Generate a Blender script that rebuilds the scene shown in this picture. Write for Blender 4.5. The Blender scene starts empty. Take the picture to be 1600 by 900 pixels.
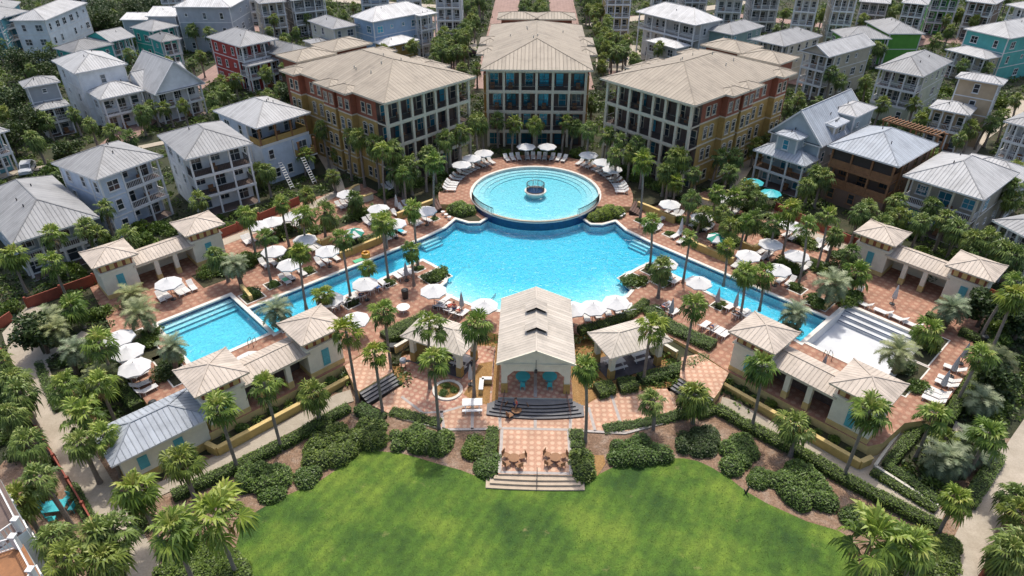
import bpy, math, random
from mathutils import Vector, Matrix
from mathutils.geometry import tessellate_polygon
R = math.radians
rnd = random.Random(7)
S = bpy.context.scene
COL = S.collection
# ------------------------------------------------------------------ camera
F_PX, PITCH, YAW, CAM_H = 1067.0, R(33.3), R(1.62), 46.0
CC = Vector((-0.85, 0, CAM_H))
FW = Vector((-math.sin(YAW)*math.cos(PITCH), math.cos(YAW)*math.cos(PITCH), -math.sin(PITCH)))
RT = Vector((math.cos(YAW), math.sin(YAW), 0)); UP = RT.cross(FW)
cd = bpy.data.cameras.new('camera'); cam = bpy.data.objects.new('camera', cd); COL.objects.link(cam)
cam.location = CC
cam.rotation_euler = Matrix((RT, UP, -FW)).transposed().to_euler()
cd.sensor_width = 36; cd.lens = F_PX/1600*36; cd.clip_end = 8000; cd.clip_start = .5
S.camera = cam
def G(px, py, z=0.0):
    d = FW*F_PX + RT*(px-800) + UP*(450-py)
    t = (z-CAM_H)/d.z
    q = CC + d*t
    return (q.x, q.y)
def proj(x, y, z):
    d = Vector((x, y, z))-CC; zc = max(d.dot(FW), .1)
    return 800+F_PX*d.dot(RT)/zc, 450-F_PX*d.dot(UP)/zc
def sst(a, b, t):
    t = max(0, min(1, (t-a)/(b-a))); return t*t*(3-2*t)
def gz(x, y): return 1.5*sst(42, 62, y)
def GG(px, py):
    z = 0.0
    for _ in range(12):
        x, y = G(px, py, z); z = gz(x, y)
    return (x, y, z)
# ------------------------------------------------------------------ materials
def new_mat(name):
    m = bpy.data.materials.new(name); m.use_nodes = True
    nt = m.node_tree
    return m, nt, nt.nodes['Principled BSDF']
def N(nt, t, **kw):
    n = nt.nodes.new(t)
    for k, v in kw.items():
        if k in n.inputs: n.inputs[k].default_value = v
        else: setattr(n, k, v)
    return n
def coords(nt, scale=1.0, rot=0.0, kind='Object'):
    tc = N(nt, 'ShaderNodeTexCoord'); mp = N(nt, 'ShaderNodeMapping')
    mp.inputs['Scale'].default_value = (scale, scale, scale) if not isinstance(scale, tuple) else scale
    mp.inputs['Rotation'].default_value = (0, 0, rot)
    nt.links.new(tc.outputs[kind], mp.inputs[0]); return mp.outputs[0]
def ramp(nt, fac, stops):
    r = N(nt, 'ShaderNodeValToRGB'); e = r.color_ramp.elements
    while len(e) < len(stops): e.new(.5)
    for el, (p, c) in zip(e, stops):
        el.position = p; el.color = (c[0], c[1], c[2], 1)
    nt.links.new(fac, r.inputs[0]); return r.outputs[0]
def mixc(nt, fac, a, b, mode='MIX'):
    m = N(nt, 'ShaderNodeMix', data_type='RGBA', blend_type=mode)
    for s, v in ((m.inputs[0], fac), (m.inputs[6], a), (m.inputs[7], b)):
        if hasattr(v, 'is_linked') or hasattr(v, 'links'): nt.links.new(v, s)
        elif isinstance(v, (int, float)): s.default_value = v
        else: s.default_value = (v[0], v[1], v[2], 1)
    return m.outputs[2]
def mul(c, k): return tuple(min(1, x*k) for x in c)
def M(name, col, rough=.75, var=.18, scale=1.5, bump=0.0, metal=0.0, fine=12.0):
    m, nt, b = new_mat(name)
    v = coords(nt)
    n1 = N(nt, 'ShaderNodeTexNoise', Scale=scale, Detail=5.0, Roughness=.65); nt.links.new(v, n1.inputs[0])
    n2 = N(nt, 'ShaderNodeTexNoise', Scale=fine, Detail=3.0); nt.links.new(v, n2.inputs[0])
    c1 = ramp(nt, n1.outputs[0], [(.3, mul(col, 1-var)), (.7, mul(col, 1+var))])
    c2 = ramp(nt, n2.outputs[0], [(.3, (1-var*.6,)*3), (.7, (1, 1, 1))])
    c = mixc(nt, 1.0, c1, c2, 'MULTIPLY')
    nt.links.new(c, b.inputs['Base Color']); b.inputs['Roughness'].default_value = rough; b.inputs['Metallic'].default_value = metal
    if bump:
        bp = N(nt, 'ShaderNodeBump', Strength=bump, Distance=.05); nt.links.new(n2.outputs[0], bp.inputs['Height']); nt.links.new(bp.outputs[0], b.inputs['Normal'])
    return m
def roof_mat(name, col, period=.45, rough=.6, metal=0.0, seam=.75):
    m, nt, b = new_mat(name)
    uv = N(nt, 'ShaderNodeUVMap'); sep = N(nt, 'ShaderNodeSeparateXYZ'); nt.links.new(uv.outputs[0], sep.inputs[0])
    md = N(nt, 'ShaderNodeMath', operation='MULTIPLY'); md.inputs[1].default_value = 1/period; nt.links.new(sep.outputs[0], md.inputs[0])
    fr = N(nt, 'ShaderNodeMath', operation='FRACT'); nt.links.new(md.outputs[0], fr.inputs[0])
    fl = N(nt, 'ShaderNodeMath', operation='FLOOR'); nt.links.new(md.outputs[0], fl.inputs[0])
    wn = N(nt, 'ShaderNodeTexWhiteNoise', noise_dimensions='1D'); nt.links.new(fl.outputs[0], wn.inputs['W'])
    rib = ramp(nt, fr.outputs[0], [(0, (0, 0, 0)), (.07, (1, 1, 1)), (.16, (1, 1, 1)), (.24, (0, 0, 0))])
    v = coords(nt)
    n1 = N(nt, 'ShaderNodeTexNoise', Scale=.35, Detail=6.0, Roughness=.7); nt.links.new(v, n1.inputs[0])
    base = ramp(nt, n1.outputs[0], [(.25, mul(col, .68)), (.5, col), (.8, mul(col, 1.12))])
    sv = N(nt, 'ShaderNodeMapping'); sv.inputs['Scale'].default_value = (2.6, .22, 1); nt.links.new(uv.outputs[0], sv.inputs[0]); sn = N(nt, 'ShaderNodeTexNoise', Scale=1.0, Detail=4.0, Roughness=.7); nt.links.new(sv.outputs[0], sn.inputs[0]); base = mixc(nt, 1.0, base, ramp(nt, sn.outputs[0], [(.34, (.87, .865, .855)), (.56, (1, 1, 1))]), 'MULTIPLY')
    pan = ramp(nt, wn.outputs[0], [(0, (.86,)*3), (1, (1, 1, 1))])
    base = mixc(nt, 1.0, base, pan, 'MULTIPLY')
    edge = ramp(nt, fr.outputs[0], [(0, (.42,)*3), (.12, (.46,)*3), (.2, (1.0,)*3), (.3, (1, 1, 1))])
    base = mixc(nt, seam, base, edge, 'MULTIPLY')
    nt.links.new(base, b.inputs['Base Color']); b.inputs['Roughness'].default_value = rough; b.inputs['Metallic'].default_value = metal; b.inputs['Specular IOR Level'].default_value = .3
    bp = N(nt, 'ShaderNodeBump', Strength=.8, Distance=.05); nt.links.new(rib, bp.inputs['Height']); nt.links.new(bp.outputs[0], b.inputs['Normal'])
    return m
def siding_mat(name, col, period=.22):
    m, nt, b = new_mat(name)
    v = coords(nt); sep = N(nt, 'ShaderNodeSeparateXYZ'); nt.links.new(v, sep.inputs[0])
    md = N(nt, 'ShaderNodeMath', operation='MULTIPLY'); md.inputs[1].default_value = 1/period; nt.links.new(sep.outputs[2], md.inputs[0])
    fr = N(nt, 'ShaderNodeMath', operation='FRACT'); nt.links.new(md.outputs[0], fr.inputs[0])
    n1 = N(nt, 'ShaderNodeTexNoise', Scale=.8, Detail=5.0); nt.links.new(v, n1.inputs[0])
    base = ramp(nt, n1.outputs[0], [(.3, mul(col, .84)), (.7, mul(col, 1.05))])
    ln = ramp(nt, fr.outputs[0], [(0, (.8,)*3), (.15, (1, 1, 1))])
    base = mixc(nt, 1.0, base, ln, 'MULTIPLY')
    nt.links.new(base, b.inputs['Base Color']); b.inputs['Roughness'].default_value = .7
    bp = N(nt, 'ShaderNodeBump', Strength=.5, Distance=.03); nt.links.new(fr.outputs[0], bp.inputs['Height']); nt.links.new(bp.outputs[0], b.inputs['Normal'])
    return m
def tile_mat(name, base, light, cell=.62, rot=0.0, dot=.34, var=.2):
    """square pavers with a paler round tile in the middle of each"""
    m, nt, b = new_mat(name)
    v = coords(nt, 1/cell, rot)
    vf = N(nt, 'ShaderNodeVectorMath', operation='FRACTION'); nt.links.new(v, vf.inputs[0])
    sb = N(nt, 'ShaderNodeVectorMath', operation='SUBTRACT'); sb.inputs[1].default_value = (.5, .5, 0); nt.links.new(vf.outputs[0], sb.inputs[0])
    mz = N(nt, 'ShaderNodeVectorMath', operation='MULTIPLY'); mz.inputs[1].default_value = (1, 1, 0); nt.links.new(sb.outputs[0], mz.inputs[0])
    ln = N(nt, 'ShaderNodeVectorMath', operation='LENGTH'); nt.links.new(mz.outputs[0], ln.inputs[0])
    vl = N(nt, 'ShaderNodeVectorMath', operation='FLOOR'); nt.links.new(v, vl.inputs[0])
    wn = N(nt, 'ShaderNodeTexWhiteNoise', noise_dimensions='2D'); nt.links.new(vl.outputs[0], wn.inputs[0])
    f = ramp(nt, ln.outputs[1], [(dot-.08, (1, 1, 1)), (dot+.04, (0, 0, 0))])
    vv = coords(nt)
    n1 = N(nt, 'ShaderNodeTexNoise', Scale=.5, Detail=6.0, Roughness=.7); nt.links.new(vv, n1.inputs[0])
    bk = N(nt, 'ShaderNodeTexBrick', Scale=4.5); nt.links.new(v, bk.inputs[0])
    bk.inputs['Color1'].default_value = (*mul(base, .82), 1); bk.inputs['Color2'].default_value = (*mul(base, 1.18), 1); bk.inputs['Mortar'].default_value = (*mul(base, .7), 1); bk.inputs['Mortar Size'].default_value = .012
    c = mixc(nt, f, bk.outputs[0], light)
    k = ramp(nt, wn.outputs[0], [(0, (1-var,)*3), (1, (1, 1, 1))])
    c = mixc(nt, 1.0, c, k, 'MULTIPLY')
    k2 = ramp(nt, n1.outputs[0], [(.3, (.72, .7, .68)), (.62, (1, 1, 1))])
    c = mixc(nt, 1.0, c, k2, 'MULTIPLY')
    nt.links.new(c, b.inputs['Base Color']); b.inputs['Roughness'].default_value = .8
    return m
def ground_mat(name, stops, scale=.35, fine=9.0, bump=.6, finevar=(.6, 1.15)):
    m, nt, b = new_mat(name)
    v = coords(nt)
    n1 = N(nt, 'ShaderNodeTexNoise', Scale=scale, Detail=8.0, Roughness=.7); nt.links.new(v, n1.inputs[0])
    n2 = N(nt, 'ShaderNodeTexNoise', Scale=fine, Detail=4.0, Roughness=.8); nt.links.new(v, n2.inputs[0])
    c = ramp(nt, n1.outputs[0], stops)
    k = ramp(nt, n2.outputs[0], [(.3, (finevar[0],)*3), (.7, (finevar[1],)*3)])
    c = mixc(nt, 1.0, c, k, 'MULTIPLY')
    nt.links.new(c, b.inputs['Base Color']); b.inputs['Roughness'].default_value = .95
    bp = N(nt, 'ShaderNodeBump', Strength=bump, Distance=.08); nt.links.new(n2.outputs[0], bp.inputs['Height']); nt.links.new(bp.outputs[0], b.inputs['Normal'])
    return m
def leaf_mat(name, cols, transl=.25, rough=.5):
    m, nt, b = new_mat(name)
    at = N(nt, 'ShaderNodeAttribute', attribute_name='tint')
    oi = N(nt, 'ShaderNodeObjectInfo')
    c = ramp(nt, at.outputs['Fac'], [(i/(len(cols)-1), cc) for i, cc in enumerate(cols)])
    k = ramp(nt, oi.outputs['Random'], [(0, (.66, .76, .74)), (.5, (1, 1, 1)), (1, (1.0, .93, .62))])
    c = mixc(nt, 1.0, c, k, 'MULTIPLY')
    nt.links.new(c, b.inputs['Base Color']); b.inputs['Roughness'].default_value = rough
    tr = N(nt, 'ShaderNodeBsdfTranslucent'); nt.links.new(c, tr.inputs[0])
    mx = N(nt, 'ShaderNodeMixShader'); mx.inputs[0].default_value = transl
    nt.links.new(b.outputs[0], mx.inputs[1]); nt.links.new(tr.outputs[0], mx.inputs[2])
    nt.links.new(mx.outputs[0], nt.nodes['Material Output'].inputs[0])
    return m
def glass_mat(name, col, rough=.08):
    m, nt, b = new_mat(name)
    b.inputs['Base Color'].default_value = (*col, 1); b.inputs['Roughness'].default_value = rough; b.inputs['Specular IOR Level'].default_value = .8
    oi = N(nt, 'ShaderNodeObjectInfo')
    c = ramp(nt, oi.outputs['Random'], [(0, mul(col, .5)), (.7, col), (1, mul(col, 2.2))])
    nt.links.new(c, b.inputs['Base Color'])
    return m
MT = {}
MT['roof_tan'] = roof_mat('roof_tan', (.365, .315, .25), .62, seam=.5)
MT['roof_hut'] = roof_mat('roof_hut', (.55, .475, .40), .40, seam=.2)
MT['roof_pav'] = roof_mat('roof_pav', (.57, .515, .445), .40, seam=.2)
MT['roof_grey'] = roof_mat('roof_grey', (.33, .335, .34), .46, seam=.5)
MT['roof_dark'] = roof_mat('roof_dark', (.22, .225, .23), .46, seam=.5)
MT['roof_light'] = roof_mat('roof_light', (.46, .465, .47), .46, seam=.5)
MT['roof_white'] = roof_mat('roof_white', (.66, .66, .655), .46, seam=.5)
MT['roof_blue'] = roof_mat('roof_blue', (.40, .44, .49), .46, seam=.5)
MT['cream'] = M('cream_stucco', (.72, .69, .56), .85, .08)
MT['yellow'] = M('yellow_stucco', (.50, .36, .12), .85, .15)
MT['pale_yellow'] = M('pale_yellow_stucco', (.60, .45, .19), .85, .12)
MT['mustard'] = M('mustard_stucco', (.40, .265, .085), .85, .15)
MT['brick_red'] = M('red_stucco', (.28, .095, .055), .85, .15)
MT['red_wood'] = M('red_wood', (.26, .062, .036), .7, .2)
MT['stone'] = M('pale_stone', (.58, .55, .47), .85, .12)
MT['greige'] = M('greige_trim', (.56, .50, .39), .8, .08)
MT['white'] = M('white_paint', (.68, .68, .67), .6, .05)
MT['white_dirty'] = M('white_plaster', (.58, .60, .62), .75, .12, .4)
MT['concrete'] = ground_mat('concrete', [(.3, (.33, .285, .22)), (.7, (.46, .405, .33))], .5, 8, .15, (.85, 1.08))
MT['curb'] = M('coping_stone', (.66, .63, .57), .8, .12)
MT['grey_step'] = M('grey_step', (.17, .17, .175), .8, .15)
MT['step_stone'] = M('step_stone', (.45, .365, .275), .85, .15)
MT['band'] = M('grey_band', (.40, .365, .34), .85, .15)
MT['dark_metal'] = M('dark_metal', (.03, .03, .032), .45, .1)
MT['brown_metal'] = M('brown_metal', (.10, .05, .04), .5, .1)
MT['turquoise'] = M('turquoise_paint', (.04, .42, .46), .5, .1)
MT['teal_shutter'] = M('teal_shutter', (.09, .37, .42), .6, .12)
MT['canvas'] = M('white_canvas', (.57, .57, .565), .85, .06, 2)
MT['grey_canvas'] = M('grey_canvas', (.42, .43, .45), .85, .1)
MT['green_canvas'] = M('green_canvas', (.02, .22, .16), .85, .1)
MT['sling'] = M('white_sling', (.62, .61, .59), .75, .06, 3)
MT['wood'] = M('brown_wood', (.26, .13, .06), .7, .2)
MT['deck_wood'] = M('orange_deck_wood', (.26, .115, .045), .7, .2)
MT['plastic_black'] = M('black_plastic', (.02, .025, .025), .45, .1)
MT['tyre'] = M('rubber', (.015, .015, .015), .8, .1)
MT['orange'] = M('orange_vinyl', (.62, .30, .04), .4, .1)
MT['mat_green'] = M('green_foam', (.08, .42, .22), .6, .1)
MT['towel_blue'] = M('blue_towel', (.05, .16, .45), .95, .1)
MT['towel_teal'] = M('teal_towel', (.04, .40, .50), .95, .1)
MT['skin'] = M('skin', (.48, .27, .18), .6, .05)
MT['cloth_red'] = M('red_cloth', (.55, .09, .06), .9, .1)
MT['cloth_navy'] = M('navy_cloth', (.03, .05, .14), .9, .1)
MT['cloth_white'] = M('white_cloth', (.72, .72, .72), .9, .1)
MT['hair'] = M('dark_hair', (.03, .02, .015), .7, .1)
MT['glass'] = glass_mat('window_glass', (.045, .06, .07))
MT['glass_teal'] = glass_mat('window_glass_teal', (.04, .20, .27))
MT['screen'] = M('dark_screen', (.035, .03, .03), .6, .2)
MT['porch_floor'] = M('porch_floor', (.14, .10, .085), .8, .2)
MT['tile_blue'] = M('navy_tile', (.012, .05, .14), .25, .3, 2, fine=30)
MT['deck_tile'] = tile_mat('terracotta_deck', (.37, .185, .12), (.45, .275, .185), .8, R(45), .30, .22)
MT['terrace_tile'] = tile_mat('terrace_tile', (.53, .305, .205), (.64, .44, .31), .62, 0, .34, .14)
MT['plaza_tile'] = tile_mat('plaza_tile', (.47, .24, .17), (.58, .40, .29), .62, R(25), .33, .16)
MT['road'] = tile_mat('brick_road', (.31, .20, .165), (.34, .22, .185), 1.0, 0, .3, .1)
MT['town'] = ground_mat('town_ground', [(.25, (.02, .03, .011)), (.52, (.04, .046, .019)), (.75, (.115, .08, .05))], .3, 5, .8)
MT['mulch'] = ground_mat('pine_mulch', [(.25, (.17, .095, .055)), (.5, (.27, .175, .115)), (.72, (.38, .30, .235))], .9, 6, .9, (.42, 1.35))
MT['straw'] = ground_mat('pine_straw', [(.25, (.25, .13, .045)), (.55, (.36, .21, .08)), (.8, (.42, .28, .13))], .8, 8, .8, (.6, 1.15))
MT['bed'] = ground_mat('planting_bed', [(.3, (.025, .033, .012)), (.6, (.06, .055, .025)), (.8, (.12, .08, .045))], .6, 7, .8)
MT['dirt_bed'] = ground_mat('garden_soil', [(.3, (.12, .075, .05)), (.7, (.20, .14, .105))], .6, 7, .6)
MT['hedge'] = leaf_mat('hedge_leaf', [(.036, .066, .012), (.098, .168, .028), (.20, .29, .05)], .22)
MT['shrub'] = leaf_mat('shrub_leaf', [(.036, .064, .013), (.10, .165, .028), (.215, .29, .055)], .25)
MT['bright_shrub'] = leaf_mat('bright_shrub_leaf', [(.06, .11, .012), (.17, .27, .03), (.33, .42, .06)], .28)
MT['dark_leaf'] = leaf_mat('dark_tree_leaf', [(.018, .036, .010), (.045, .08, .020), (.09, .14, .034)], .18)
MT['fan'] = leaf_mat('fan_palm_leaf', [(.045, .082, .016), (.13, .21, .03), (.29, .385, .065), (.44, .42, .13)], .3)
MT['sabal'] = leaf_mat('cabbage_palm_leaf', [(.038, .068, .017), (.11, .172, .036), (.245, .32, .075), (.36, .36, .13)], .25)
MT['pindo'] = leaf_mat('grey_palm_leaf', [(.065, .098, .05), (.14, .185, .095), (.25, .30, .165), (.34, .375, .23)], .22)
MT['dead'] = leaf_mat('dead_palm_leaf', [(.14, .085, .03), (.30, .21, .085), (.40, .30, .14)], .15)
MT['grass_blade'] = leaf_mat('grass_blade', [(.06, .13, .012), (.095, .175, .015), (.16, .24, .028)], .3)
MT['trunk'] = M('palm_trunk', (.23, .195, .165), .9, .25, 3, .8)
MT['trunk_dark'] = M('rough_palm_trunk', (.13, .095, .07), .9, .3, 4, .8)
MT['car_paint_silver'] = M('silver_paint', (.45, .47, .5), .25, .03)
MT['car_paint_white'] = M('white_car_paint', (.75, .75, .76), .25, .03)
MT['car_paint_blue'] = M('blue_paint', (.03, .08, .22), .25, .03)
MT['car_paint_dark'] = M('dark_paint', (.03, .03, .035), .25, .03)
_walls = {}
def wallm(col):
    if col not in _walls: _walls[col] = siding_mat('siding_%d' % len(_walls), col)
    return _walls[col]
def lawn_material():
    m, nt, b = new_mat('lawn_grass')
    v = coords(nt)
    n1 = N(nt, 'ShaderNodeTexNoise', Scale=.16, Detail=9.0, Roughness=.62); nt.links.new(v, n1.inputs[0])
    n2 = N(nt, 'ShaderNodeTexNoise', Scale=14.0, Detail=4.0, Roughness=.8); nt.links.new(v, n2.inputs[0])
    n3 = N(nt, 'ShaderNodeTexNoise', Scale=1.6, Detail=6.0, Roughness=.7); nt.links.new(v, n3.inputs[0])
    n4 = N(nt, 'ShaderNodeTexNoise', Scale=.45, Detail=7.0, Roughness=.75); nt.links.new(v, n4.inputs[0])
    c = ramp(nt, n1.outputs[0], [(.36, (.028, .082, .009)), (.49, (.074, .158, .014)), (.62, (.155, .24, .026))])
    k3 = ramp(nt, n3.outputs[0], [(.3, (.70,)*3), (.7, (1.12, 1.1, 1.02))])
    c = mixc(nt, 1.0, c, k3, 'MULTIPLY')
    k2 = ramp(nt, n2.outputs[0], [(.3, (.62,)*3), (.7, (1.2,)*3)])
    c = mixc(nt, 1.0, c, k2, 'MULTIPLY')
    wv = N(nt, 'ShaderNodeTexWave', Scale=.28, Distortion=2.5, Detail=2.0); wv.inputs['Detail Scale'].default_value = .6; nt.links.new(coords(nt, 1.0, R(28)), wv.inputs[0])
    kw = ramp(nt, wv.outputs[0], [(.2, (.90,)*3), (.8, (1.07, 1.06, 1.02))]); c = mixc(nt, 1.0, c, kw, 'MULTIPLY')
    f = ramp(nt, n4.outputs[0], [(.62, (0, 0, 0)), (.78, (.9,)*3)])
    c = mixc(nt, f, c, (.30, .25, .11))
    nt.links.new(c, b.inputs['Base Color']); b.inputs['Roughness'].default_value = .9
    bp = N(nt, 'ShaderNodeBump', Strength=.8, Distance=.06); nt.links.new(n2.outputs[0], bp.inputs['Height']); nt.links.new(bp.outputs[0], b.inputs['Normal'])
    return m
MT['lawn'] = lawn_material()
def water_material(name, dens, absorb, bump=.25, scale=2.2):
    m, nt, b = new_mat(name); nt.nodes.remove(b)
    out = nt.nodes['Material Output']
    tr = N(nt, 'ShaderNodeBsdfTransparent'); gl = N(nt, 'ShaderNodeBsdfGlossy', Roughness=.12)
    v = coords(nt)
    n1 = N(nt, 'ShaderNodeTexNoise', Scale=scale, Detail=3.0, Roughness=.7, Distortion=.6); nt.links.new(v, n1.inputs[0])
    bp = N(nt, 'ShaderNodeBump', Strength=bump, Distance=.25); nt.links.new(n1.outputs[0], bp.inputs['Height'])
    fr = N(nt, 'ShaderNodeFresnel', IOR=1.33); nt.links.new(bp.outputs[0], fr.inputs['Normal']); nt.links.new(bp.outputs[0], gl.inputs['Normal'])
    geo = N(nt, 'ShaderNodeNewGeometry')
    inv = N(nt, 'ShaderNodeMath', operation='SUBTRACT'); inv.inputs[0].default_value = 1; nt.links.new(geo.outputs['Backfacing'], inv.inputs[1])
    ff = N(nt, 'ShaderNodeMath', operation='MULTIPLY'); nt.links.new(fr.outputs[0], ff.inputs[0]); nt.links.new(inv.outputs[0], ff.inputs[1])
    mx = N(nt, 'ShaderNodeMixShader'); nt.links.new(ff.outputs[0], mx.inputs[0]); nt.links.new(tr.outputs[0], mx.inputs[1]); nt.links.new(gl.outputs[0], mx.inputs[2])
    nt.links.new(mx.outputs[0], out.inputs[0])
    va = N(nt, 'ShaderNodeVolumeAbsorption'); va.inputs['Color'].default_value = (*absorb, 1); va.inputs['Density'].default_value = dens
    nt.links.new(va.outputs[0], out.inputs['Volume'])
    return m
MT['water'] = water_material('pool_water', .85, (.13, .845, .955), .7, 1.5)
MT['plaster'] = ground_mat('pool_plaster_sparkle', [(.3, (.56, .62, .62)), (.7, (.70, .74, .73))], 1.2, 3.6, .1, (.70, 1.20))  # plaster tone plus fine speckle that paints the water's sparkle into the colour
# ------------------------------------------------------------------ mesh builder
class MB:
    def __init__(s): s.v = []; s.f = []; s.m = []; s.mats = []; s.uv = []; s.t = []; s.has_uv = False
    def mi(s, mat):
        if mat not in s.mats: s.mats.append(mat)
        return s.mats.index(mat)
    def face(s, pts, mat, uv=None, tint=.5):
        i = len(s.v); s.v.extend(pts); s.f.append(tuple(range(i, i+len(pts)))); s.m.append(s.mi(mat))
        if uv: s.has_uv = True
        s.uv.append(uv); s.t.append(tint)
    def slope(s, pts, mat):
        """face with a uv map in metres: u along the eave, v up the slope"""
        p = [Vector(q) for q in pts]
        n = Vector((0, 0, 0))
        for a in range(len(p)):
            c, d = p[a], p[(a+1) % len(p)]; n += Vector(((c.y-d.y)*(c.z+d.z), (c.z-d.z)*(c.x+d.x), (c.x-d.x)*(c.y+d.y)))
        n.normalize()
        u = Vector((0, 0, 1)).cross(n)
        if u.length < 1e-4: u = Vector((1, 0, 0))
        u.normalize(); w = n.cross(u)
        s.face([tuple(q) for q in p], mat, [(q.dot(u), q.dot(w)) for q in p])
    def box(s, c, sz, mat, rz=0.0, top=None):
        cx, cy, cz = c; a, b, h = sz[0]/2, sz[1]/2, sz[2]/2; co, si = math.cos(rz), math.sin(rz)
        def P(x, y, z): return (cx+x*co-y*si, cy+x*si+y*co, cz+z)
        p = [P(-a, -b, -h), P(a, -b, -h), P(a, b, -h), P(-a, b, -h), P(-a, -b, h), P(a, -b, h), P(a, b, h), P(-a, b, h)]
        for k, q in enumerate(((3, 2, 1, 0), (4, 5, 6, 7), (0, 1, 5, 4), (1, 2, 6, 5), (2, 3, 7, 6), (3, 0, 4, 7))):
            s.face([p[i] for i in q], top if (k == 1 and top) else mat)
    def bar(s, a, b, w, mat, h=None):
        """square bar from a to b"""
        a, b = Vector(a), Vector(b); d = (b-a)
        if d.length < 1e-5: return
        d.normalize(); u = d.cross(Vector((0, 0, 1)))
        if u.length < 1e-3: u = Vector((1, 0, 0))
        u.normalize(); v = u.cross(d); h = h or w
        o = [u*(-w/2)+v*(-h/2), u*(w/2)+v*(-h/2), u*(w/2)+v*(h/2), u*(-w/2)+v*(h/2)]
        A = [tuple(a+q) for q in o]; B = [tuple(b+q) for q in o]
        s.face(A, mat); s.face(B[::-1], mat)
        for i in range(4): j = (i+1) % 4; s.face([A[j], A[i], B[i], B[j]], mat)
    def tube(s, path, rad, mat, n=8, cap=True, tint=.5):
        rings = []
        for i, p in enumerate(path):
            p = Vector(p); d = Vector(path[min(i+1, len(path)-1)])-Vector(path[max(i-1, 0)]); d.normalize()
            u = d.cross(Vector((0, 1, 0.01))); u.normalize(); v = u.cross(d); r = rad[i] if isinstance(rad, (list, tuple)) else rad
            rings.append([tuple(p+(u*math.cos(2*math.pi*k/n)+v*math.sin(2*math.pi*k/n))*r) for k in range(n)])
        for a, b in zip(rings, rings[1:]):
            for k in range(n): j = (k+1) % n; s.face([a[j], a[k], b[k], b[j]], mat, tint=tint)
        if cap: s.face(rings[0], mat); s.face(rings[-1][::-1], mat)
    def lathe(s, prof, c, mat, n=16, mats=None):
        for i, ((r0, z0), (r1, z1)) in enumerate(zip(prof, prof[1:])):
            mm = mats[i] if mats else mat
            for k in range(n):
                a, b = 2*math.pi*k/n, 2*math.pi*(k+1)/n
                q = []
                for r, z, t in ((r0, z0, a), (r0, z0, b), (r1, z1, b), (r1, z1, a)):
                    p = (c[0]+r*math.cos(t), c[1]+r*math.sin(t), c[2]+z)
                    if not q or (Vector(p)-Vector(q[-1])).length > 1e-5: q.append(p)
                if len(q) > 2 and (Vector(q[0])-Vector(q[-1])).length < 1e-5: q.pop()
                if len(q) > 2: s.face(q, mm)
    def sheet(s, loops, z, mat):
        """flat polygon with holes; z a number or function"""
        zf = z if callable(z) else (lambda x, y: z)
        L = [[Vector((p[0], p[1], 0)) for p in lp] for lp in loops]; flat = [p for lp in L for p in lp]
        for t in tessellate_polygon(L):
            q = [flat[i] for i in t]
            if (q[1]-q[0]).cross(q[2]-q[0]).z < 0: q = q[::-1]
            s.face([(p.x, p.y, zf(p.x, p.y)) for p in q], mat)
    def skirt(s, loop, z0, z1, mat, inward=False):
        n = len(loop)
        for i in range(n):
            a, b = loop[i], loop[(i+1) % n]
            q = [(a[0], a[1], z0), (b[0], b[1], z0), (b[0], b[1], z1), (a[0], a[1], z1)]
            s.face(q[::-1] if inward else q, mat)
    def prism(s, loop, z0, z1, mat, top=None):
        s.sheet([loop], z1, top or mat)
        for t in tessellate_polygon([[Vector((p[0], p[1], 0)) for p in loop]]):
            q = [loop[i] for i in t]
            A = (q[1][0]-q[0][0])*(q[2][1]-q[0][1])-(q[1][1]-q[0][1])*(q[2][0]-q[0][0])
            if A > 0: q = q[::-1]
            s.face([(p[0], p[1], z0) for p in q], mat)
        if area(loop) < 0: loop = loop[::-1]
        s.skirt(loop, z0, z1, mat)
    def data(s, name, smooth=False, weld=False):
        me = bpy.data.meshes.new(name); me.from_pydata([tuple(p) for p in s.v], [], s.f)
        for m in s.mats: me.materials.append(m)
        me.polygons.foreach_set('material_index', s.m)
        if s.has_uv:
            ul = me.uv_layers.new(name='UVMap'); k = 0; buf = []
            for f, u in zip(s.f, s.uv):
                for j in range(len(f)): buf.extend(u[j] if u else (0, 0))
            ul.data.foreach_set('uv', buf)
        if len(set(s.t)) > 1:
            at = me.attributes.new('tint', 'FLOAT', 'FACE'); at.data.foreach_set('value', s.t)
        if weld:
            import bmesh
            bm = bmesh.new(); bm.from_mesh(me); bmesh.ops.remove_doubles(bm, verts=bm.verts, dist=1e-4); bm.to_mesh(me); bm.free()
        if smooth: me.polygons.foreach_set('use_smooth', [True]*len(me.polygons))
        me.update(); return me
    def obj(s, name, parent=None, loc=(0, 0, 0), rz=0, **kw):
        return put(name, s.data(name, **kw), parent, loc, rz)
def put(name, me, parent=None, loc=(0, 0, 0), rz=0):
    o = bpy.data.objects.new(name, me); COL.objects.link(o); o.location = loc; o.rotation_euler = (0, 0, rz)
    if parent: o.parent = parent
    return o
def area(lp): return sum(lp[i][0]*lp[(i+1) % len(lp)][1]-lp[(i+1) % len(lp)][0]*lp[i][1] for i in range(len(lp)))/2
def offset(lp, d):
    """closed loop pushed outwards by d"""
    n = len(lp); sg = 1 if area(lp) > 0 else -1; out = []
    for i in range(n):
        p0, p1, p2 = Vector(lp[i-1][:2]), Vector(lp[i][:2]), Vector(lp[(i+1) % n][:2])
        e1, e2 = (p1-p0).normalized(), (p2-p1).normalized()
        n1, n2 = Vector((e1.y, -e1.x))*sg, Vector((e2.y, -e2.x))*sg
        b = n1+n2
        b = b/max(b.length_squared, .35)*2
        out.append((p1.x+b.x*d, p1.y+b.y*d))
    return out
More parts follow.
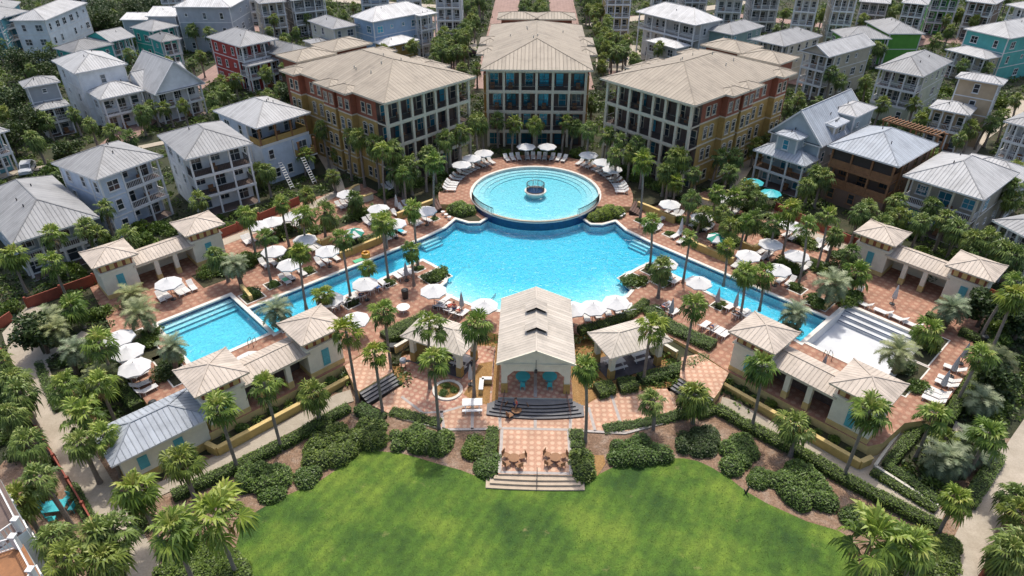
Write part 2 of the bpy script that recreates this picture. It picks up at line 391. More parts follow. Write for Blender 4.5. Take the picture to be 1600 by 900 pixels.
def inside(x, y, lp):
    c = False; n = len(lp)
    for i in range(n):
        x1, y1 = lp[i][:2]; x2, y2 = lp[i-1][:2]
        if (y1 > y) != (y2 > y) and x < (x2-x1)*(y-y1)/(y2-y1)+x1: c = not c
    return c
def mir(lp): return [(-x, y) for x, y in lp]
def tag(o, label, cat, group=None):
    o['label'] = label; o['category'] = cat
    if group: o['group'] = group
    return o
def struct(mb, name, kind='structure', **kw):
    o = mb.obj(name, **kw); o['kind'] = kind; return o
def empty(name, loc, label=None, cat=None, group=None, rz=0):
    o = put(name, None, None, loc, rz); o.empty_display_size = .3
    if label: tag(o, label, cat, group)
    return o
def dup(root, loc, rz=None):
    r = root.copy(); COL.objects.link(r); r.location = loc
    if rz is not None: r.rotation_euler = (0, 0, rz)
    for ch in root.children:
        c = ch.copy(); COL.objects.link(c); c.parent = r
        for g in ch.children:
            d = g.copy(); COL.objects.link(d); d.parent = c
    return r
BLOCK = []        # footprints nothing may grow in
POOLS = []
LAND = []         # (x, y, phrase) landmarks for descriptions
ITEMS = []        # (object, adjective, noun, plural) to be described once everything stands
def auto(o, adj, noun, plural, cat, group):
    o['category'] = cat; o['group'] = group; ITEMS.append((o, adj, noun, plural)); return o
# ================================================================== SETTING
DZ, TZ, UZ = 1.6, .7, 2.4        # pool deck, lower terrace, upper ring
def SL(pr):                       # right half list -> closed loop through its mirror image
    return pr+[(-x, y) for x, y in reversed(pr)]
deck_r = [(4.0, 58.4), (7, 59.8), (11, 60.3), (14.5, 58.4), (17.3, 55.6), (19.2, 53.0), (22.0, 50.2), (25.2, 47.0), (29.1, 43.2), (30.5, 43.6), (33.6, 46.2), (36.6, 46.8), (45.0, 55.5), (46.2, 58.5), (52.8, 66.3), (44, 76), (42.6, 79.5), (33, 91), (27, 96.3), (21.5, 91.5), (17.5, 94)]
DECK = SL(deck_r)
# ground: one sheet to the horizon, finer near
g = MB(); xs = [-3000, -800, -400]+list(range(-260, -61, 10))+list(range(-60, 61, 2))+list(range(70, 261, 10))+[400, 800, 3000]; ys = [-1500, -300, -60]+list(range(0, 30, 5))+list(range(30, 115, 2))+list(range(115, 400, 15))+[600, 1200, 4000]
_core = offset(DECK, -1.2); _front = [(-17.2, 50.5), (-12, 41), (12, 41), (17.2, 50.5), (16.2, 55.5), (10, 60.8), (0, 61), (-10, 60.8), (-16.2, 55.5)]
for i in range(len(xs)-1):
    for j in range(len(ys)-1):
        q = ((xs[i], ys[j]), (xs[i+1], ys[j]), (xs[i+1], ys[j+1]), (xs[i], ys[j+1]))
        if all(inside(x, y, _core) or inside(x, y, _front) or math.hypot(x, y-92.3) < 12.5 for x, y in q): continue      # the decks and pools fill this part
        g.face([(x, y, gz(x, y)-.06) for x, y in q], MT['town'])
struct(g, 'ground')
# lower garden mulch
mul_r = [(0, 15), (45, 15), (47, 40), (46, 47), (40, 44.8), (33.5, 38.6), (18, 51.5), (13.6, 51.5), (0, 51)]
mb = MB(); lp = SL(mul_r); lp_mulch = lp

def mz(x, y): return max(gz(x, y)-.02, .60*sst(42.5, 45.0, y)*(1-sst(13, 18, abs(x))))
for i in range(-50, 50):
    for j in range(15, 54):
        q = ((i, j), (i+1, j), (i+1, j+1), (i, j+1))
        if inside(i+.5, j+.5, lp): mb.face([(x, y, mz(x, y)) for x, y in q], MT['mulch'])
struct(mb, 'mulch_ground')
lawn = [(-22, 10)]+[G(*p, 0) for p in ((345, 900), (365, 870), (375, 830), (400, 800), (435, 780), (470, 765), (500, 752), (525, 735), (540, 720), (555, 710), (572, 703), (590, 702), (620, 707), (650, 715), (690, 727), (720, 735), (745, 745), (758, 748), (913, 748), (935, 742), (955, 732), (970, 725), (1010, 718), (1060, 715), (1090, 721), (1110, 730), (1140, 748), (1165, 768), (1200, 788), (1260, 815), (1310, 830), (1330, 842), (1338, 860), (1345, 900))]+[(24, 10)]
mb = MB(); mb.sheet([lawn], .05, MT['lawn']); struct(mb, 'lawn')
rn0 = random.Random(5); mb = MB()
for k in range(42000):
    x = rn0.uniform(-26, 26); y = rn0.uniform(29, 44)
    if inside(x+rn0.gauss(0, .16), y+rn0.gauss(0, .16), lawn):
        a = rn0.uniform(0, 6.3); h = rn0.uniform(.03, .07); w = rn0.uniform(.015, .035)
        mb.face([(x-w*math.cos(a), y-w*math.sin(a), .05), (x+w*math.cos(a), y+w*math.sin(a), .05), (x+rn0.uniform(-.08, .08), y+rn0.uniform(-.08, .08), .05+h)], MT['grass_blade'], tint=rn0.uniform(.3, .95))
o = struct(mb, 'grass_tufts', 'stuff')
# paths
def strip(pts, w, zf, mat, mb):
    L = []; Rr = []
    for i, p in enumerate(pts):
        a = Vector(pts[max(i-1, 0)][:2]); b = Vector(pts[min(i+1, len(pts)-1)][:2]); d = (b-a).normalized(); n = Vector((-d.y, d.x))*w/2
        L.append((p[0]+n.x, p[1]+n.y)); Rr.append((p[0]-n.x, p[1]-n.y))
    for i in range(len(pts)-1):
        q = [Rr[i], Rr[i+1], L[i+1], L[i]]; mb.face([(x, y, zf(x, y)) for x, y in q], mat)
PATHS = []
def fine(pts, step=2.0):
    out = []
    for a, b in zip(pts, pts[1:]):
        n = max(1, int(math.hypot(b[0]-a[0], b[1]-a[1])/step))
        out += [(a[0]+(b[0]-a[0])*k/n, a[1]+(b[1]-a[1])*k/n) for k in range(n)]
    return out+[pts[-1]]
def path(name, pts, w, mat, lift=.05):
    mb = MB(); f = fine(pts); strip(f, w, lambda x, y: gz(x, y)+lift, mat, mb); o = struct(mb, name)
    PATHS.append((f, w)); return o
def on_path(x, y, m=.2):
    for f, w in PATHS:
        for p in f:
            if abs(p[0]-x) < w+2 and math.hypot(p[0]-x, p[1]-y) < w/2+m+.6: return True
    return False
pl = [GG(*p)[:2] for p in ((60, 480), (47, 494), (26, 516), (36, 545), (50, 572), (67, 625), (94, 670), (141, 750), (185, 825), (220, 895), (250, 950))]
path('concrete_path', pl, 2.7, MT['concrete'], .06)
path('concrete_path', [GG(*p)[:2] for p in ((1640, 640), (1600, 700), (1560, 770), (1528, 830), (1500, 890), (1480, 930))], 2.4, MT['concrete'], .06)
for sx in (-1, 1):
    path('concrete_walk', [(sx*17.9, 49.6), (sx*19.0, 49.1), (sx*26, 43.0), (sx*33.0, 37.0)], 1.6, MT['concrete'], .08)
    path('concrete_walk', [(sx*42, 76.5), (sx*37, 82), (sx*32.4, 88.2), (sx*29.5, 93.5), (sx*32, 100), (sx*36, 108)], 1.7, MT['concrete'], .13)
path('concrete_walk', [GG(*p)[:2] for p in ((1340, 760), (1355, 735), (1395, 690), (1425, 640))], 2.6, MT['concrete'], .10)
path('concrete_walk', [GG(*p)[:2] for p in ((1490, 665), (1545, 690), (1590, 715))], 1.3, MT['concrete'], .07)
path('concrete_walk', [GG(*p)[:2] for p in ((60, 570), (85, 550), (110, 540), (135, 520))], 1.3, MT['concrete'], .07)
# roads of the town
for x0, x1 in ((-13.2, -5.2), (4.6, 12.6)):
    path('brick_road', [((x0+x1)/2, 145), ((x0+x1)/2, 330)], abs(x1-x0), MT['road'], .04)
for pts, w in ((((19, 150), (22, 180), (23, 214), (60, 220), (110, 190), (150, 175)), 6), (((-20, 150), (-24, 182), (-26, 214), (-70, 196), (-120, 214)), 6), (((-72, 90), (-74, 120), (-73, 165), (-72, 196)), 5), (((56, 150), (75, 172), (104, 190)), 4.5)):
    path('brick_road', pts, w, MT['road'], .03)
for pts, w in ((((-110, 80), (-84, 98), (-58, 118)), 1.8), (((60, 95), (78, 118), (100, 140), (125, 160)), 3), (((15, 205), (70, 240)), 5), (((-30, 230), (-110, 250)), 5)):
    path('concrete_road', pts, w, MT['concrete'], .045)
mb = MB(); mb.sheet([[(14, 160), (27, 158), (28, 182), (16, 186)]], gz(0, 160)+.06, MT['concrete']); struct(mb, 'parking_court')
mb = MB(); mb.sheet([[(-14, 172), (-30, 168), (-31, 186), (-16, 190)]], gz(0, 160)+.06, MT['concrete']); struct(mb, 'parking_court')
MT['step_tile'] = M('step_tile', (.13, .27, .36), .3, .2)
# ------------------------------------------------------------------ pools
lag_r = [(14.9, 79.2), (32.35, 62.4), (28.0, 58.05), (23.9, 63.7), (21.0, 66.6), (17.2, 70.9), (14.25, 74.0), (12.6, 72.6), (11.15, 71.2), (10.55, 69.8), (10.6, 68.6), (11.2, 67.5), (10.5, 66.3), (8.7, 65.0), (7.2, 64.1), (4.65, 63.1), (0, 62.4)]
lag_top = [(6.4, 85.6), (7.6, 83.8), (9.3, 83.75), (11.1, 84.8)]     # planter bulge then along the outer line
lag = lag_top+[(12.2, 82.3)]+lag_r+[(-x, y) for x, y in reversed(lag_top+[(12.2, 82.3)]+lag_r[:-1])]
sq = [(35.25, 65.3), (41.1, 59.3), (33.9, 52.1), (28.0, 58.05)]
sq = [(35.6, 65.0), (41.35, 59.2), (34.4, 52.3), (28.65, 58.1)]
lag = [(x-.0, y) for x, y in lag]
sqL, sqR = mir(sq), sq
POOLS += [lag, sqL, sqR]
mb = MB(); mb.sheet([DECK, offset(lag, .02), offset(sqL, .02), offset(sqR, .02)], DZ, MT['deck_tile'])
struct(mb, 'pool_deck')
mb = MB(); mb.skirt(DECK if area(DECK) > 0 else DECK[::-1], -.3, DZ, MT['pale_yellow']); struct(mb, 'deck_retaining_face')
def coping(lp, w, z, name):
    mb = MB(); o = offset(lp, w); n = len(lp)
    for i in range(n):
        j = (i+1) % n
        q = [lp[i], lp[j], o[j], o[i]]
        if area(q) < 0: q = q[::-1]
        mb.face([(x, y, z) for x, y in q], MT['curb'])
    po = o if area(o) > 0 else o[::-1]; pi = lp if area(lp) > 0 else lp[::-1]
    mb.skirt(po, DZ-.01, z, MT['curb']); mb.skirt(pi, DZ-.12, z, MT['curb'], True)
    return struct(mb, name)
def basin(lp, zb, name, wall, slopes=()):
    mb = MB(); pi = lp if area(lp) > 0 else lp[::-1]
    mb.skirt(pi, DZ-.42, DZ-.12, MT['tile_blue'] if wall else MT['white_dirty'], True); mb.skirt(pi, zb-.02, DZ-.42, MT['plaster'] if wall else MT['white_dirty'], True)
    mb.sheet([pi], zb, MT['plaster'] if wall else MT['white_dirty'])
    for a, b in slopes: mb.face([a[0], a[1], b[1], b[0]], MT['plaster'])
    return mb
def water(lp, z0, z1, name):
    mb = MB(); mb.prism(lp, z0, z1, MT['water']); me = mb.data(name, weld=True)
    o = put(name, me); o['kind'] = 'structure'; return o
coping(lag, .42, DZ+.05, 'pool_coping')
# the beach entry: floor rising to the south edge
south = [(11.2, 67.5), (10.5, 66.3), (8.7, 65.0), (7.2, 64.1), (4.65, 63.1), (0, 62.4)]
south = south+[(-x, y) for x, y in reversed(south[:-1])]
bz = .25; mb = basin(lag, bz, 'lagoon', True)
prev = [(x, y, DZ-.3) for x, y in south]
for k in range(1, 9):
    t = k/8; cur = []
    for (x, y) in south: cur.append((x*(1-.25*t), y+8*t, DZ-.3+(bz+.004-(DZ-.3))*(t**.7)))
    for i in range(len(south)-1):
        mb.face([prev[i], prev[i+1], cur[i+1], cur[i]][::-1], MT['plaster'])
    prev = cur
for sx in (-1, 1):     # corner steps beside the outer edge
    for k in range(3):
        d = Vector((sx*.7071, -.7071)); n = Vector((-sx*.7071, -.7071))
        p = Vector((sx*13.2, 80.8))+d*1.5+n*(.42*(k+.5)); h = DZ-.5-.28*k
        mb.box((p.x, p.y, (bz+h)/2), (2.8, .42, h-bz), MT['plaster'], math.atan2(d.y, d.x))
struct(mb, 'lagoon_basin')
water(offset(lag, -.01), bz-.1, DZ-.16, 'lagoon_water')
for lp, nm, wet in ((sqL, 'square_pool', True), (sqR, 'drained_pool', False)):
    coping(lp, .45, DZ+.066, nm+'_coping'); zb = .45 if wet else .15
    mb = basin(lp, zb, nm, wet); sx = -1 if lp is sqL else 1
    a, b, c = Vector((sx*35.6, 65.0)), Vector((sx*41.35, 59.2)), Vector((sx*28.65, 58.1))
    e = (b-a); ln = e.length; e.normalize(); n = (c-a).normalized()
    for k in range(3):                                # broad steps on the outer side
        w = .62; p = a+e*(ln/2)+n*(w*(k+.5)+.02); h = DZ-.5-.2*k if wet else DZ-.3-.36*k
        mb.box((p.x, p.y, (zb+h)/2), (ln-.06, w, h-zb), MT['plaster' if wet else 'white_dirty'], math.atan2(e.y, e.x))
        q = a+e*(ln/2)+n*(w*(k+1)+.035)
        mb.box((q.x, q.y, h-.06), (ln-.1, .02, .1), MT['step_tile' if wet else 'tile_blue'], math.atan2(e.y, e.x))
    struct(mb, nm+'_basin')
    if wet: water(offset(lp, -.01), zb-.1, DZ-.16, nm+'_water')
# ------------------------------------------------------------------ round upper pool
MT['step_tile'] = M('step_tile', (.13, .27, .36), .3, .2)
CX, CY, RR = 0.0, 92.3, 9.7
def arc(r, a0, a1, n=48, cx=CX, cy=CY): return [(cx+r*math.cos(R(a0+(a1-a0)*k/n)), cy+r*math.sin(R(a0+(a1-a0)*k/n))) for k in range(n+1)]
mb = MB()
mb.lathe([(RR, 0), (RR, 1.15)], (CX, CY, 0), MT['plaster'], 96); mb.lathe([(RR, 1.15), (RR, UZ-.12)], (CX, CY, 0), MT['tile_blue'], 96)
mb.lathe([(RR, UZ-.12), (RR, UZ+.03), (RR-.42, UZ+.03), (RR-.42, UZ-.3), (RR-.43, UZ-.42)], (CX, CY, 0), MT['curb'], 96)
prof = [(RR-.43, UZ-.42), (RR-1.25, UZ-.44), (RR-1.26, UZ-.53), (RR-2.05, UZ-.54), (RR-2.06, UZ-.63), (RR-2.85, UZ-.64), (RR-2.86, UZ-.73), (0, UZ-.74)]
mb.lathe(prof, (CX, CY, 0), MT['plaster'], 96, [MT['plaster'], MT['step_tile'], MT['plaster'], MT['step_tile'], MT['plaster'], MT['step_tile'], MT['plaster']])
struct(mb, 'round_pool_basin')
mb = MB(); mb.lathe([(0, UZ-.78), (RR-.435, UZ-.78), (RR-.435, UZ-.14), (0, UZ-.14)], (CX, CY, 0), MT['water'], 96)
o = put('round_pool_water', mb.data('round_pool_water', weld=True)); o['kind'] = 'structure'
ring = arc(RR+.01, -27, 207, 60); outer = arc(14.3, -18, 198, 60)
mb = MB(); mb.sheet([outer+ring[::-1]], UZ, MT['deck_tile']); lp = outer+ring[::-1]; mb.skirt(lp if area(lp) > 0 else lp[::-1], .5, UZ, MT['pale_yellow']); struct(mb, 'upper_deck')
gr = [(14.0, 86.5), (17.5, 90.0), (21.0, 92.4), (9.8, 106.2), (9.6, 111.5)]
mb = MB(); lp = SL(gr); lp = [(15.0, 88.2), (21.4, 92.6), (10.0, 106.0), (9.6, 111.8), (-9.6, 111.8), (-10.0, 106.0), (-21.4, 92.6), (-15.0, 88.2)]+arc(14.2, 194, -14)
mb.sheet([lp], 2.05, MT['bed']); mb.skirt(lp if area(lp) > 0 else lp[::-1], 1.0, 2.05, MT['bed']); struct(mb, 'upper_garden_bed')
def on_upper(x, y):
    r = math.hypot(x-CX, y-CY)
    return r < 14.3 and y > 86.9
def level(x, y):
    r = math.hypot(x-CX, y-CY)
    if RR < r < 14.3 and y > 87.0: return UZ
    if inside(x, y, UPBED): return 2.05
    if inside(x, y, TERR): return TZ
    if inside(x, y, DECK): return DZ
    return gz(x, y)
UPBED = lp
# ------------------------------------------------------------------ lower terrace and steps
ter_r = [(3.15, 40.0), (3.2, 45.3), (8.2, 45.0), (11.6, 46.2), (16.0, 49.8), (14.9, 53.0), (13.2, 51.6), (4.2, 49.3)]
TERR_R = [(3.15, 40.0), (3.2, 45.3), (8.2, 45.0), (11.9, 46.4), (13.7, 48.9), (13.0, 51.3), (7.1, 50.6), (4.2, 48.2)]
TERR_L = [(-3.15, 40.0), (-3.2, 45.3), (-8.2, 45.0), (-12.1, 46.2), (-13.7, 47.0), (-15.6, 48.1), (-13.2, 51.0), (-12.9, 52.6), (-14.6, 55.0), (-11, 57.6), (-4.2, 57.6), (-4.2, 48.2)]
TERR = TERR_R+TERR_L[::-1]
mb = MB(); mb.sheet([TERR], TZ, MT['terrace_tile']); lp = TERR if area(TERR) > 0 else TERR[::-1]; mb.skirt(lp, -.2, TZ, MT['step_stone']); struct(mb, 'terrace')
pz = [(-8.6, 47.6), (-10.6, 47.3), (-13.1, 49.5), (-12.9, 52.6), (-14.6, 55.0), (-11, 57.6), (-4.2, 57.6), (-4.2, 50.6), (-6.0, 48.8)]
mb = MB(); mb.sheet([pz], TZ+.004, MT['plaza_tile']); struct(mb, 'plaza_paving')
mb = MB()
def bandline(pts, w=.28, z=TZ+.009): strip(pts, w, lambda x, y: z, MT['band'], mb)
for pts in (((-3.05, 40.1), (-3.05, 45.3)), ((3.05, 40.1), (3.05, 45.3)), ((0, 45.5), (0, 47.7)), ((-3.1, 45.4), (3.1, 45.4)), ((-2.95, 40.2), (2.95, 40.2)), ((-3.2, 45.4), (-3.4, 47.7)), ((3.2, 45.4), (3.4, 47.7)), ((5.5, 45.3), (5.1, 48.4)), ((-5.8, 45.2), (-6.0, 48.7)), ((8.1, 45.2), (7.4, 50.4)), ((-8.4, 45.2), (-8.9, 47.5)), ((-3.3, 45.35), (-8.2, 45.12), (-12.0, 46.35)), ((3.3, 45.35), (8.2, 45.12), (11.8, 46.5)), ((-13.0, 49.4), (-10.6, 47.2), (-8.6, 47.45), (-6.0, 48.65), (-4.3, 50.4))): bandline(pts)
struct(mb, 'paving_bands')
# planted circle in the plaza
mb = MB(); mb.lathe([(1.5, TZ), (1.5, TZ+.14), (1.2, TZ+.14), (1.2, TZ+.06)], (-8.6, 50.4, 0), MT['curb'], 32); mb.sheet([arc(1.21, 0, 345, 23, -8.6, 50.4)], TZ+.07, MT['straw']); o = mb.obj('planter_ring'); tag(o, 'round kerbed planting ring set in the plaza paving around a palm', 'planter')
def steps(name, a, b, n, z_top, z_bot, run, mat, label, grow=0.0, curve=0.0):
    """flight from the edge a-b (top) outward to the right-hand side of a->b"""
    a, b = Vector(a), Vector(b); d = (b-a); ln = d.length; d.normalize(); nr = Vector((d.y, -d.x))
    mb = MB()
    for k in range(n):
        z = z_top-(z_top-z_bot)*(k+1)/(n+1); o0 = run*(k+1); gw = grow*(k+1)
        lpz = [a-d*gw, b+d*gw]
        m = 14; fr = []
        for i in range(m+1):
            t = i/m; p = (a-d*gw)*(1-t)+(b+d*gw)*t; fr.append(p+nr*(o0+curve*(1-(2*t-1)**2)))
        loop = [tuple(a-d*gw)]+[tuple(p) for p in fr]+[tuple(b+d*gw)]
        mb.prism(loop, z_bot-.3+.003*k, z, mat[0], mat[1])
    o = mb.obj(name); tag(o, label, 'steps'); return o
steps('entrance_steps', (-3.2, 40.02), (3.2, 40.02), 3, TZ, 0.0, .36, (MT['step_stone'], MT['step_stone']), 'wide pale stone steps from the terrace down to the lawn', .33, .12)
steps('pavilion_steps', (-3.3, 48.55), (3.3, 48.55), 5, DZ, TZ, .30, (MT['dark_metal'], MT['grey_step']), 'grey curved steps in front of the gabled pavilion', .26, .45)
steps('plaza_steps', (-17.0, 49.1), (-14.3, 52.1), 4, DZ-.08, TZ, .34, (MT['dark_metal'], MT['grey_step']), 'dark grey steps between the plaza and the raised left walk', 0)
steps('plaza_steps', (14.3, 52.1), (17.0, 49.1), 4, DZ-.08, TZ, .34, (MT['dark_metal'], MT['grey_step']), 'dark grey steps between the terrace and the raised right walk', 0)
for sx, s in ((-1, 'left'), (1, 'right')):
    a, b = ((-14.35, 90.0), (-13.25, 87.0)) if sx < 0 else ((13.25, 87.0), (14.35, 90.0))
    steps('upper_steps', a, b, 5, UZ, DZ, .33, (MT['dark_metal'], MT['brown_metal']), 'dark steps up to the round pool deck on its %s side' % s)
# straw beds beside the pavilion
mb = MB()
for lp in ([(4.3, 48.3), (4.3, 58.0), (7, 59.4), (11, 59.9), (14.4, 58.0), (17.0, 55.3), (16.0, 52.2), (13.1, 51.5), (7.0, 50.8)], [(-4.4, 48.4), (-4.4, 55.0), (-5.8, 54.6), (-6.3, 52), (-7.0, 49.9), (-6.0, 49.0)], [(-13.2, 52.8), (-14.8, 55.3), (-11.5, 58.8), (-14.4, 58.0), (-17.3, 55.0), (-16.2, 52.0), (-14.2, 51.7)], [(3.4, 40.2), (3.4, 44.9), (6.0, 44.8), (6.2, 42), (5.4, 40.6)]):
    mb.sheet([lp], TZ+.016 if lp[0][1] > 45 else .06, MT['straw'])
struct(mb, 'pine_straw')
for sx in (-1, 1):
    mb = MB(); lp = [(sx*x, y) for x, y in ((3.3, 60.5), (4.3, 58.5), (7, 59.9), (11, 60.4), (14.4, 58.5), (17.3, 55.7), (19, 53), (15.8, 49.6), (13.2, 51.5), (6, 49.5), (3.3, 47.9))]
    mb.sheet([lp], TZ-.02, MT['straw']); struct(mb, 'straw_ground')
    mb = MB(); lp = [(sx*x, y) for x, y in ((19.3, 52.9), (17.8, 50.2), (17.0, 49.1), (14.3, 52.1), (15.0, 55.2), (16.9, 55.8))]; mb.sheet([lp], DZ-.06, MT['terrace_tile']); mb.skirt(lp if area(lp) > 0 else lp[::-1], -.2, DZ-.06, MT['pale_yellow']); struct(mb, 'side_paving')
# ================================================================== BUILDINGS
def roof_mesh(mb, w, d, z, pitch, mat, kind='hip', over=0.0, fascia=None, th=.2, gw=None):
    """roof over the rectangle 0..w, 0..d (grown by over); adds faces in local axes, returns peak height"""
    x0, y0, x1, y1 = -over, -over, w+over, d+over; W, D = x1-x0, y1-y0; t = math.tan(R(pitch)); fascia = fascia or MT['white']
    mb.sheet_local = None
    c = [(x0, y0), (x1, y0), (x1, y1), (x0, y1)]
    for i in range(4):
        a, b = c[i], c[(i+1) % 4]; mb.face([(a[0], a[1], z), (b[0], b[1], z), (b[0], b[1], z+th), (a[0], a[1], z+th)], fascia)
    mb.face([(x, y, z) for x, y in c[::-1]], fascia)
    z += th
    A, B, Cc, Dd = [(x, y, z) for x, y in c]
    if kind == 'hip':
        if W >= D:
            h = D/2*t; P, Q = (x0+D/2, y0+D/2, z+h), (x1-D/2, y0+D/2, z+h)
            if W-D < .05: P = Q = ((x0+x1)/2, y0+D/2, z+h)
            fs = [[A, B, Q, P], [B, Cc, Q], [Cc, Dd, P, Q], [Dd, A, P]]
        else:
            h = W/2*t; P, Q = (x0+W/2, y0+W/2, z+h), (x0+W/2, y1-W/2, z+h)
            fs = [[A, B, P], [B, Cc, Q, P], [Cc, Dd, Q], [Dd, A, P, Q]]
        hips = [(A, P), (B, Q if W >= D else P), (Cc, Q), (Dd, P if W >= D else Q), (P, Q)]
    elif kind == 'gable_y':     # ridge along y, gables on the front and back
        h = W/2*t; P, Q = ((x0+x1)/2, y0, z+h), ((x0+x1)/2, y1, z+h)
        fs = [[B, Cc, Q, P], [Dd, A, P, Q]]; hips = [(P, Q)]
        for g in ([A, B, P], [Cc, Dd, Q]): mb.face([(p[0], min(max(p[1], y0+over*.6), y1-over*.6), p[2]) for p in g], gw or fascia)
        for a, b in ((A, P), (P, B), (Cc, Q), (Q, Dd)): mb.bar((a[0], a[1]+.04*(1 if a[1] < d/2 else -1), a[2]-.1), (b[0], b[1]+.04*(1 if b[1] < d/2 else -1), b[2]-.1), .1, fascia, .24)
    else:                        # ridge along x
        h = D/2*t; P, Q = (x0, (y0+y1)/2, z+h), (x1, (y0+y1)/2, z+h)
        fs = [[A, B, Q, P], [Cc, Dd, P, Q]]; hips = [(P, Q)]
        for g in ([B, Cc, Q], [Dd, A, P]): mb.face([(min(max(p[0], x0+over*.6), x1-over*.6), p[1], p[2]) for p in g], gw or fascia)
    for f in fs:
        g = []
        for p in f:
            if not g or (Vector(p)-Vector(g[-1])).length > 1e-4: g.append(p)
        mb.slope(g, mat)
    for a, b in hips:
        if (Vector(a)-Vector(b)).length > .3:
            mb.bar((a[0], a[1], a[2]+.015), (b[0], b[1], b[2]+.015), .16, mat, .07)
    return z+h
_wcache = {}
def window_mesh(w, h, trim, glass, arch=False):
    k = (round(w, 2), round(h, 2), trim, glass, arch)
    if k in _wcache: return _wcache[k]
    mb = MB(); t = .09
    mb.box((0, .03, h/2), (w-2*t+.02, .04, h-2*t+.02), MT[glass])
    for x in (-w/2+t/2, w/2-t/2): mb.box((x, 0, h/2), (t, .12, h), MT[trim])
    for z in (t/2, h-t/2, h/2): mb.box((0, 0.002, z), (w-2*t, .10, t*(.6 if z == h/2 else 1)), MT[trim])
    if w > 1.1:
        for k2 in range(1, int(w/.7)): mb.box((-w/2+w*k2/int(w/.7), .001, h/2), (t*.6, .1, h-2*t), MT[trim])
    mb.box((0, -.03, -.05), (w+.16, .16, .08), MT[trim])
    if arch:
        for a in range(8):
            p, q = [(math.cos(math.pi*x/8)*(w/2+.06), -.01, h+math.sin(math.pi*x/8)*.35) for x in (a, a+1)]
            mb.bar(p, q, .14, MT[trim])
        mb.face([(math.cos(math.pi*x/8)*w/2, .02, h+math.sin(math.pi*x/8)*.33) for x in range(9)][::-1], MT[glass])
    _wcache[k] = mb.data('window'); return _wcache[k]
def loc2(root, ang, x, y): return (x*math.cos(ang)-y*math.sin(ang), x*math.sin(ang)+y*math.cos(ang))
def rectf(ox, oy, ang, x0, y0, x1, y1):
    co, si = math.cos(ang), math.sin(ang)
    return [(ox+x*co-y*si, oy+x*si+y*co) for x, y in ((x0, y0), (x1, y0), (x1, y1), (x0, y1))]
def local(px_w, o, ang):
    dx, dy = px_w[0]-o[0], px_w[1]-o[1]
    return dx*math.cos(ang)+dy*math.sin(ang), -dx*math.sin(ang)+dy*math.cos(ang)
def add_windows(root, x0, y0, x1, y1, zb, ze, n_st, sides, trim, glass, wr, dens=2.7, door=False):
    """rows of windows on the named sides of a block in the root's axes"""
    fh = (ze-zb)/n_st
    for s in sides:
        L = (x1-x0) if s in 'fb' else (y1-y0); n = max(1, int(L/dens))
        for st in range(n_st):
            for k in range(n):
                if wr.random() < .14 and n > 1: continue
                u = (k+.5)/n*L+wr.uniform(-.15, .15)
                small = wr.random() < .22
                w, h = (.75, .8) if small else ((.95, 1.55) if wr.random() < .7 else (1.6, 1.5))
                z = zb+fh*st+(1.35 if small else .75)
                if z+h > zb+fh*(st+1)-.2: h = fh-1.0
                px, py, rz = {'f': (x0+u, y0-.03, 0), 'b': (x1-u, y1+.03, math.pi), 'r': (x1+.03, y0+u, math.pi/2), 'l': (x0-.03, y1-u, -math.pi/2)}[s]
                put('window', window_mesh(w, h, trim, glass), root, (px, py, z), rz)
def railing(mb, a, b, z, mat, kind='bars', h=1.0):
    mb.bar((a[0], a[1], z+h), (b[0], b[1], z+h), .08, mat); 
    L = math.hypot(b[0]-a[0], b[1]-a[1])
    if kind == 'solid':
        mb.bar((a[0], a[1], z+h/2), (b[0], b[1], z+h/2), .1, mat, h-.04); return
    mb.bar((a[0], a[1], z+.12), (b[0], b[1], z+.12), .06, mat)
    n = max(2, int(L/.22))
    for k in range(n+1):
        t = k/n; mb.bar((a[0]+(b[0]-a[0])*t, a[1]+(b[1]-a[1])*t, z+.14), (a[0]+(b[0]-a[0])*t, a[1]+(b[1]-a[1])*t, z+h-.04), .045, mat)
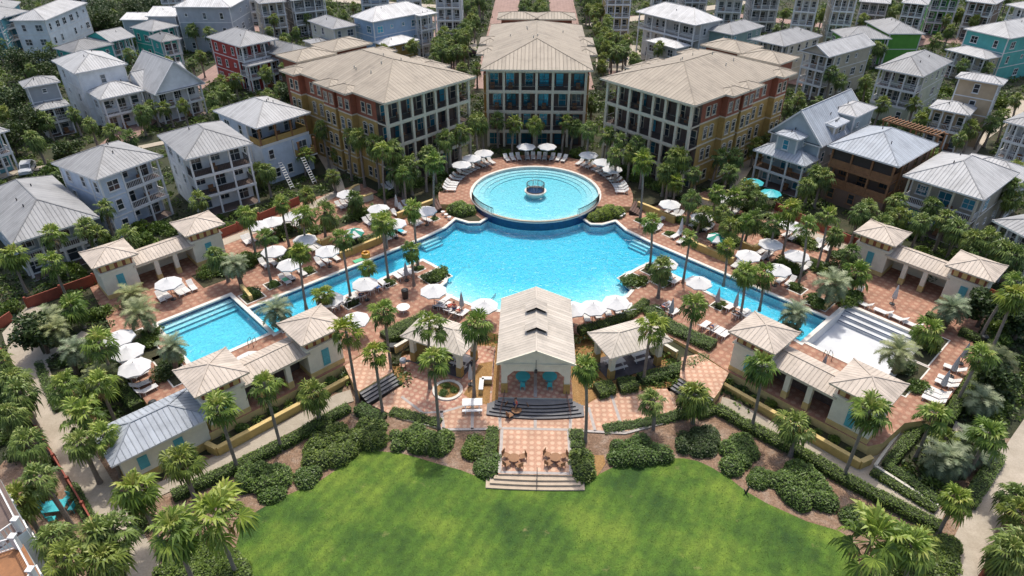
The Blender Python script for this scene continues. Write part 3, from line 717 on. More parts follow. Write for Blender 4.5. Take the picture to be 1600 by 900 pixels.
def block(root, x0, y0, x1, y1, zb, ze, n_st, wall, roof, pitch=22, kind='hip', over=.6, porch=0.0, bays=3, rail='white', railkind='bars', trim='white', glass='glass', sides='flr', porch_levels=None, col='white', fascia=None, open_top=False, wins=True, wr=None, gable_vent=False, pfloor='porch_floor', dens=2.7, screen=False, roofless=False):
    wr = wr or rnd; fh = (ze-zb)/n_st; W = wallm(wall) if isinstance(wall, tuple) else MT[wall]
    y1b = y0+porch
    mb = MB(); mb.box(((x0+x1)/2, (y1b+y1)/2, (zb+ze)/2-.3), (x1-x0, y1-y1b, ze-zb+.6), W)
    for st in range(1, n_st):
        mb.box(((x0+x1)/2, (y1b+y1)/2, zb+fh*st), (x1-x0+.06, y1-y1b+.06, .16), MT[trim])
    for cx in (x0, x1):
        for cy in (y1b, y1): mb.box((cx, cy, (zb+ze)/2), (.2, .2, ze-zb-.01), MT[trim])
    lo = min(porch_levels) if (porch and porch_levels) else 0
    if lo: mb.box(((x0+x1)/2, (y0+y1b)/2, zb+fh*lo/2-.3), (x1-x0-.02, porch-.02, fh*lo+.6), W)
    mb.obj('wall', root)
    if not roofless:
        rb = MB(); top = roof_mesh(rb, x1-x0, y1-y0, ze, pitch, MT[roof], kind, over, MT[fascia or trim], gw=W)
        if kind == 'gable_y':      # the wall inside the gable
            pass
        for _ in range(wr.randint(1, 3)):
            px, py = wr.uniform(.25, .75)*(x1-x0), wr.uniform(.25, .75)*(y1-y0)
            t = math.tan(R(pitch))
            e = min(px, x1-x0-px, py, y1-y0-py)+over
            if kind == 'gable_y': e = min(px, x1-x0-px)+over
            if kind == 'gable_x': e = min(py, y1-y0-py)+over
            rb.tube([(px, py, ze+.1+e*t), (px, py, ze+.55+e*t)], .07, MT['dark_metal'], 6)
        ro = rb.obj('roof', root, (x0, y0, 0))
    if porch:
        lv = porch_levels or list(range(n_st))
        for st in lv:
            z = zb+fh*st; sl = MB()
            sl.box(((x0+x1)/2, y0+porch/2, z-.12), (x1-x0, porch-.01, .24), MT[trim], top=MT[pfloor])
            if st > 0: sl.box(((x0+x1)/2, y0+.05, z-.02), (x1-x0+.1, .12, .36), MT[trim])
            sl.obj('porch_floor', root)
        z_lo = zb if min(lv) == 0 else zb+fh*lo
        hi = ze if not open_top else zb+fh*(n_st-1)+.05
        for k in range(bays+1):
            x = x0+.13+(x1-x0-.26)*k/bays
            c = MB(); c.box((x, y0+.14, (z_lo+hi)/2), (.24, .24, hi-z_lo-.02), MT[col]); c.box((x, y0+.14, hi-.12), (.34, .34, .16), MT[col]); c.obj('column', root)
        for st in lv:
            z = zb+fh*st
            if st > 0 or rail:
                if st == 0 and zb < 2.2: continue
                rr = MB()
                for k in range(bays):
                    railing(rr, (x0+.26+(x1-x0-.5)*k/bays, y0+.14), (x0+.22+(x1-x0-.5)*(k+1)/bays, y0+.14), z, MT[rail], railkind)
                for xx in (x0+.13, x1-.13): railing(rr, (xx, y0+.27), (xx, y1b-.05), z, MT[rail], railkind)
                rr.obj('railing', root)
        if lo: add_windows(root, x0, y0, x1, y1, zb, zb+fh*lo, lo, 'f', trim, glass, wr, dens)
        for st in range(lo, n_st):                            # doors and windows behind the porch
            for k in range(bays):
                x = x0+(x1-x0)*(k+.5)/bays; z = zb+fh*st
                bw = (x1-x0)/bays
                if (k+st) % 2 == 0:
                    put('glass_door', window_mesh(min(1.7, bw*.62), 2.15, trim, glass), root, (x, y1b-.03, z+.06), 0)
                else:
                    put('window', window_mesh(min(1.5, bw*.55), 1.45, trim, glass), root, (x, y1b-.03, z+.8), 0)
            if screen:
                sc = MB()
                for k in range(bays): sc.box((x0+(x1-x0)*(k+.5)/bays, y0+.24, zb+fh*st+fh/2), ((x1-x0)/bays-.3, .02, fh-.3), MT['screen'])
                if st == n_st-1: sc.obj('porch_screen', root)
        if wr.random() < .9:
            for st in lv[-2:]:                               # seats standing on the porch are furniture of their own
                PORCH_SPOTS.append((root, x0+wr.uniform(.25, .75)*(x1-x0), y0+porch*.5, zb+fh*st))
    if wins: add_windows(root, x0, y1b, x1, y1, zb, ze, n_st, sides if porch else sides, trim, glass, wr, dens)
PORCH_SPOTS = []
def house(label, cat, land, A, B, Cc, ze, n_st, wall, roof, group=None, over=.6, name='house', zb=None, back=None, depth=None, **kw):
    """A, B: the eave corners left and right of the main front, Cc: a corner at the back (photo pixels at height ze)"""
    a, b, c = Vector(G(*A, ze)), Vector(G(*B, ze)), Vector(G(*Cc, ze)); u = b-a; W = u.length; u.normalize(); n = Vector((-u.y, u.x))
    D = depth or max(abs((c-a).dot(n)), 4.0)
    if n.y < 0 and abs(u.x) > .2: pass
    ang = math.atan2(u.y, u.x)
    if (c-a).dot(n) < 0: pass
    zb = gz(*a) if zb is None else zb
    o = a+u*over+n*over
    root = empty(name, (o.x, o.y, 0), label, cat, group, ang)
    wr = random.Random(hash(label) % 9999 if False else sum(map(ord, label)))
    w, d = W-2*over, D-2*over
    cfg = dict(kw); fr = cfg.pop('extra', [])
    block(root, 0, 0, w, d, zb, ze, n_st, wall, roof, over=over, wr=wr, **cfg)
    BLOCK.append(rectf(o.x, o.y, ang, -.9, -.9, w+.9, d+.9))
    for e in fr:
        e = dict(e); r = e.pop('r'); x0, y0, x1, y1 = r[0]*w if abs(r[0]) <= 1.5 else r[0], r[1], r[2]*w if abs(r[2]) <= 1.5 else r[2], r[3]
        z0 = e.pop('zb', zb); z1 = e.pop('ze'); st = e.pop('n_st', 1)
        block(root, x0, y0, x1, y1, z0, z1, st, e.pop('wall', wall), e.pop('roof', roof), wr=wr, over=e.pop('over', .45), **e)
        BLOCK.append(rectf(o.x, o.y, ang, x0-.6, y0-.6, x1+.6, y1+.6))
    if land: LAND.append((o.x+(w/2)*u.x+n.x*d/2, o.y+w/2*u.y+n.y*d/2, land))
    return root, w, d
WHITE, CREAM_, GREY, DGREY, BLUE, LBLUE, TEAL, RED, BEIGE, TAN, GREEN, SAGE, BROWN, AQUA = (.78, .80, .82), (.62, .60, .50), (.36, .38, .40), (.22, .235, .25), (.30, .43, .58), (.55, .63, .74), (.05, .40, .36), (.34, .045, .04), (.48, .43, .34), (.50, .38, .25), (.12, .33, .05), (.50, .53, .42), (.20, .13, .095), (.12, .36, .42)
# ---- condominiums -------------------------------------------------
def condo(label, land, A, B, Cc, ze, bays, side_bay, teal=.22):
    a, b, c = Vector(G(*A, ze)), Vector(G(*B, ze)), Vector(G(*Cc, ze)); u = (b-a); W = u.length; u.normalize(); n = Vector((-u.y, u.x)); D = abs((c-a).dot(n)); ov = .8
    ang = math.atan2(u.y, u.x); o = a+u*ov+n*ov; w, d = W-2*ov, D-2*ov; zb = 1.5; n_st = 4; fh = (ze-zb)/n_st; pd = 2.4
    root = empty('condominium', (o.x, o.y, 0), label, 'apartment building', 'tan roofed apartment buildings around the round pool', ang)
    mb = MB()
    for st in range(n_st):
        m = MT['brick_red'] if st == n_st-1 else MT['mustard']
        mb.box((w/2, (pd+d)/2, zb+fh*(st+.5)), (w, d-pd, fh), m)
        if st: mb.box((w/2, (pd+d)/2, zb+fh*st), (w+.14, d-pd+.14, .22), MT['greige'])
    mb.obj('wall', root)
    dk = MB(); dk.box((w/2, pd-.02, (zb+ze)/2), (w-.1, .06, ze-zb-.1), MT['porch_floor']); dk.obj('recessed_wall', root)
    rb = MB(); top = roof_mesh(rb, w, d, ze, 17, MT['roof_tan'], 'hip', ov, MT['greige'], .28)
    for k in range(6): px, py = rnd.uniform(.2, .8)*w, rnd.uniform(.3, .7)*d; e = min(px, w-px, py, d-py)+ov; rb.tube([(px, py, ze+.2+e*.3), (px, py, ze+.75+e*.3)], .09, MT['stone'], 6)
    rb.obj('roof', root)
    for st in range(n_st):
        s = MB(); z = zb+fh*st
        s.box((w/2, pd/2, z-.13), (w, pd-.05, .26), MT['greige'], top=MT['porch_floor'])
        s.box((w/2, .02, z-.08), (w+.1, .14, .42), MT['greige']); s.obj('balcony_floor', root)
        if st:
            r = MB(); railing(r, (.2, .12), (w-.2, .12), z, MT['dark_metal'], 'bars', 1.05)
            for xx in (.12, w-.12): railing(r, (xx, .2), (xx, pd-.1), z, MT['dark_metal'], 'bars', 1.05)
            r.obj('balcony_railing', root)
        for k in range(bays):
            x = w*(k+.5)/bays; bw = w/bays
            wn = put('glass_door', window_mesh(bw*(.45+.25*rnd.random()), 2.25, 'greige' if rnd.random() < .6 else 'brown_metal', 'glass_teal' if rnd.random() < teal else 'glass'), root, (x+rnd.uniform(-.3, .3), pd-.08, z+.06), 0)
            if st and rnd.random() < .65: PORCH_SPOTS.append((root, x+rnd.uniform(-.4, .4), pd*.5, z))
    for k in range(bays+1):
        x = .2+(w-.4)*k/bays; c2 = MB(); c2.box((x, .16, (zb+ze)/2), (.4, .4, ze-zb-.02), MT['greige']); c2.obj('column', root)
    for st in range(n_st):
        p = MB(); z = zb+fh*(st+1)-.5
        for k in range(bays): p.box((.2+(w-.4)*(k+.5)/bays, .16, z+.16), ((w-.4)/bays-.42, .2, .22), MT['greige'])
        p.obj('balcony_beam', root)
    for side, sx in (('l', 0.0), ('r', w)):                   # bays with rows of windows on the flanks
        rz = -math.pi/2 if side == 'l' else math.pi/2; dx = -1 if side == 'l' else 1
        for (y0, y1, bay) in side_bay:
            if bay:
                for st in range(n_st):
                    m = MT['brick_red'] if st == n_st-1 else MT['mustard']
                    q = MB(); q.box((sx+dx*.5, (y0+y1)/2, zb+fh*(st+.5)), (1.06, y1-y0, fh-.02), m); q.box((sx+dx*.52, (y0+y1)/2, zb+fh*st+.1), (1.16, y1-y0+.1, .2), MT['greige']); q.obj('bay', root)
                rr = MB(); roof_mesh(rr, 2.6, y1-y0, ze, 17, MT['roof_tan'], 'hip', .6, MT['greige'], .28); rr.obj('bay_roof', root, (sx-(1.55 if dx < 0 else 1.05), y0, .02))
            for st in range(n_st):
                nW = max(1, int((y1-y0)/1.5))
                for k in range(nW):
                    y = y0+(y1-y0)*(k+.5)/nW
                    put('window', window_mesh(1.0, 1.6, 'greige', 'glass', arch=(st == n_st-2 or st == 1)), root, (sx+dx*(1.06 if bay else .04), y, zb+fh*st+.75), rz)
    BLOCK.append(rectf(o.x, o.y, ang, -1.6, -.9, w+1.6, d+.9))
    LAND.append((o.x+w/2*u.x+n.x*1, o.y+w/2*u.y+n.y*1, land))
    return root, w, d, zb
def stair_house(root, x0, y0, x1, y1, ze):
    mb = MB(); mb.box(((x0+x1)/2, (y0+y1)/2, ze/2+.7), (x1-x0, y1-y0, ze-1.4), MT['brick_red']); w = mb.obj('stair_tower', root)
    rb = MB(); roof_mesh(rb, x1-x0, y1-y0, ze, 15, MT['roof_tan'], 'hip', .8, MT['greige'], .25); o = rb.obj('tower_roof', w, (x0, y0, 0))
SB = [(3.2, 6.2, False), (7.2, 10.6, True), (11.4, 14.4, True), (16, 20, False), (21, 24, True)]
rt, w, d, zb = condo('tan roofed apartment building left of the round pool with red top floor', 'the left apartment building', (600, 164.5), (744.5, 122), (460, 104.5), 15, 7, SB)
stair_house(rt, 2, d+1.0, 8.2, d+6, 15.6); stair_house(rt, 9.4, d+1.5, 16, d+7, 15.8)
rt, w, d, zb = condo('tan roofed apartment building right of the round pool with red top floor', 'the right apartment building', (937, 124.5), (1086, 168), (1225, 109), 15, 7, SB)
stair_house(rt, w-8.2, d+1.0, w-2, d+6, 15.6); stair_house(rt, w-16, d+1.5, w-9.4, d+7, 15.8)
# the central block, square to the axis
def center():
    global CENTER
    yA = 110.2
    px = 15
    o = (-8.1, 111.0)
    A = proj(-8.9, 110.2, 15)
    return A
rt, w, d, zb = condo('tan roofed apartment building in the middle behind the round pool', 'the middle apartment building', proj(-9.0, 110.2, 15)[:2], proj(9.0, 110.2, 15)[:2], proj(9.0, 142.0, 15)[:2], 15, 6, [(3, 6, False), (9, 13, True), (16, 20, True)], teal=.75)
stair_house(rt, 1.2, d+1.2, 7.8, d+5.4, 16.2); stair_house(rt, w-7.8, d+1.2, w-1.2, d+5.4, 16.2)
# ---- tower huts and links ----------------------------------------
def hut(cx, cy, sx, label, land, side, shutter_side):
    s = 3.7; ang = R(45) if sx < 0 else R(-45)           # local x runs along the row of huts
    z0 = DZ-1.3; zt = DZ+4.55; zm = DZ+3.35
    root = empty('tower_hut', (cx, cy, 0), label, 'pavilion', 'cream tower huts with pyramid roofs', ang)
    mb = MB(); h = s/2
    mb.box((0, 0, (z0+DZ+.55)/2), (s+.08, s+.08, DZ+.55-z0), MT['pale_yellow']); mb.box((0, 0, (DZ+.55+zm)/2), (s, s, zm-DZ-.55-.01), MT['cream'])
    mb.obj('wall', root)
    c = MB(); c.box((0, 0, zm+.03), (s+.3, s+.3, .16), MT['cream']); c.obj('cornice', root)
    f = MB(); f.box((0, 0, (zm+.11+zt)/2), (s-.25, s-.25, zt-zm-.11), MT['brick_red'])
    for k in range(4):
        t = -h+.55+k*(s-1.1)/3
        if k in (0, 1, 2, 3):
            for (x, y, w1, w2) in ((t, -h+.1, .5, .08), (t, h-.1, .5, .08), (-h+.1, t, .08, .5), (h-.1, t, .08, .5)): f.box((x, y, (zm+.16+zt-.08)/2), (w1, w2, zt-zm-.3), MT['pale_yellow'])
    f.obj('frieze', root)
    rb = MB(); roof_mesh(rb, s, s, zt, 19, MT['roof_hut'], 'hip', .62, MT['greige'], .16); rb.obj('roof', root, (-h, -h, 0))
    for sd in shutter_side:
        x, y, rz = {'f': (0, -h-.05, 0), 'b': (0, h+.05, math.pi), 'l': (-h-.05, 0, -math.pi/2), 'r': (h+.05, 0, math.pi/2)}[sd]
        q = MB(); q.box((0, 0, 0), (.75, .08, 1.9), MT['teal_shutter'])
        for i in range(9): q.box((0, -.05, -.84+i*.21), (.6, .03, .05), MT['teal_shutter'])
        q.obj('shutter', root, (x, y, DZ+1.75), rz)
    BLOCK.append(rectf(cx, cy, ang, -h-.7, -h-.7, h+.7, h+.7)); LAND.append((cx, cy, land)); return root
def link(p, q, sx, label, wdt=3.4, zt=DZ+2.9, back=None, stone=False):
    """low roofed passage between two huts, open in front with square posts"""
    p, q = Vector(p), Vector(q); d = (q-p); L = d.length; ang = math.atan2(d.y, d.x)
    root = empty('link_shelter', (p.x, p.y, 0), label, 'shelter', 'low roofed passages between the tower huts', ang)
    rb = MB(); roof_mesh(rb, L+.1, wdt, zt, 20, MT['roof_hut'], 'gable_x', .25, MT['greige'], .16); rb.obj('roof', root, (-.05, -wdt/2, 0))
    w = MB(); yb = back*(wdt/2-.2); yp = -(wdt/2-.2)
    w.box((L/2, yb, (DZ-.9+zt)/2), (L, .2, zt-DZ+.9), MT['brown_stone'] if stone else MT['cream']); w.obj('back_wall', root)
    for k in (1, 2):
        c = MB(); c.box((L*k/3, yp, (DZ+zt)/2-.4), (.5, .5, zt-DZ+.8), MT['cream']); c.box((L*k/3, yp, DZ+.1), (.58, .58, 1.4), MT['pale_yellow']); c.obj('post', root)
    b = MB(); b.box((L/2, yp, zt-.16), (L, .4, .3), MT['cream']); b.obj('beam', root)
    BLOCK.append(rectf(p.x, p.y, ang, -.2, -wdt/2-.3, L+.2, wdt/2+.3)); return root
MT['brown_stone'] = M('brown_stone_wall', (.12, .085, .075), .9, .35, 3)
for sx, sd in ((-1, 'left'), (1, 'right')):
    f1, f2, b1, b2 = (sx*29.05, 46.1), (sx*22.0, 53.4), (sx*49.1, 66.4), (sx*41.9, 73.9)
    inner = 'fr' if sx < 0 else 'fl'
    hut(*f1, sx, 'cream tower hut nearest the lawn on the %s, lower of the front pair' % sd, 'the lower %s tower hut' % sd, sd, 'fb')
    hut(*f2, sx, 'cream tower hut beside the %s end of the plaza, upper of the front pair' % sd, 'the inner %s tower hut' % sd, sd, 'fb')
    hut(*b1, sx, 'cream tower hut at the outer corner behind the %s square pool' % sd, 'the outer %s tower hut' % sd, sd, 'f' )
    hut(*b2, sx, 'cream tower hut nearest the houses on the %s of the long arm' % sd, 'the rear %s tower hut' % sd, sd, 'f')
    off = 1.32
    def between(a, b, shift):
        a, b = Vector(a), Vector(b); d = (b-a).normalized(); n = Vector((-d.y, d.x)); return a+d*1.86+n*shift, b-d*1.86+n*shift
    p, q = (between(f1, f2, 0) if sx < 0 else between(f2, f1, 0))
    link(p, q, sx, 'low tan roofed passage joining the two front tower huts on the %s' % sd, back=.35, stone=True)
    p, q = (between(b1, b2, 0) if sx < 0 else between(b2, b1, 0))
    link(p, q, sx, 'low tan roofed shelter joining the two rear tower huts on the %s' % sd, back=1)
# ---- white roofed annex beside the lower left hut -------------------
ang = R(45); o = Vector((-29.05, 46.1))+Vector((-.7071, -.7071))*9.3+Vector((.7071, -.7071))*1.9
root = empty('annex', (o.x, o.y, 0), 'low cream building with blue white metal hip roof and teal shutters', 'building', None, ang)
w, d = 7.2, 4.0; zb, ze = -.2, 3.5
mb = MB(); mb.box((w/2, d/2, (zb+ze)/2+.5), (w, d, ze-zb-1.0), MT['cream']); mb.box((w/2, d/2, zb+.5), (w+.08, d+.08, 1.0), MT['yellow']); mb.obj('wall', root)
rb = MB(); roof_mesh(rb, w, d, ze, 24, MT['roof_blue'], 'hip', .7, MT['white'], .16); rb.obj('roof', root)
for x in (1.6, 4.6):
    q = MB(); q.box((0, 0, 0), (.8, .08, 1.3), MT['teal_shutter'])
    for i in range(6): q.box((0, -.05, -.5+i*.2), (.64, .03, .05), MT['teal_shutter'])
    q.obj('shutter', root, (x, -.05, 2.0))
BLOCK.append(rectf(o.x, o.y, ang, -.8, -.8, w+.8, d+.8)); LAND.append((o.x+1, o.y+3, 'the low blue roofed building'))
o2 = o+Vector((.7071, .7071))*7.25; root = empty('gate_wall', (o2.x, o2.y, 0), 'yellow gate wall with dark steps beside the low blue roofed building', 'wall', None, ang)
mb = MB(); mb.box((1.2, .6, 1.3), (2.3, .5, 3.0), MT['yellow']); mb.box((1.2, .6, 2.86), (2.4, .6, .12), MT['pale_yellow']); mb.obj('wall', root)
mb = MB()
for k in range(4): mb.box((1.2, .2-.35*k, .5-.14*k), (2.0, .36, .9-.02*k-.28*k*.5), MT['grey_step'])
mb.obj('steps', root)
# ---- gabled pavilion ----------------------------------------------
root = empty('gabled_pavilion', (0, 48.6, 0), 'open gabled pavilion with pale metal roof and two dark roof vents facing the lawn', 'pavilion')
pw, pd_, ze = 3.25, 11.6, DZ+3.4
mb = MB(); mb.sheet([[(-pw-.3, 0), (pw+.3, 0), (pw+.3, pd_), (-pw-.3, pd_)]], DZ+.002, MT['terrace_tile_dark'] if 'terrace_tile_dark' in MT else MT['plaza_tile']); mb.skirt([(-pw-.3, 0), (pw+.3, 0), (pw+.3, pd_), (-pw-.3, pd_)], 0.2, DZ+.002, MT['stone']); mb.box((0, 5.8, DZ+.008), (.32, 11.4, .006), MT['band']); mb.obj('floor', root)
rb = MB(); roof_mesh(rb, 2*pw, 9.9, ze, 23, MT['roof_pav'], 'gable_y', .45, MT['cream'], .14); rb.obj('roof', root, (-pw, 1.15, 0))
h = (pw+.45)*math.tan(R(23))+.14
for yy in (4.0, 7.3):
    v = MB(); zr = ze+h
    v.face([(0, yy, zr+.05), (-.95, yy, zr-.40), (-.95, yy, zr-.06), (0, yy, zr+.42)], MT['dark_metal']); v.face([(0, yy, zr+.05), (0, yy, zr+.42), (.95, yy, zr-.06), (.95, yy, zr-.40)], MT['dark_metal'])
    v.slope([(0, yy-.25, zr+.47), (-1.1, yy-.25, zr-.09), (-1.1, yy+1.5, zr-.09), (0, yy+1.5, zr+.47)][::-1], MT['roof_pav']); v.slope([(0, yy-.25, zr+.47), (1.1, yy-.25, zr-.09), (1.1, yy+1.5, zr-.09), (0, yy+1.5, zr+.47)], MT['roof_pav'])
    v.obj('roof_vent', root)
fw = MB(); pts = [(-pw, 0), (-2.72, 0), (-2.72, 1.95), (-2.05, 2.62), (2.05, 2.62), (2.72, 1.95), (2.72, 0), (pw, 0), (pw, 3.45), (0, 3.42+pw*math.tan(R(23))), (-pw, 3.45)]
L = [Vector((x, z, 0)) for x, z in pts]
for t in tessellate_polygon([L]):
    q = [L[i] for i in t]
    for yy in (.78, 1.08): fw.face([(p.x, yy, DZ+p.y) for p in q], MT['pale_cream'] if 'pale_cream' in MT else MT['cream'])
n_ = len(pts)
for i in range(n_):
    a, b = pts[i], pts[(i+1) % n_]; fw.face([(a[0], .78, DZ+a[1]), (a[0], 1.08, DZ+a[1]), (b[0], 1.08, DZ+b[1]), (b[0], .78, DZ+b[1])], MT['cream'])
fw.obj('gable_wall', root)
for sx in (-1, 1):
    for yy in (.93, 5.9, 10.8):
        c = MB(); c.box((sx*2.98, yy, DZ+1.7), (.5, .5, 3.4) if yy > 2 else (.56, .34, 3.38), MT['cream']); c.box((sx*2.98, yy, DZ+.55), (.62, .62, 1.1), MT['mustard']); c.obj('pillar', root)
bm_ = MB(); bm_.box((0, 10.8, DZ+3.15), (6.4, .4, .5), MT['cream'])
for sx in (-1, 1): bm_.box((sx*2.98, 6.2, DZ+3.15), (.4, 8.7, .48), MT['cream'])
bm_.obj('beam', root)
lm = MB(); lm.tube([(0, .62, DZ+4.1), (0, .62, DZ+2.9)], .025, MT['dark_metal'], 6); lm.lathe([(0, .35), (.14, .3), (.16, 0), (0, -.05)], (0, .62, DZ+2.6), MT['dark_metal'], 8); lm.obj('lantern', root)
BLOCK.append(rectf(0, 48.6, 0, -3.9, -1.8, 3.9, 12.2)); LAND.append((0, 47.5, 'the gabled pavilion'))
# ---- arch shelters --------------------------------------------------
def shelter(sx, label, land):
    ang = R(-25) if sx < 0 else R(25); c = Vector((sx*9.45, 55.1)); w, d = 6.0, 3.4; zt = TZ+3.3
    root = empty('picnic_shelter', (c.x, c.y, 0), label, 'shelter', 'hip roofed picnic shelters beside the pavilion', ang)
    rb = MB(); roof_mesh(rb, w, d, zt, 22, MT['roof_pav'], 'hip', .6, MT['cream'], .16); rb.obj('roof', root, (-w/2, -d/2, 0))
    f = MB(); f.box((0, 0, TZ+.02), (w+.2, d+.2, .09), MT['dark_metal'] if sx > 0 else MT['grey_step'], top=MT['slate']); f.obj('floor', root)
    for x in (-w/2+.25, w/2-.25):
        for y in (-d/2+.25, d/2-.25):
            q = MB(); q.box((x, y, TZ+1.65), (.5, .5, 3.28), MT['cream']); q.box((x, y, TZ+.6), (.58, .58, 1.2), MT['mustard']); q.obj('pillar', root)
    for yy in (-d/2+.25, d/2-.25):
        q = MB(); q.box((0, yy, zt-.22), (w-1.0, .4, .42), MT['cream'])
        for x in (-w/2+.62, w/2-.62): q.face([(x, yy-.2, zt-.43), (x+(.5 if x < 0 else -.5), yy-.2, zt-.43), (x-.12 if x < 0 else x+.12, yy-.2, zt-1.0)][::(1 if x > 0 else -1)], MT['cream'])
        q.obj('beam', root)
    for xx in (-w/2+.25, w/2-.25):
        q = MB(); q.box((xx, 0, zt-.22), (.4, d-1.0, .42), MT['cream']); q.obj('beam', root)
    if sx < 0:
        q = MB(); q.box((-w/2+.3, 0, TZ+1.5), (.3, d-1.0, 3.0), MT['yellow']); q.box((-.5, d/2-.3, TZ+1.5), (w-3, .3, 3.0), MT['yellow']); q.obj('wall', root)
    BLOCK.append(rectf(c.x, c.y, ang, -w/2-.7, -d/2-.7, w/2+.7, d/2+.7)); LAND.append((c.x, c.y-1.5, land)); return root
MT['slate'] = M('slate_floor', (.075, .07, .085), .7, .25)
MT['terrace_tile_dark'] = MT['plaza_tile']
SHL = shelter(-1, 'hip roofed shelter with arched sides left of the gabled pavilion', 'the left picnic shelter')
SHR = shelter(1, 'hip roofed open shelter over picnic tables right of the gabled pavilion', 'the right picnic shelter')
# ================================================================== HOUSES (left of the pool, then right, then the far rows)
Hh = house
Hh('grey roofed white house with three tiers of dark porches behind the left tower huts', 'house', 'the white porch house', (289, 252), (396, 225.5), (237, 215), 10.4, 3, WHITE, 'roof_grey', porch=2.6, bays=3, rail='dark_metal', sides='lr')
Hh('pale blue three storey house with white balconies behind the rear left tower hut', 'house', 'the pale blue balcony house', (150, 284), (256, 245), (110, 247), 10.0, 3, LBLUE, 'roof_grey', porch=2.2, bays=3, rail='white', sides='lr', dens=2.4, extra=[dict(r=(-.002, -.04, .36, 2.3), ze=9.85, n_st=3, roofless=True, wall=LBLUE, sides='fl', dens=2.0)])
Hh('blue house with a yellow roof terrace and spiral stairs beside the left apartment building', 'house', 'the blue and yellow house', (400, 203), (486, 177), (343, 172), 10.6, 3, LBLUE, 'roof_light', porch=3.2, bays=3, rail='mustard', railkind='solid', col='wood', sides='lr', porch_levels=[2], extra=[dict(r=(.62, -1.5, 1.0, -.05), zb=4.6, ze=7.2, n_st=1, porch=1.4, bays=1, rail='mustard', railkind='solid', roofless=True, wins=False, col='wood', wall=LBLUE)])
Hh('large low house with a wide grey hip roof at the left edge', 'house', 'the wide grey roofed house', (19, 384), (156, 341), (85, 275), 6.9, 2, (.40, .47, .52), 'roof_grey', porch=1.8, bays=4, pitch=27)
Hh('big white house with a pale roof and a lower porch roof in front', 'house', 'the big white house', (116, 117), (200, 101), (84, 95), 11.2, 3, WHITE, 'roof_light', porch=0, sides='flr', dens=4.5, extra=[dict(r=(.12, -6.0, 1.0, -.05), ze=7.6, n_st=2, porch=1.6, bays=3, pitch=26)])
Hh('white gabled cottage with a steep grey roof and small balcony', 'house', 'the white gabled cottage', (243, 150), (321, 131), (222, 84), 7.2, 2, WHITE, 'roof_light', kind='gable_y', pitch=46, porch=1.8, bays=3, porch_levels=[0, 1], depth=12, extra=[dict(r=(-.02, 5.0, 1.02, 10), ze=7.3, n_st=2, kind='gable_x', pitch=40, over=.5)])
Hh('red house with white trim and a grey hip roof', 'house', 'the red house', (375, 75), (436, 62), (331, 57), 10.6, 3, RED, 'roof_grey', porch=2.2, bays=3, extra=[dict(r=(.0, -1.5, 1.0, -.05), ze=6.9, n_st=2, pitch=16, wall=RED, porch=1.0, bays=3)])
Hh('grey house with french doors onto a small white balcony at the left', 'house', 'the grey balcony house', (37, 139), (95, 129), (2, 134), 9.8, 3, GREY, 'roof_grey', sides='flr', porch=0, extra=[dict(r=(.0, -3.2, 1.0, -.05), ze=6.4, n_st=2, pitch=14, porch=1.6, bays=2)])
Hh('white three storey house with a pale cream end at the top left', 'house', 'the tall white house', (71, 33), (137, 5), (17, 32.5), 11.0, 3, (.70, .75, .78), 'roof_light', porch=0, sides='flr', dens=3.0)
Hh('turquoise porch house cut by the left edge behind the parked silver car', 'house', 'the left edge porch house', (-75, 232), (16, 205), (-90, 196), 8.2, 2, AQUA, 'roof_grey', porch=2.0, bays=4, depth=9)
Hh('aqua house cut by the left edge of the picture', 'house', 'the aqua house', (-60, 36), (0, 32), (-40, 8), 10.0, 3, AQUA, 'roof_grey', porch=0, glass='glass_teal')
Hh('deep teal house with a dark upper porch behind the tall white house', 'house', None, (2, 30), (46, 18), (-10, 5), 9.6, 3, (.06, .22, .30), 'roof_grey', porch=1.8, bays=2)
Hh('long grey house with a pale stepped roof near the top left', 'house', 'the long grey house', (269, 12), (360, 12.5), (269, -6), 12.0, 3, (.40, .43, .47), 'roof_white', porch=0, sides='flr', dens=4, extra=[dict(r=(-8, 1.0, -.1, 10), ze=9.6, n_st=2, kind='gable_x', pitch=15, roof='roof_white'), dict(r=(-15, 1.6, -8.1, 9), ze=8.6, n_st=2, kind='gable_x', pitch=12, roof='roof_white')])
Hh('turquoise house under joined grey roofs in front of the long grey house', 'house', 'the turquoise house', (172, 67), (212, 58), (165, 52), 7.6, 2, TEAL, 'roof_grey', kind='gable_x', pitch=18, porch=1.6, bays=3, extra=[dict(r=(-9, -.8, -.1, 6.5), ze=7.2, n_st=2, pitch=20, wall=TEAL, roof='roof_dark'), dict(r=(9.5, -1.6, 16, 6), ze=8.2, n_st=2, pitch=22, wall=TEAL, porch=1.3, bays=3)])
Hh('small turquoise garden house with one white balcony', 'house', None, (252, 67), (285, 61), (250, 55), 7.8, 2, TEAL, 'roof_dark', pitch=24, porch=1.2, bays=2)
Hh('dark roofed brown house behind the left apartment building', 'house', None, (455, 92), (500, 80), (418, 68), 8.2, 2, (.24, .13, .10), 'roof_dark', porch=0)
Hh('cream house with a grey roof and roof balcony at the top', 'house', 'the cream house', (520, 47), (560, 40), (488, 32), 10.0, 3, CREAM_, 'roof_grey', porch=0, extra=[dict(r=(-4.5, -.5, -.1, 6), ze=7.0, n_st=2, pitch=12, wall=CREAM_)])
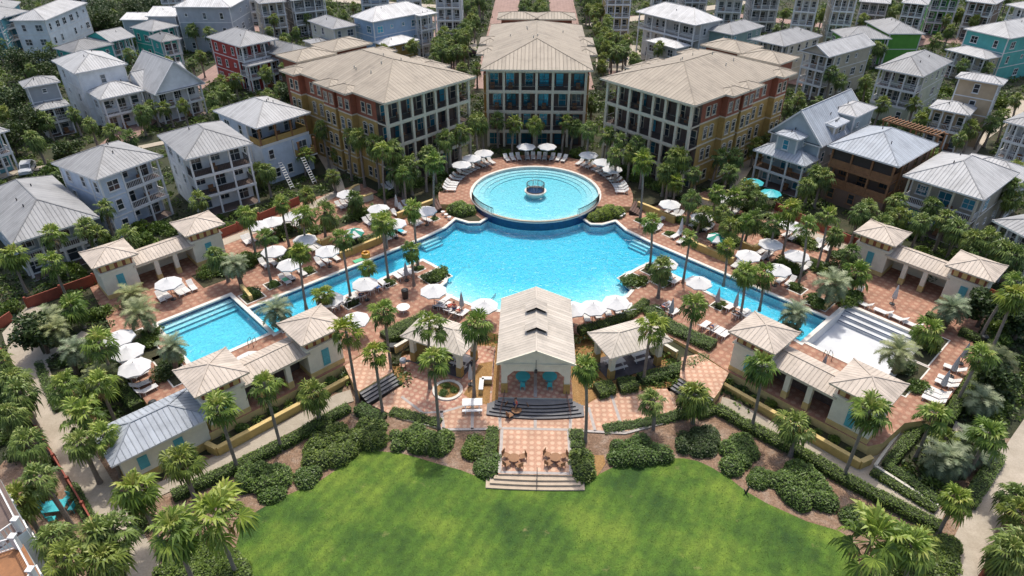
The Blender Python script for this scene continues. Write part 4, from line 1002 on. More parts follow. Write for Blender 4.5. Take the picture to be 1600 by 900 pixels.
Hh('blue and yellow house with a broad white roof at the top', 'house', 'the white roofed blue house', (582, 36), (677, 18), (556, 25), 11.5, 3, BLUE, 'roof_white', porch=0, kind='hip', pitch=26, dens=3.2, glass='glass_teal', extra=[dict(r=(.0, -5, .5, -.05), ze=7.0, n_st=2, pitch=20, wall='mustard', roof='roof_white'), dict(r=(.72, -2.2, 1.0, -.05), ze=11.4, n_st=3, pitch=8, wall=LBLUE, roof='roof_white', porch=1.6, bays=2)])
# bottom left corner: two white balconied houses cut by the edge
def terrace_house(label, land, pts, z, floor_m, wall):
    """the near corner of a house: wall block with an open roof terrace behind white rails"""
    W = [G(*p, z) for p in pts]; c = (sum(p[0] for p in W)/len(W), sum(p[1] for p in W)/len(W))
    root = empty('house', (c[0], c[1], 0), label, 'house'); L = [(x-c[0], y-c[1]) for x, y in W]
    mb = MB(); mb.prism(L, -.5, z, wallm(wall), MT[floor_m]); mb.obj('wall', root)
    mb = MB(); lp = L if area(L) > 0 else L[::-1]; ins = offset(lp, -.25)
    n = len(lp)
    for i in range(n): 
        a, b = ins[i], ins[(i+1) % n]; railing(mb, a, b, z+.02, MT['white'], 'bars', 1.05)
        mb.box((a[0], a[1], z+.6), (.3, .3, 1.2), MT['white']); mb.box((a[0], a[1], z+1.22), (.42, .42, .1), MT['white'])
    mb.obj('railing', root)
    mb = MB(); mb.sheet([ins], z+.03, MT[floor_m]); mb.obj('terrace_floor', root)
    for k in range(n):
        a, b = Vector(lp[k]), Vector(lp[(k+1) % n]); d = b-a; L_ = d.length
        if L_ < 2: continue
        ang = math.atan2(d.y, d.x)
        for s in range(2):
            for q in range(max(1, int(L_/2.6))):
                p = a+d*((q+.5)/max(1, int(L_/2.6))); nn = Vector((d.y, -d.x)).normalized()*.03
                put('window', window_mesh(.95, 1.5, 'white', 'glass'), root, (p.x+nn.x, p.y+nn.y, z-2.4-2.9*s), ang)
    BLOCK.append(offset(W if area(W) > 0 else W[::-1], .4)); 
    if land: LAND.append((c[0]+2, c[1], land))
terrace_house('white house with an orange wooden roof terrace in the bottom left corner', 'the orange terrace house', [(-60, 925), (-20, 868), (36, 850), (66, 905), (40, 960)], 7.5, 'deck_wood', (.68, .72, .74))
terrace_house('white balconied house at the left edge above the orange terrace house', 'the white corner house', [(-70, 800), (-40, 720), (-2, 745), (42, 828), (0, 858)], 6.6, 'porch_floor', (.66, .72, .76))
# ---- right side -----------------------------------------------------
Hh('pale blue gabled house with a steep metal roof beside the right apartment building', 'house', 'the steep roofed blue house', (1200, 207), (1284, 232), (1359, 165), 8.6, 2, (.40, .47, .50), 'roof_blue', kind='gable_y', pitch=45, over=.5, porch=0, sides='lr', depth=15.5, glass='glass_teal', extra=[dict(r=(-.02, -3.4, .98, -.05), ze=6.5, n_st=2, kind='hip', pitch=30, porch=2.3, bays=3, rail='wood', glass='glass_teal', sides='lr'), dict(r=(.3, -2.6, .70, 1.6), zb=6.9, ze=9.6, n_st=1, roof='roof_blue', kind='hip', pitch=10, glass='glass_teal', over=.4), dict(r=(.70, 3.6, .99, 7.0), zb=8.2, ze=10.6, n_st=1, wall=BEIGE, roof='roof_blue', kind='gable_y', pitch=7, over=.35), dict(r=(.56, 8.4, 1.06, 14.4), ze=11.2, n_st=3, roof='roof_light', pitch=20, sides='fr')])
Hh('brown house with dark screened porches on the right', 'house', 'the brown screened house', (1292, 229), (1404, 263), (1459, 225), 9.6, 3, BROWN, 'roof_blue', porch=2.4, bays=3, rail='wood', railkind='solid', col='wood', trim='wood', fascia='white', pitch=24, porch_levels=[1, 2], screen=True)
Hh('tan house under a wide pale hip roof with a white porch rail on the right', 'house', 'the wide pale roofed house', (1410, 276), (1537, 315), (1587, 271), 8.6, 2, (.42, .38, .31), 'roof_light', porch=2.2, bays=3, pitch=25, glass='glass_teal', col='greige', extra=[dict(r=(.25, 11.5, 1.1, 17), ze=7.6, n_st=2, roof='roof_light')])
Hh('grey roofed house cut by the right edge', 'house', 'the right edge house', (1549, 346), (1625, 385), (1680, 330), 8.2, 2, GREY, 'roof_grey', porch=2, bays=2)
Hh('pale green three storey house with screened white porches on the right', 'house', 'the pale green house', (1367, 107), (1442, 122), (1490, 97), 10.6, 3, SAGE, 'roof_grey', porch=2.4, bays=3, rail='white', pitch=26, porch_levels=[1, 2])
Hh('tan house with a small round window and roof balcony on the right', 'house', 'the tan house', (1492, 122), (1567, 135), (1580, 129), 12.4, 4, TAN, 'roof_light', pitch=20, dens=3.4, extra=[dict(r=(-.3, -4.8, .62, -.05), ze=8.0, n_st=2, wall=TAN, pitch=20, roof='roof_light', porch=1.7, bays=3)])
Hh('beige gabled house with open white porches on the right', 'house', 'the beige gabled house', (1249, 80), (1295, 91), (1349, 67), 10.4, 3, BEIGE, 'roof_light', kind='gable_y', pitch=28, porch=2.6, bays=3, rail='white', extra=[dict(r=(.9, 9, 1.6, 14), ze=6.0, n_st=2, roof='roof_light', wall=BEIGE)])
Hh('grey hip roofed house next to the beige gabled house', 'house', None, (1171, 62), (1225, 74), (1272, 54), 9.8, 3, CREAM_, 'roof_grey', porch=2.2, bays=3)
Hh('grey green hip roofed house behind the right apartment building', 'house', None, (1102, 47), (1145, 56), (1195, 42), 9.8, 3, (.24, .36, .35), 'roof_grey', porch=0, glass='glass_teal')
Hh('house with a bright white roof behind the right apartment building', 'house', 'the white roofed house', (993, 19), (1086, 41), (1125, 31), 11.6, 3, (.55, .55, .54), 'roof_white', porch=2.2, bays=4, pitch=26, porch_levels=[0, 2], extra=[dict(r=(.45, -4.2, .95, -.05), ze=7.0, n_st=2, wall=(.55, .55, .54), roof='roof_white', pitch=18)])
Hh('bright green house under a grey roof on the right', 'house', 'the bright green house', (1389, 54), (1446, 54), (1440, 34), 8.4, 2, GREEN, 'roof_grey', porch=0, wins=False, extra=[dict(r=(-10.5, -1.5, -.1, 6.5), ze=7.6, n_st=2, wall=GREEN, roof='roof_grey', porch=1.6, bays=3)])
Hh('teal house with a lower porch roof at the top right', 'house', 'the teal house', (1505, 46), (1578, 62), (1640, 40), 10.8, 3, (.10, .42, .40), 'roof_light', porch=0, dens=4.5, extra=[dict(r=(.02, -5, .95, -.05), ze=7.0, n_st=2, roof='roof_light', porch=1.7, bays=4, pitch=20, wall=BEIGE)])
Hh('white porch house at the right edge below the tan house', 'house', None, (1567, 191), (1625, 206), (1660, 185), 9.8, 3, (.5, .52, .53), 'roof_grey', porch=2.2, bays=3)
# ---- far rows across the top ----------------------------------------
far = [((404, 7), (448, 3), 'beige', BEIGE, 'roof_grey', 3), ((455, 2), (512, -4), 'dark grey', DGREY, 'roof_light', 3), ((676, -8), (722, -8), 'white', (.6, .62, .63), 'roof_light', 4),
       ((1119, -1), (1165, 1), 'white', (.6, .6, .58), 'roof_grey', 3), ((1176, -4), (1224, -3), 'grey', GREY, 'roof_grey', 3), ((1240, -3), (1284, 0), 'cream', CREAM_, 'roof_grey', 4), ((1302, -3), (1345, -1), 'sand coloured', (.47, .42, .33), 'roof_light', 4),
       ((1342, 3), (1392, 7), 'grey', GREY, 'roof_light', 2), ((1408, 5), (1450, 9), 'dark', (.10, .09, .085), 'roof_light', 3), ((1455, -3), (1505, 0), 'lime green', (.12, .40, .09), 'roof_grey', 3), ((1508, 2), (1556, 8), 'brown', (.22, .16, .12), 'roof_light', 3), ((1571, 8), (1640, 24), 'white', (.62, .64, .65), 'roof_light', 4),
       ((947, -12), (992, -12), 'mustard', (.44, .31, .12), 'roof_grey', 4), ((1018, -9), (1062, -8), 'pale', (.5, .5, .48), 'roof_light', 3), ((1070, -14), (1112, -14), 'grey', (.33, .35, .36), 'roof_grey', 3), ((560, -10), (610, -12), 'sky blue', (.30, .44, .60), 'roof_light', 3), ((615, -16), (660, -17), 'grey', GREY, 'roof_grey', 3),
       ((243, -12), (284, -14), 'cream', CREAM_, 'roof_light', 3), ((370, -16), (410, -18), 'white', WHITE, 'roof_light', 3), ((90, -22), (140, -26), 'white', WHITE, 'roof_grey', 3), ((-90, 60), (-30, 50), 'blue', BLUE, 'roof_grey', 3), ((1640, 90), (1690, 100), 'cream', CREAM_, 'roof_light', 3), ((1620, 130), (1680, 145), 'grey', GREY, 'roof_light', 3), ((-75, 190), (-20, 180), 'white', WHITE, 'roof_light', 3)]
keyed = {}
for q in far: keyed.setdefault((q[2], 'left' if q[0][0] < 800 else 'right'), []).append((q[0][0]+q[1][0])/2)
for (A, B, colr, wall, rf, st) in far:
    ze = 1.5+3.0*st+.3
    a, b = G(*A, ze), G(*B, ze); dd = 11
    u = Vector((b[0]-a[0], b[1]-a[1])).normalized(); n = Vector((-u.y, u.x))
    Cc = proj(b[0]+n.x*dd, b[1]+n.y*dd, ze)
    x = (A[0]+B[0])/2; where = 'left' if x < 800 else 'right'; xs_ = sorted(keyed[(colr, where)]); k = xs_.index(x)
    lab = '%s house with white porches in the far top row, %s of the boulevard' % (colr, where)
    if len(xs_) > 1: lab = '%s of the %s far top row houses %s of the boulevard' % (['first from left', 'second from left', 'third from left', 'fourth from left', 'fifth from left', 'sixth from left'][k], colr, where)
    Hh(lab, 'house', None, A, B, Cc, ze, st, wall, rf, porch=2.0, bays=3, dens=3.0)
# auto-filled plots beyond, mostly hidden by the rows in front
cols = [('white', WHITE), ('grey', GREY), ('sand', BEIGE), ('blue', LBLUE), ('cream', CREAM_), ('sage', SAGE), ('tan', TAN)]
# ------------------------------------------------------------------ pergola beside the brown house
root = empty('pergola', (*G(1425, 205, 9), 0), 'brown slatted pergola on the roof deck behind the brown screened house', 'pergola')
a, b = Vector(G(1378, 188, 9.8)), Vector(G(1470, 215, 9.8)); d = (b-a); L = d.length; d.normalize(); n = Vector((-d.y, d.x)); c0 = Vector(root.location[:2])
mb = MB()
for k in range(int(L/.55)):
    p = a+d*(k*.55)-c0; q = p+n*2.6; mb.bar((p.x, p.y, 9.9), (q.x, q.y, 9.9), .12, MT['wood'], .16)
mb.obj('slats', root)
mb = MB()
for t in (.3, 2.3):
    p = a+n*t-c0; q = b+n*t-c0; mb.bar((p.x, p.y, 9.75), (q.x, q.y, 9.75), .14, MT['wood'], .2)
mb.obj('beams', root)
for t in (.2, L/2, L-.4):
    for s in (.3, 2.3):
        p = a+d*t+n*s-c0; q = MB(); q.box((p.x, p.y, 5.6), (.18, .18, 8.2), MT['wood']); q.obj('post', root)
# ------------------------------------------------------------------ fences and low walls
def wall_run(name, label, cat, pts, z0, h, th, mat, cap=None, zf=None, group=None, posts=False):
    c = pts[len(pts)//2]; root = empty(name, (c[0], c[1], 0), label, cat, group); mb = MB(); cp = MB(); pp = MB()
    for a, b in zip(pts, pts[1:]):
        za, zb_ = (zf(*a), zf(*b)) if zf else (z0, z0)
        ax, ay, bx, by = a[0]-c[0], a[1]-c[1], b[0]-c[0], b[1]-c[1]
        mb.bar((ax, ay, za+h/2-.2), (bx, by, zb_+h/2-.2), th, MT[mat], h+.4)
        if cap: cp.bar((ax, ay, za+h+.04), (bx, by, zb_+h+.04), th+.14, MT[cap], .1)
        if posts: q_ = MB(); q_.box((ax, ay, za+h/2+.05), (th+.1, th+.1, h+.3), MT[mat]); q_.obj('post', root)
    mb.obj('panel', root)
    if cap: cp.obj('coping', root)
    return root
Gp = lambda L, z: [G(*p, z) for p in L]
wall_run('red_fence', 'low red wooden fence behind the left square pool and huts', 'fence', fine([(-57.5, 62), (-50.2, 69.8), (-43.6, 76.6), (-40.2, 80.6), (-34.3, 89.0)], 3), 1.4, 1.3, .12, 'red_wood', zf=gz, posts=True)
wall_run('red_fence', 'low red wooden fence behind the right drained pool and huts', 'fence', fine([(58, 60.5), (50.2, 69.8), (43.6, 76.6), (40.2, 80.6), (34.3, 89.0)], 3), 1.4, 1.3, .12, 'red_wood', zf=gz, posts=True)
wall_run('red_fence', 'red garden fence along the left concrete path below the bend', 'fence', fine([GG(*p)[:2] for p in ((8, 560), (45, 650), (90, 725), (135, 800), (185, 885))], 3), 0, 1.1, .12, 'red_wood', zf=gz, posts=True)
wall_run('red_fence', 'short red garden fence at the left edge above the path', 'fence', fine([GG(*p)[:2] for p in ((-30, 535), (0, 515), (22, 500))], 3), 0, 1.2, .12, 'red_wood', zf=gz, posts=True)
wall_run('red_fence', 'red garden fence in the bottom right corner', 'fence', fine([GG(*p)[:2] for p in ((1530, 905), (1560, 850), (1590, 800), (1620, 760))], 3), 0, 1.0, .12, 'red_wood', zf=gz, posts=True)
for sx, s in ((-1, 'left'), (1, 'right')):
    wall_run('planter_wall', 'long low yellow planter wall in front of the front tower huts on the %s' % s, 'wall', [(sx*17.6, 53.4), (sx*18.2, 52.0), (sx*28.2, 42.0), (sx*29.4, 42.6)], 0, .95, .3, 'yellow', 'pale_yellow', zf=lambda x, y: gz(x, y)*.3)
    mb = MB(); lp = [(sx*18.0, 52.5), (sx*28.2, 42.3), (sx*29.2, 43.0), (sx*19.0, 53.2)]; mb.sheet([lp], .75, MT['bed']); struct(mb, 'planter_soil')
    # retaining walls of the sun terraces outside the long arms
    wall_run('terrace_wall', 'yellow terrace wall with rail along the upper %s arm of the pool' % s, 'wall', [(sx*24.6, 73.6), (sx*20.4, 77.8), (sx*19.9, 79.6)], DZ, .9, .28, 'yellow', 'pale_yellow')
    wall_run('terrace_wall', 'yellow wall beside the dark steps up to the %s of the round pool' % s, 'wall', [(sx*19.2, 84.4), (sx*16.4, 87.4), (sx*14.7, 89.0)], DZ, 1.0, .28, 'yellow', 'pale_yellow')
    wall_run('terrace_wall', 'short olive wall at the far end of the %s arm of the pool' % s, 'wall', [(sx*34.6, 66.4), (sx*32.6, 64.0)], DZ, .75, .35, 'pale_yellow', None)
    cv = [(sx*(25.6+1.9*math.cos(R(a))), 92.0+2.2*math.sin(R(a))) for a in range(-150, 61, 15)]
    wall_run('curved_wall', 'curved cream seat wall around a bed beside the %s apartment building' % s, 'wall', cv, DZ, .95, .3, 'cream', 'pale_yellow')
    wall_run('terrace_wall', 'yellow angled wall among the sun terraces on the %s' % s, 'wall', [(sx*30.0, 78.4), (sx*27.8, 76.6), (sx*26.8, 77.9)], DZ, .9, .25, 'yellow', 'pale_yellow')
    wall_run('ramp_wall', 'low cream ramp wall between the plaza and the pool deck on the %s' % s, 'wall', [(sx*14.6, 55.6), (sx*11.9, 58.6), (sx*10.6, 59.3)], TZ, 1.2, .25, 'pale_yellow', 'stone')
wall_run('garden_kerb', 'cream stone kerb wall around the silver palm garden on the right', 'wall', Gp(((1417, 658), (1367, 728), (1468, 792)), .4), .1, .4, .25, 'stone')
wall_run('terrace_kerb', 'small white stepped wall left of the gabled pavilion', 'wall', [(-4.3, 51.6), (-5.3, 51.6), (-5.3, 49.9)], TZ, .6, .3, 'pale_yellow', 'white')
# ------------------------------------------------------------------ fountain and railings
root = empty('fountain', (0.0, CY, 0), 'round white fountain with a ring of dark bars in the middle of the round pool', 'fountain')
z = UZ-1.05
mb = MB(); mb.lathe([(1.0, z), (1.5, UZ+.05), (1.62, UZ+.12), (1.62, UZ+.28), (1.25, UZ+.28), (1.25, UZ+.02), (0, UZ-.02)], (0, 0, 0), MT['curb'], 40); mb.obj('bowl', root)
mb = MB(); mb.lathe([(0, UZ+.16), (1.25, UZ+.16)], (0, 0, 0), MT['tile_blue'], 32); mb.obj('water', root)
mb = MB()
for k in range(36):
    a = 2*math.pi*k/36; mb.bar((1.3*math.cos(a), 1.3*math.sin(a), UZ+.28), (1.3*math.cos(a), 1.3*math.sin(a), UZ+1.35), .05, MT['dark_metal'])
for zz in (UZ+.35, UZ+1.35): mb.tube([(1.3*math.cos(2*math.pi*k/36), 1.3*math.sin(2*math.pi*k/36), zz) for k in range(37)], .05, MT['brown_metal'], 6, False)
mb.obj('railing', root)
mb = MB()
for k in range(8):
    a = 2*math.pi*k/8; mb.tube([(.5*math.cos(a)*(t/6)+.25*math.cos(a), .5*math.sin(a)*(t/6)+.25*math.sin(a), UZ+.15+2.4*(t/6)*(2-(t/6)*1.0)) for t in range(7)], [.018-.002*t for t in range(7)], MT['spray'] if 'spray' in MT else MT['canvas'], 5)
mb.obj('jets', root)
def arc_rail(name, label, a0, a1, r, z, h):
    root = empty(name, (CX, CY, 0), label, 'railing'); mb = MB(); p = arc(r, a0, a1, max(3, int(abs(a1-a0)/1.6)), 0, 0)
    for q in p: mb.bar((q[0], q[1], z), (q[0], q[1], z+h), .07, MT['dark_metal'])
    mb.obj('bars', root)
    mb = MB(); mb.tube([(q[0], q[1], z+h) for q in p], .06, MT['dark_metal'], 6); mb.tube([(q[0], q[1], z+.1) for q in p], .035, MT['dark_metal'], 6); mb.obj('top_rail', root)
arc_rail('pool_railing', 'tall dark curved railing at the left front of the round pool', 196, 232, RR-.15, UZ+.03, 1.0)
arc_rail('pool_railing', 'tall dark curved railing at the right front of the round pool', -52, -16, RR-.15, UZ+.03, 1.0)
root = empty('overflow_grating', (CX, CY, 0), 'low grated overflow lip along the front of the round pool', 'grating'); mb = MB()
for q in arc(RR-.2, 232, 308, 90, 0, 0): mb.box((q[0], q[1], UZ+.10), (.14, .3, .14), MT['step_stone'], math.atan2(q[1], q[0])+math.pi/2)
mb.obj('bars', root)
def hand_rail(label, pts, z, h=.85, mat='dark_metal', name='hand_rail'):
    a = pts[0]; root = empty(name, (a[0], a[1], z), label, 'hand rail'); mb = MB(); P = [(p[0]-a[0], p[1]-a[1], (p[2] if len(p) > 2 else 0)) for p in pts]
    mb.tube([(x, y, zz+h) for x, y, zz in P], .03, MT[mat], 6); mb.tube([(x, y, zz+h*.5) for x, y, zz in P], .02, MT[mat], 6); mb.obj('rail', root)
    n = 5
    mb = MB()
    for A, B in zip(P, P[1:]):
        for k in range(n+1): t = k/n; x, y, zz = [A[i]+(B[i]-A[i])*t for i in range(3)]; mb.bar((x, y, zz), (x, y, zz+h), .03, MT[mat])
    mb.obj('bars', root)
for sx, s in ((-1, 'left'), (1, 'right')):
    hand_rail('brown hand rail on the %s of the pavilion steps' % s, [(sx*2.9, 48.7, 0), (sx*3.3, 46.6, -.8)], DZ, mat='brown_metal')
    hand_rail('dark hand rail beside the plaza steps on the %s' % s, [(sx*13.55, 50.0, 0), (sx*15.2, 49.6, -.6)], TZ)
    hand_rail('dark hand rail on the upper steps on the %s of the round pool' % s, [(sx*14.3, 89.1, 0), (sx*16.0, 88.3, -1.2)], UZ)
    hand_rail('dark railing along the sun terrace wall above the %s arm' % s, [(sx*24.4, 74.2), (sx*20.4, 78.2)], DZ+.9, .6)
hand_rail('thin dark hand rail down the middle of the lawn steps', [(.15, 40.1, 0), (.15, 38.85, -.6)], TZ, .8)
hand_rail('dark railing on the ramp left of the picnic shelter', [(-14.0, 54.8), (-12.4, 58.2)], TZ+.5, .8)
hand_rail('dark railing beside the left door of the gabled pavilion', [(-4.2, 51.8), (-4.2, 55.0)], TZ+.8, .8)
hand_rail('steel entry rail at the beach end right of the pavilion', [(3.3, 63.4), (4.2, 64.6)], DZ, .5)
hand_rail('steel entry rail at the beach end left of the pavilion', [(-5.2, 64.0), (-4.6, 65.6)], DZ, .5)
for i, (p, lab) in enumerate((((-29.7, 55.9), 'steel ladder rails at the near side of the left square pool'), ((29.9, 55.4), 'steel ladder rails at the near left of the drained pool'), ((32.4, 53.0), 'steel ladder rails at the near right of the drained pool'))):
    root = empty('pool_ladder', (*p, DZ), lab, 'ladder'); mb = MB()
    for s in (-.25, .25): mb.tube([(s, -.4, 0), (s, -.4, .7), (s, -.1, .9), (s, .35, .8), (s, .5, -.3)], .03, MT['dark_metal'], 6)
    mb.obj('rails', root)
# ================================================================== PLANTS
def fan_leaf(mb, o, d, up, size, n, mat, droop, tint, r):
    """palmate leaf: folded blades spread from the tip of the stalk"""
    d = d.normalized(); s = d.cross(up); s.normalize(); nrm = s.cross(d); roll = r.uniform(-.5, .5)
    s, nrm = s*math.cos(roll)+nrm*math.sin(roll), nrm*math.cos(roll)-s*math.sin(roll)
    for k in range(n):
        a = R(-112+224*(k+.5)/n)+r.uniform(-.05, .05); L = size*(.66+.34*math.cos(a*.75))*r.uniform(.82, 1.12)
        v = d*math.cos(a)+s*math.sin(a); w = (s*math.cos(a)-d*math.sin(a))*(size*.062); f = nrm*(size*.05)*(1 if k % 2 else -1)
        m1 = o+v*L*.55+nrm*(.07*size); dr = droop*L*r.uniform(.5, 1.5); tip = o+v*L*(1-.25*droop)-Vector((0, 0, 1))*dr
        t = max(0, min(1, tint+r.uniform(-.14, .14)))
        mb.face([tuple(o), tuple(m1-w-f), tuple(m1+w+f)], mat, tint=t); mb.face([tuple(m1-w-f), tuple(tip), tuple(m1+w+f)], mat, tint=min(1, t+.06))
def crown_fan(seed, n_leaf, stalk, size, blades, mat, spread, dead=0, droop=.25):
    r = random.Random(seed); mb = MB(); bias = (r.uniform(-.15, .15), r.uniform(-.15, .15))
    for i in range(n_leaf):
        t = (i+.5)/n_leaf; el = R(86-spread*t**.9)+r.uniform(-.24, .24); az = i*2.39996+r.uniform(-.4, .4)
        d = Vector((math.cos(az)*math.cos(el)+bias[0], math.sin(az)*math.cos(el)+bias[1], math.sin(el))).normalized()
        st = stalk*r.uniform(.65, 1.25)*(.62+.38*min(1, 2.5*t)); b = Vector((0, 0, -.35*t)); e = b+d*st-Vector((0, 0, .12*st*t))
        tn = max(.03, min(.97, .66-.52*t+r.uniform(-.24, .24)))
        mb.bar(b, e, .05, mat, .03)
        d2 = (d-Vector((0, 0, .12+.4*t))).normalized()
        fan_leaf(mb, e, d2, Vector((0, 0, 1)) if abs(d2.z) < .9 else Vector((math.cos(az), math.sin(az), 0)), size*r.uniform(.7, 1.15), blades, mat, droop*(.4+1.1*t), tn, r)
    for i in range(dead):
        az = r.uniform(0, 6.3); d = Vector((math.cos(az)*.6, math.sin(az)*.6, -1)).normalized(); e = Vector((0, 0, -.4))+d*stalk*.7
        mb.bar((0, 0, -.35), e, .04, MT['dead'], .03); fan_leaf(mb, e, d, Vector((math.cos(az), math.sin(az), 0)), size*.8, max(6, blades-5), MT['dead'], .2, r.random(), r)
    return mb.data('crown')
def crown_feather(seed, n_leaf, L, mat):
    r = random.Random(seed); mb = MB()
    for i in range(n_leaf):
        t = (i+.5)/n_leaf; el = R(80-95*t); az = i*2.39996+r.uniform(-.2, .2); h = Vector((math.cos(az), math.sin(az), 0)); ll = L*r.uniform(.85, 1.1)
        pts = []; p = Vector((0, 0, -.2*t)); e = el
        for k in range(7):
            pts.append(p.copy()); p = p+(h*math.cos(e)+Vector((0, 0, math.sin(e))))*ll/6; e -= .26+.1*t
        s = Vector((-h.y, h.x, 0)); tn = max(0, min(1, .7-.45*t+r.uniform(-.2, .2)))
        for a, b in zip(pts, pts[1:]): mb.bar(a, b, .04, mat, .03)
        for k in range(26):
            u = .16+.84*(k+.5)/26; x = u*6; j = min(5, int(x)); c = pts[j]+(pts[j+1]-pts[j])*(x-j); f = (pts[j+1]-pts[j]).normalized(); ln = L*.30*math.sin(math.pi*min(1, u*.85+.12))+.06
            for sg in (-1, 1):
                tip = c+s*sg*ln*.85+f*ln*.5+Vector((0, 0, ln*(.25-.5*r.random()))); w = f*.045
                mb.face([tuple(c-w), tuple(c+w), tuple(tip)], mat, tint=max(0, min(1, tn+r.uniform(-.12, .12))))
    return mb.data('crown')
FANC = [crown_fan(s, n, st, sz, 15, MT['fan'], sp, dd, .32) for s, n, st, sz, sp, dd in ((1, 30, 1.0, 1.12, 140, 6), (2, 25, 1.1, 1.1, 132, 3), (3, 34, .95, 1.15, 146, 9), (4, 27, 1.15, 1.05, 128, 4), (5, 22, 1.05, 1.2, 130, 2), (6, 28, .9, 1.2, 150, 7))]
SABC = [crown_fan(s, n, st, sz, 13, MT['sabal'], sp, dd, .45) for s, n, st, sz, sp, dd in ((11, 38, .9, 1.0, 150, 4), (12, 33, 1.0, 1.0, 145, 3), (13, 43, .85, 1.05, 155, 6), (14, 29, .85, .95, 140, 2), (15, 35, 1.0, .9, 148, 8))]
PINC = [crown_feather(s, n, L, MT['pindo']) for s, n, L in ((21, 34, 2.5), (22, 30, 2.7), (23, 38, 2.4))]
def trunk_mesh(h, r0, r1, lean, seed, mat, boots=False):
    r = random.Random(seed); mb = MB(); P = []; Q = []
    for k in range(9):
        t = k/8; P.append((lean[0]*t*t, lean[1]*t*t, h*t)); Q.append((r0+(r1-r0)*t**.6)*(1.35 if k == 0 else 1)*r.uniform(.95, 1.06))
    mb.tube(P, Q, mat, 8)
    if boots:
        for k in range(26):
            t = r.uniform(.55, .98); a = k*2.4; x, y, z = lean[0]*t*t, lean[1]*t*t, h*t; rr = r1
            mb.bar((x+rr*math.cos(a), y+rr*math.sin(a), z), (x+(rr+.14)*math.cos(a), y+(rr+.14)*math.sin(a), z+.22), .09, MT['dead'], .03)
    return mb.data('trunk')
_tr = {}
N_PALM = [0]
def blocked(x, y, m=0):
    for b in BLOCK:
        if abs(b[0][0]-x) < 60 and inside(x, y, b): return True
    for p in POOLS:
        if inside(x, y, p): return True
    return math.hypot(x-CX, y-CY) < RR+.3
KIND = {'W': ('fan palm', 'fan palms', 'palm', 'slender fan palms'), 'S': ('cabbage palm', 'cabbage palms', 'palm', 'round crowned cabbage palms'), 'P': ('silver feather palm', 'silver feather palms', 'palm', 'silvery feather palms')}
PALM_XY = []
def place_palm(kind, x, y, z, h, lean=(0, 0), sc=1.0, hint=None):
    r = random.Random(N_PALM[0]*7+3); N_PALM[0] += 1; sc *= r.uniform(.82, 1.1)
    if lean == (0, 0) and r.random() < .6: lean = (r.uniform(-.7, .7), r.uniform(-.7, .7))
    i = r.randrange(99)
    me = {'W': FANC, 'S': SABC, 'P': PINC}[kind]; me = me[i % len(me)]
    rad = {'W': (.17, .12), 'S': (.2, .17), 'P': (.26, .24)}[kind]
    key = (kind, round(h*2), round(lean[0]*2), round(lean[1]*2))
    if key not in _tr: _tr[key] = trunk_mesh(round(h*2)/2+.1, rad[0], rad[1], (round(lean[0]*2)/2, round(lean[1]*2)/2), i, MT['trunk' if kind != 'P' else 'trunk_dark'], kind != 'W')
    nm = {'W': 'fan_palm', 'S': 'cabbage_palm', 'P': 'feather_palm'}[kind]
    root = empty(nm, (x, y, z))
    put('trunk', _tr[key], root)
    c = put('crown', me, root, (round(lean[0]*2)/2, round(lean[1]*2)/2, h), r.uniform(0, 6.28)); c.scale = (sc*r.uniform(.92, 1.08),)*2+(sc*r.uniform(.9, 1.1),); c.rotation_euler.x = r.uniform(-.08, .08); c.rotation_euler.y = r.uniform(-.08, .08)
    PALM_XY.append((x, y))
    n1, n2, cat, grp = KIND[kind]
    adj = 'tall' if h > 8.2 else ('short' if h < 3.6 else 'mid height')
    if math.hypot(*lean) > .9: adj = 'leaning '+adj if adj != 'mid height' else 'leaning'
    auto(root, adj, n1, n2, cat, grp); return root
def palm(kind, cx, cy, h=None, base=None, sc=1.0):
    if base:
        # base pixel on the surface it stands on, crown pixel gives height and lean
        z = 0
        for _ in range(6):
            x, y = G(base[0], base[1], z); z = level(x, y)
        best = None
        for k in range(20, 150):
            hh = k*.1; px, py = proj(x, y, z+hh)
            e = abs(py-cy)
            if best is None or e < best[0]: best = (e, hh)
        h = best[1]; u, v = G(cx, cy, z+h)
        place_palm(kind, x, y, z, h, (u-x, v-y) if math.hypot(u-x, v-y) < 4 else (0, 0), sc); return
    for dh in (0, .6, -.6, 1.2, -1.2, 1.8, 2.5, -1.8, 3.2, 4, -2.5):
        hh = h+dh
        if hh < 1.2: continue
        z = 1.0
        for _ in range(8):
            x, y = G(cx, cy, z+hh); z = level(x, y)
        if not blocked(x, y): break
    else: return
    place_palm(kind, x, y, z, hh, (0, 0), sc)
W_BASE = '''597,345,607,438;644,390,647,446;648,325,653,415;677,250,679,340;575,417,579,450;530,372,548,466;467,392,479,484;475,335,480,395;437,317,452,385;411,367,424,442;632,270,635,322;597,232,602,320;508,460,520,500;540,515,559,628;598,485,612,584;585,550,599,652;668,505,672,606;678,560,686,670;742,505,741,620;415,600,440,703;338,635,372,735;1015,508,1005,597;1083,475,1066,585;912,572,914,695;1195,570,1174,670;1360,640,1317,748;1005,250,1000,343;1054,282,1051,322;1020,345,1015,418;1077,370,1067,442;1137,385,1130,447;1235,325,1222,400;1262,350,1247,447;1296,335,1275,425;1196,426,1186,486;1166,425,1156,496;165,680,190,745;1490,780,1465,835;1165,345,1155,395;1210,345,1200,400;110,478,132,512;475,240,478,275'''
for t in W_BASE.split(';'):
    a = [float(v) for v in t.split(',')]; palm('W', a[0], a[1], base=(a[2], a[3]), sc=.8 if a[1] < 450 else .86)
S_BASE = '487,613,500,662;1020,625,1020,676;1085,617,1082,664;1243,662,1235,712;285,718,305,780;430,485,447,505;1242,490,1247,510;1035,415,1028,465;527,238,529,262;507,330,509,372;552,308,552,340'
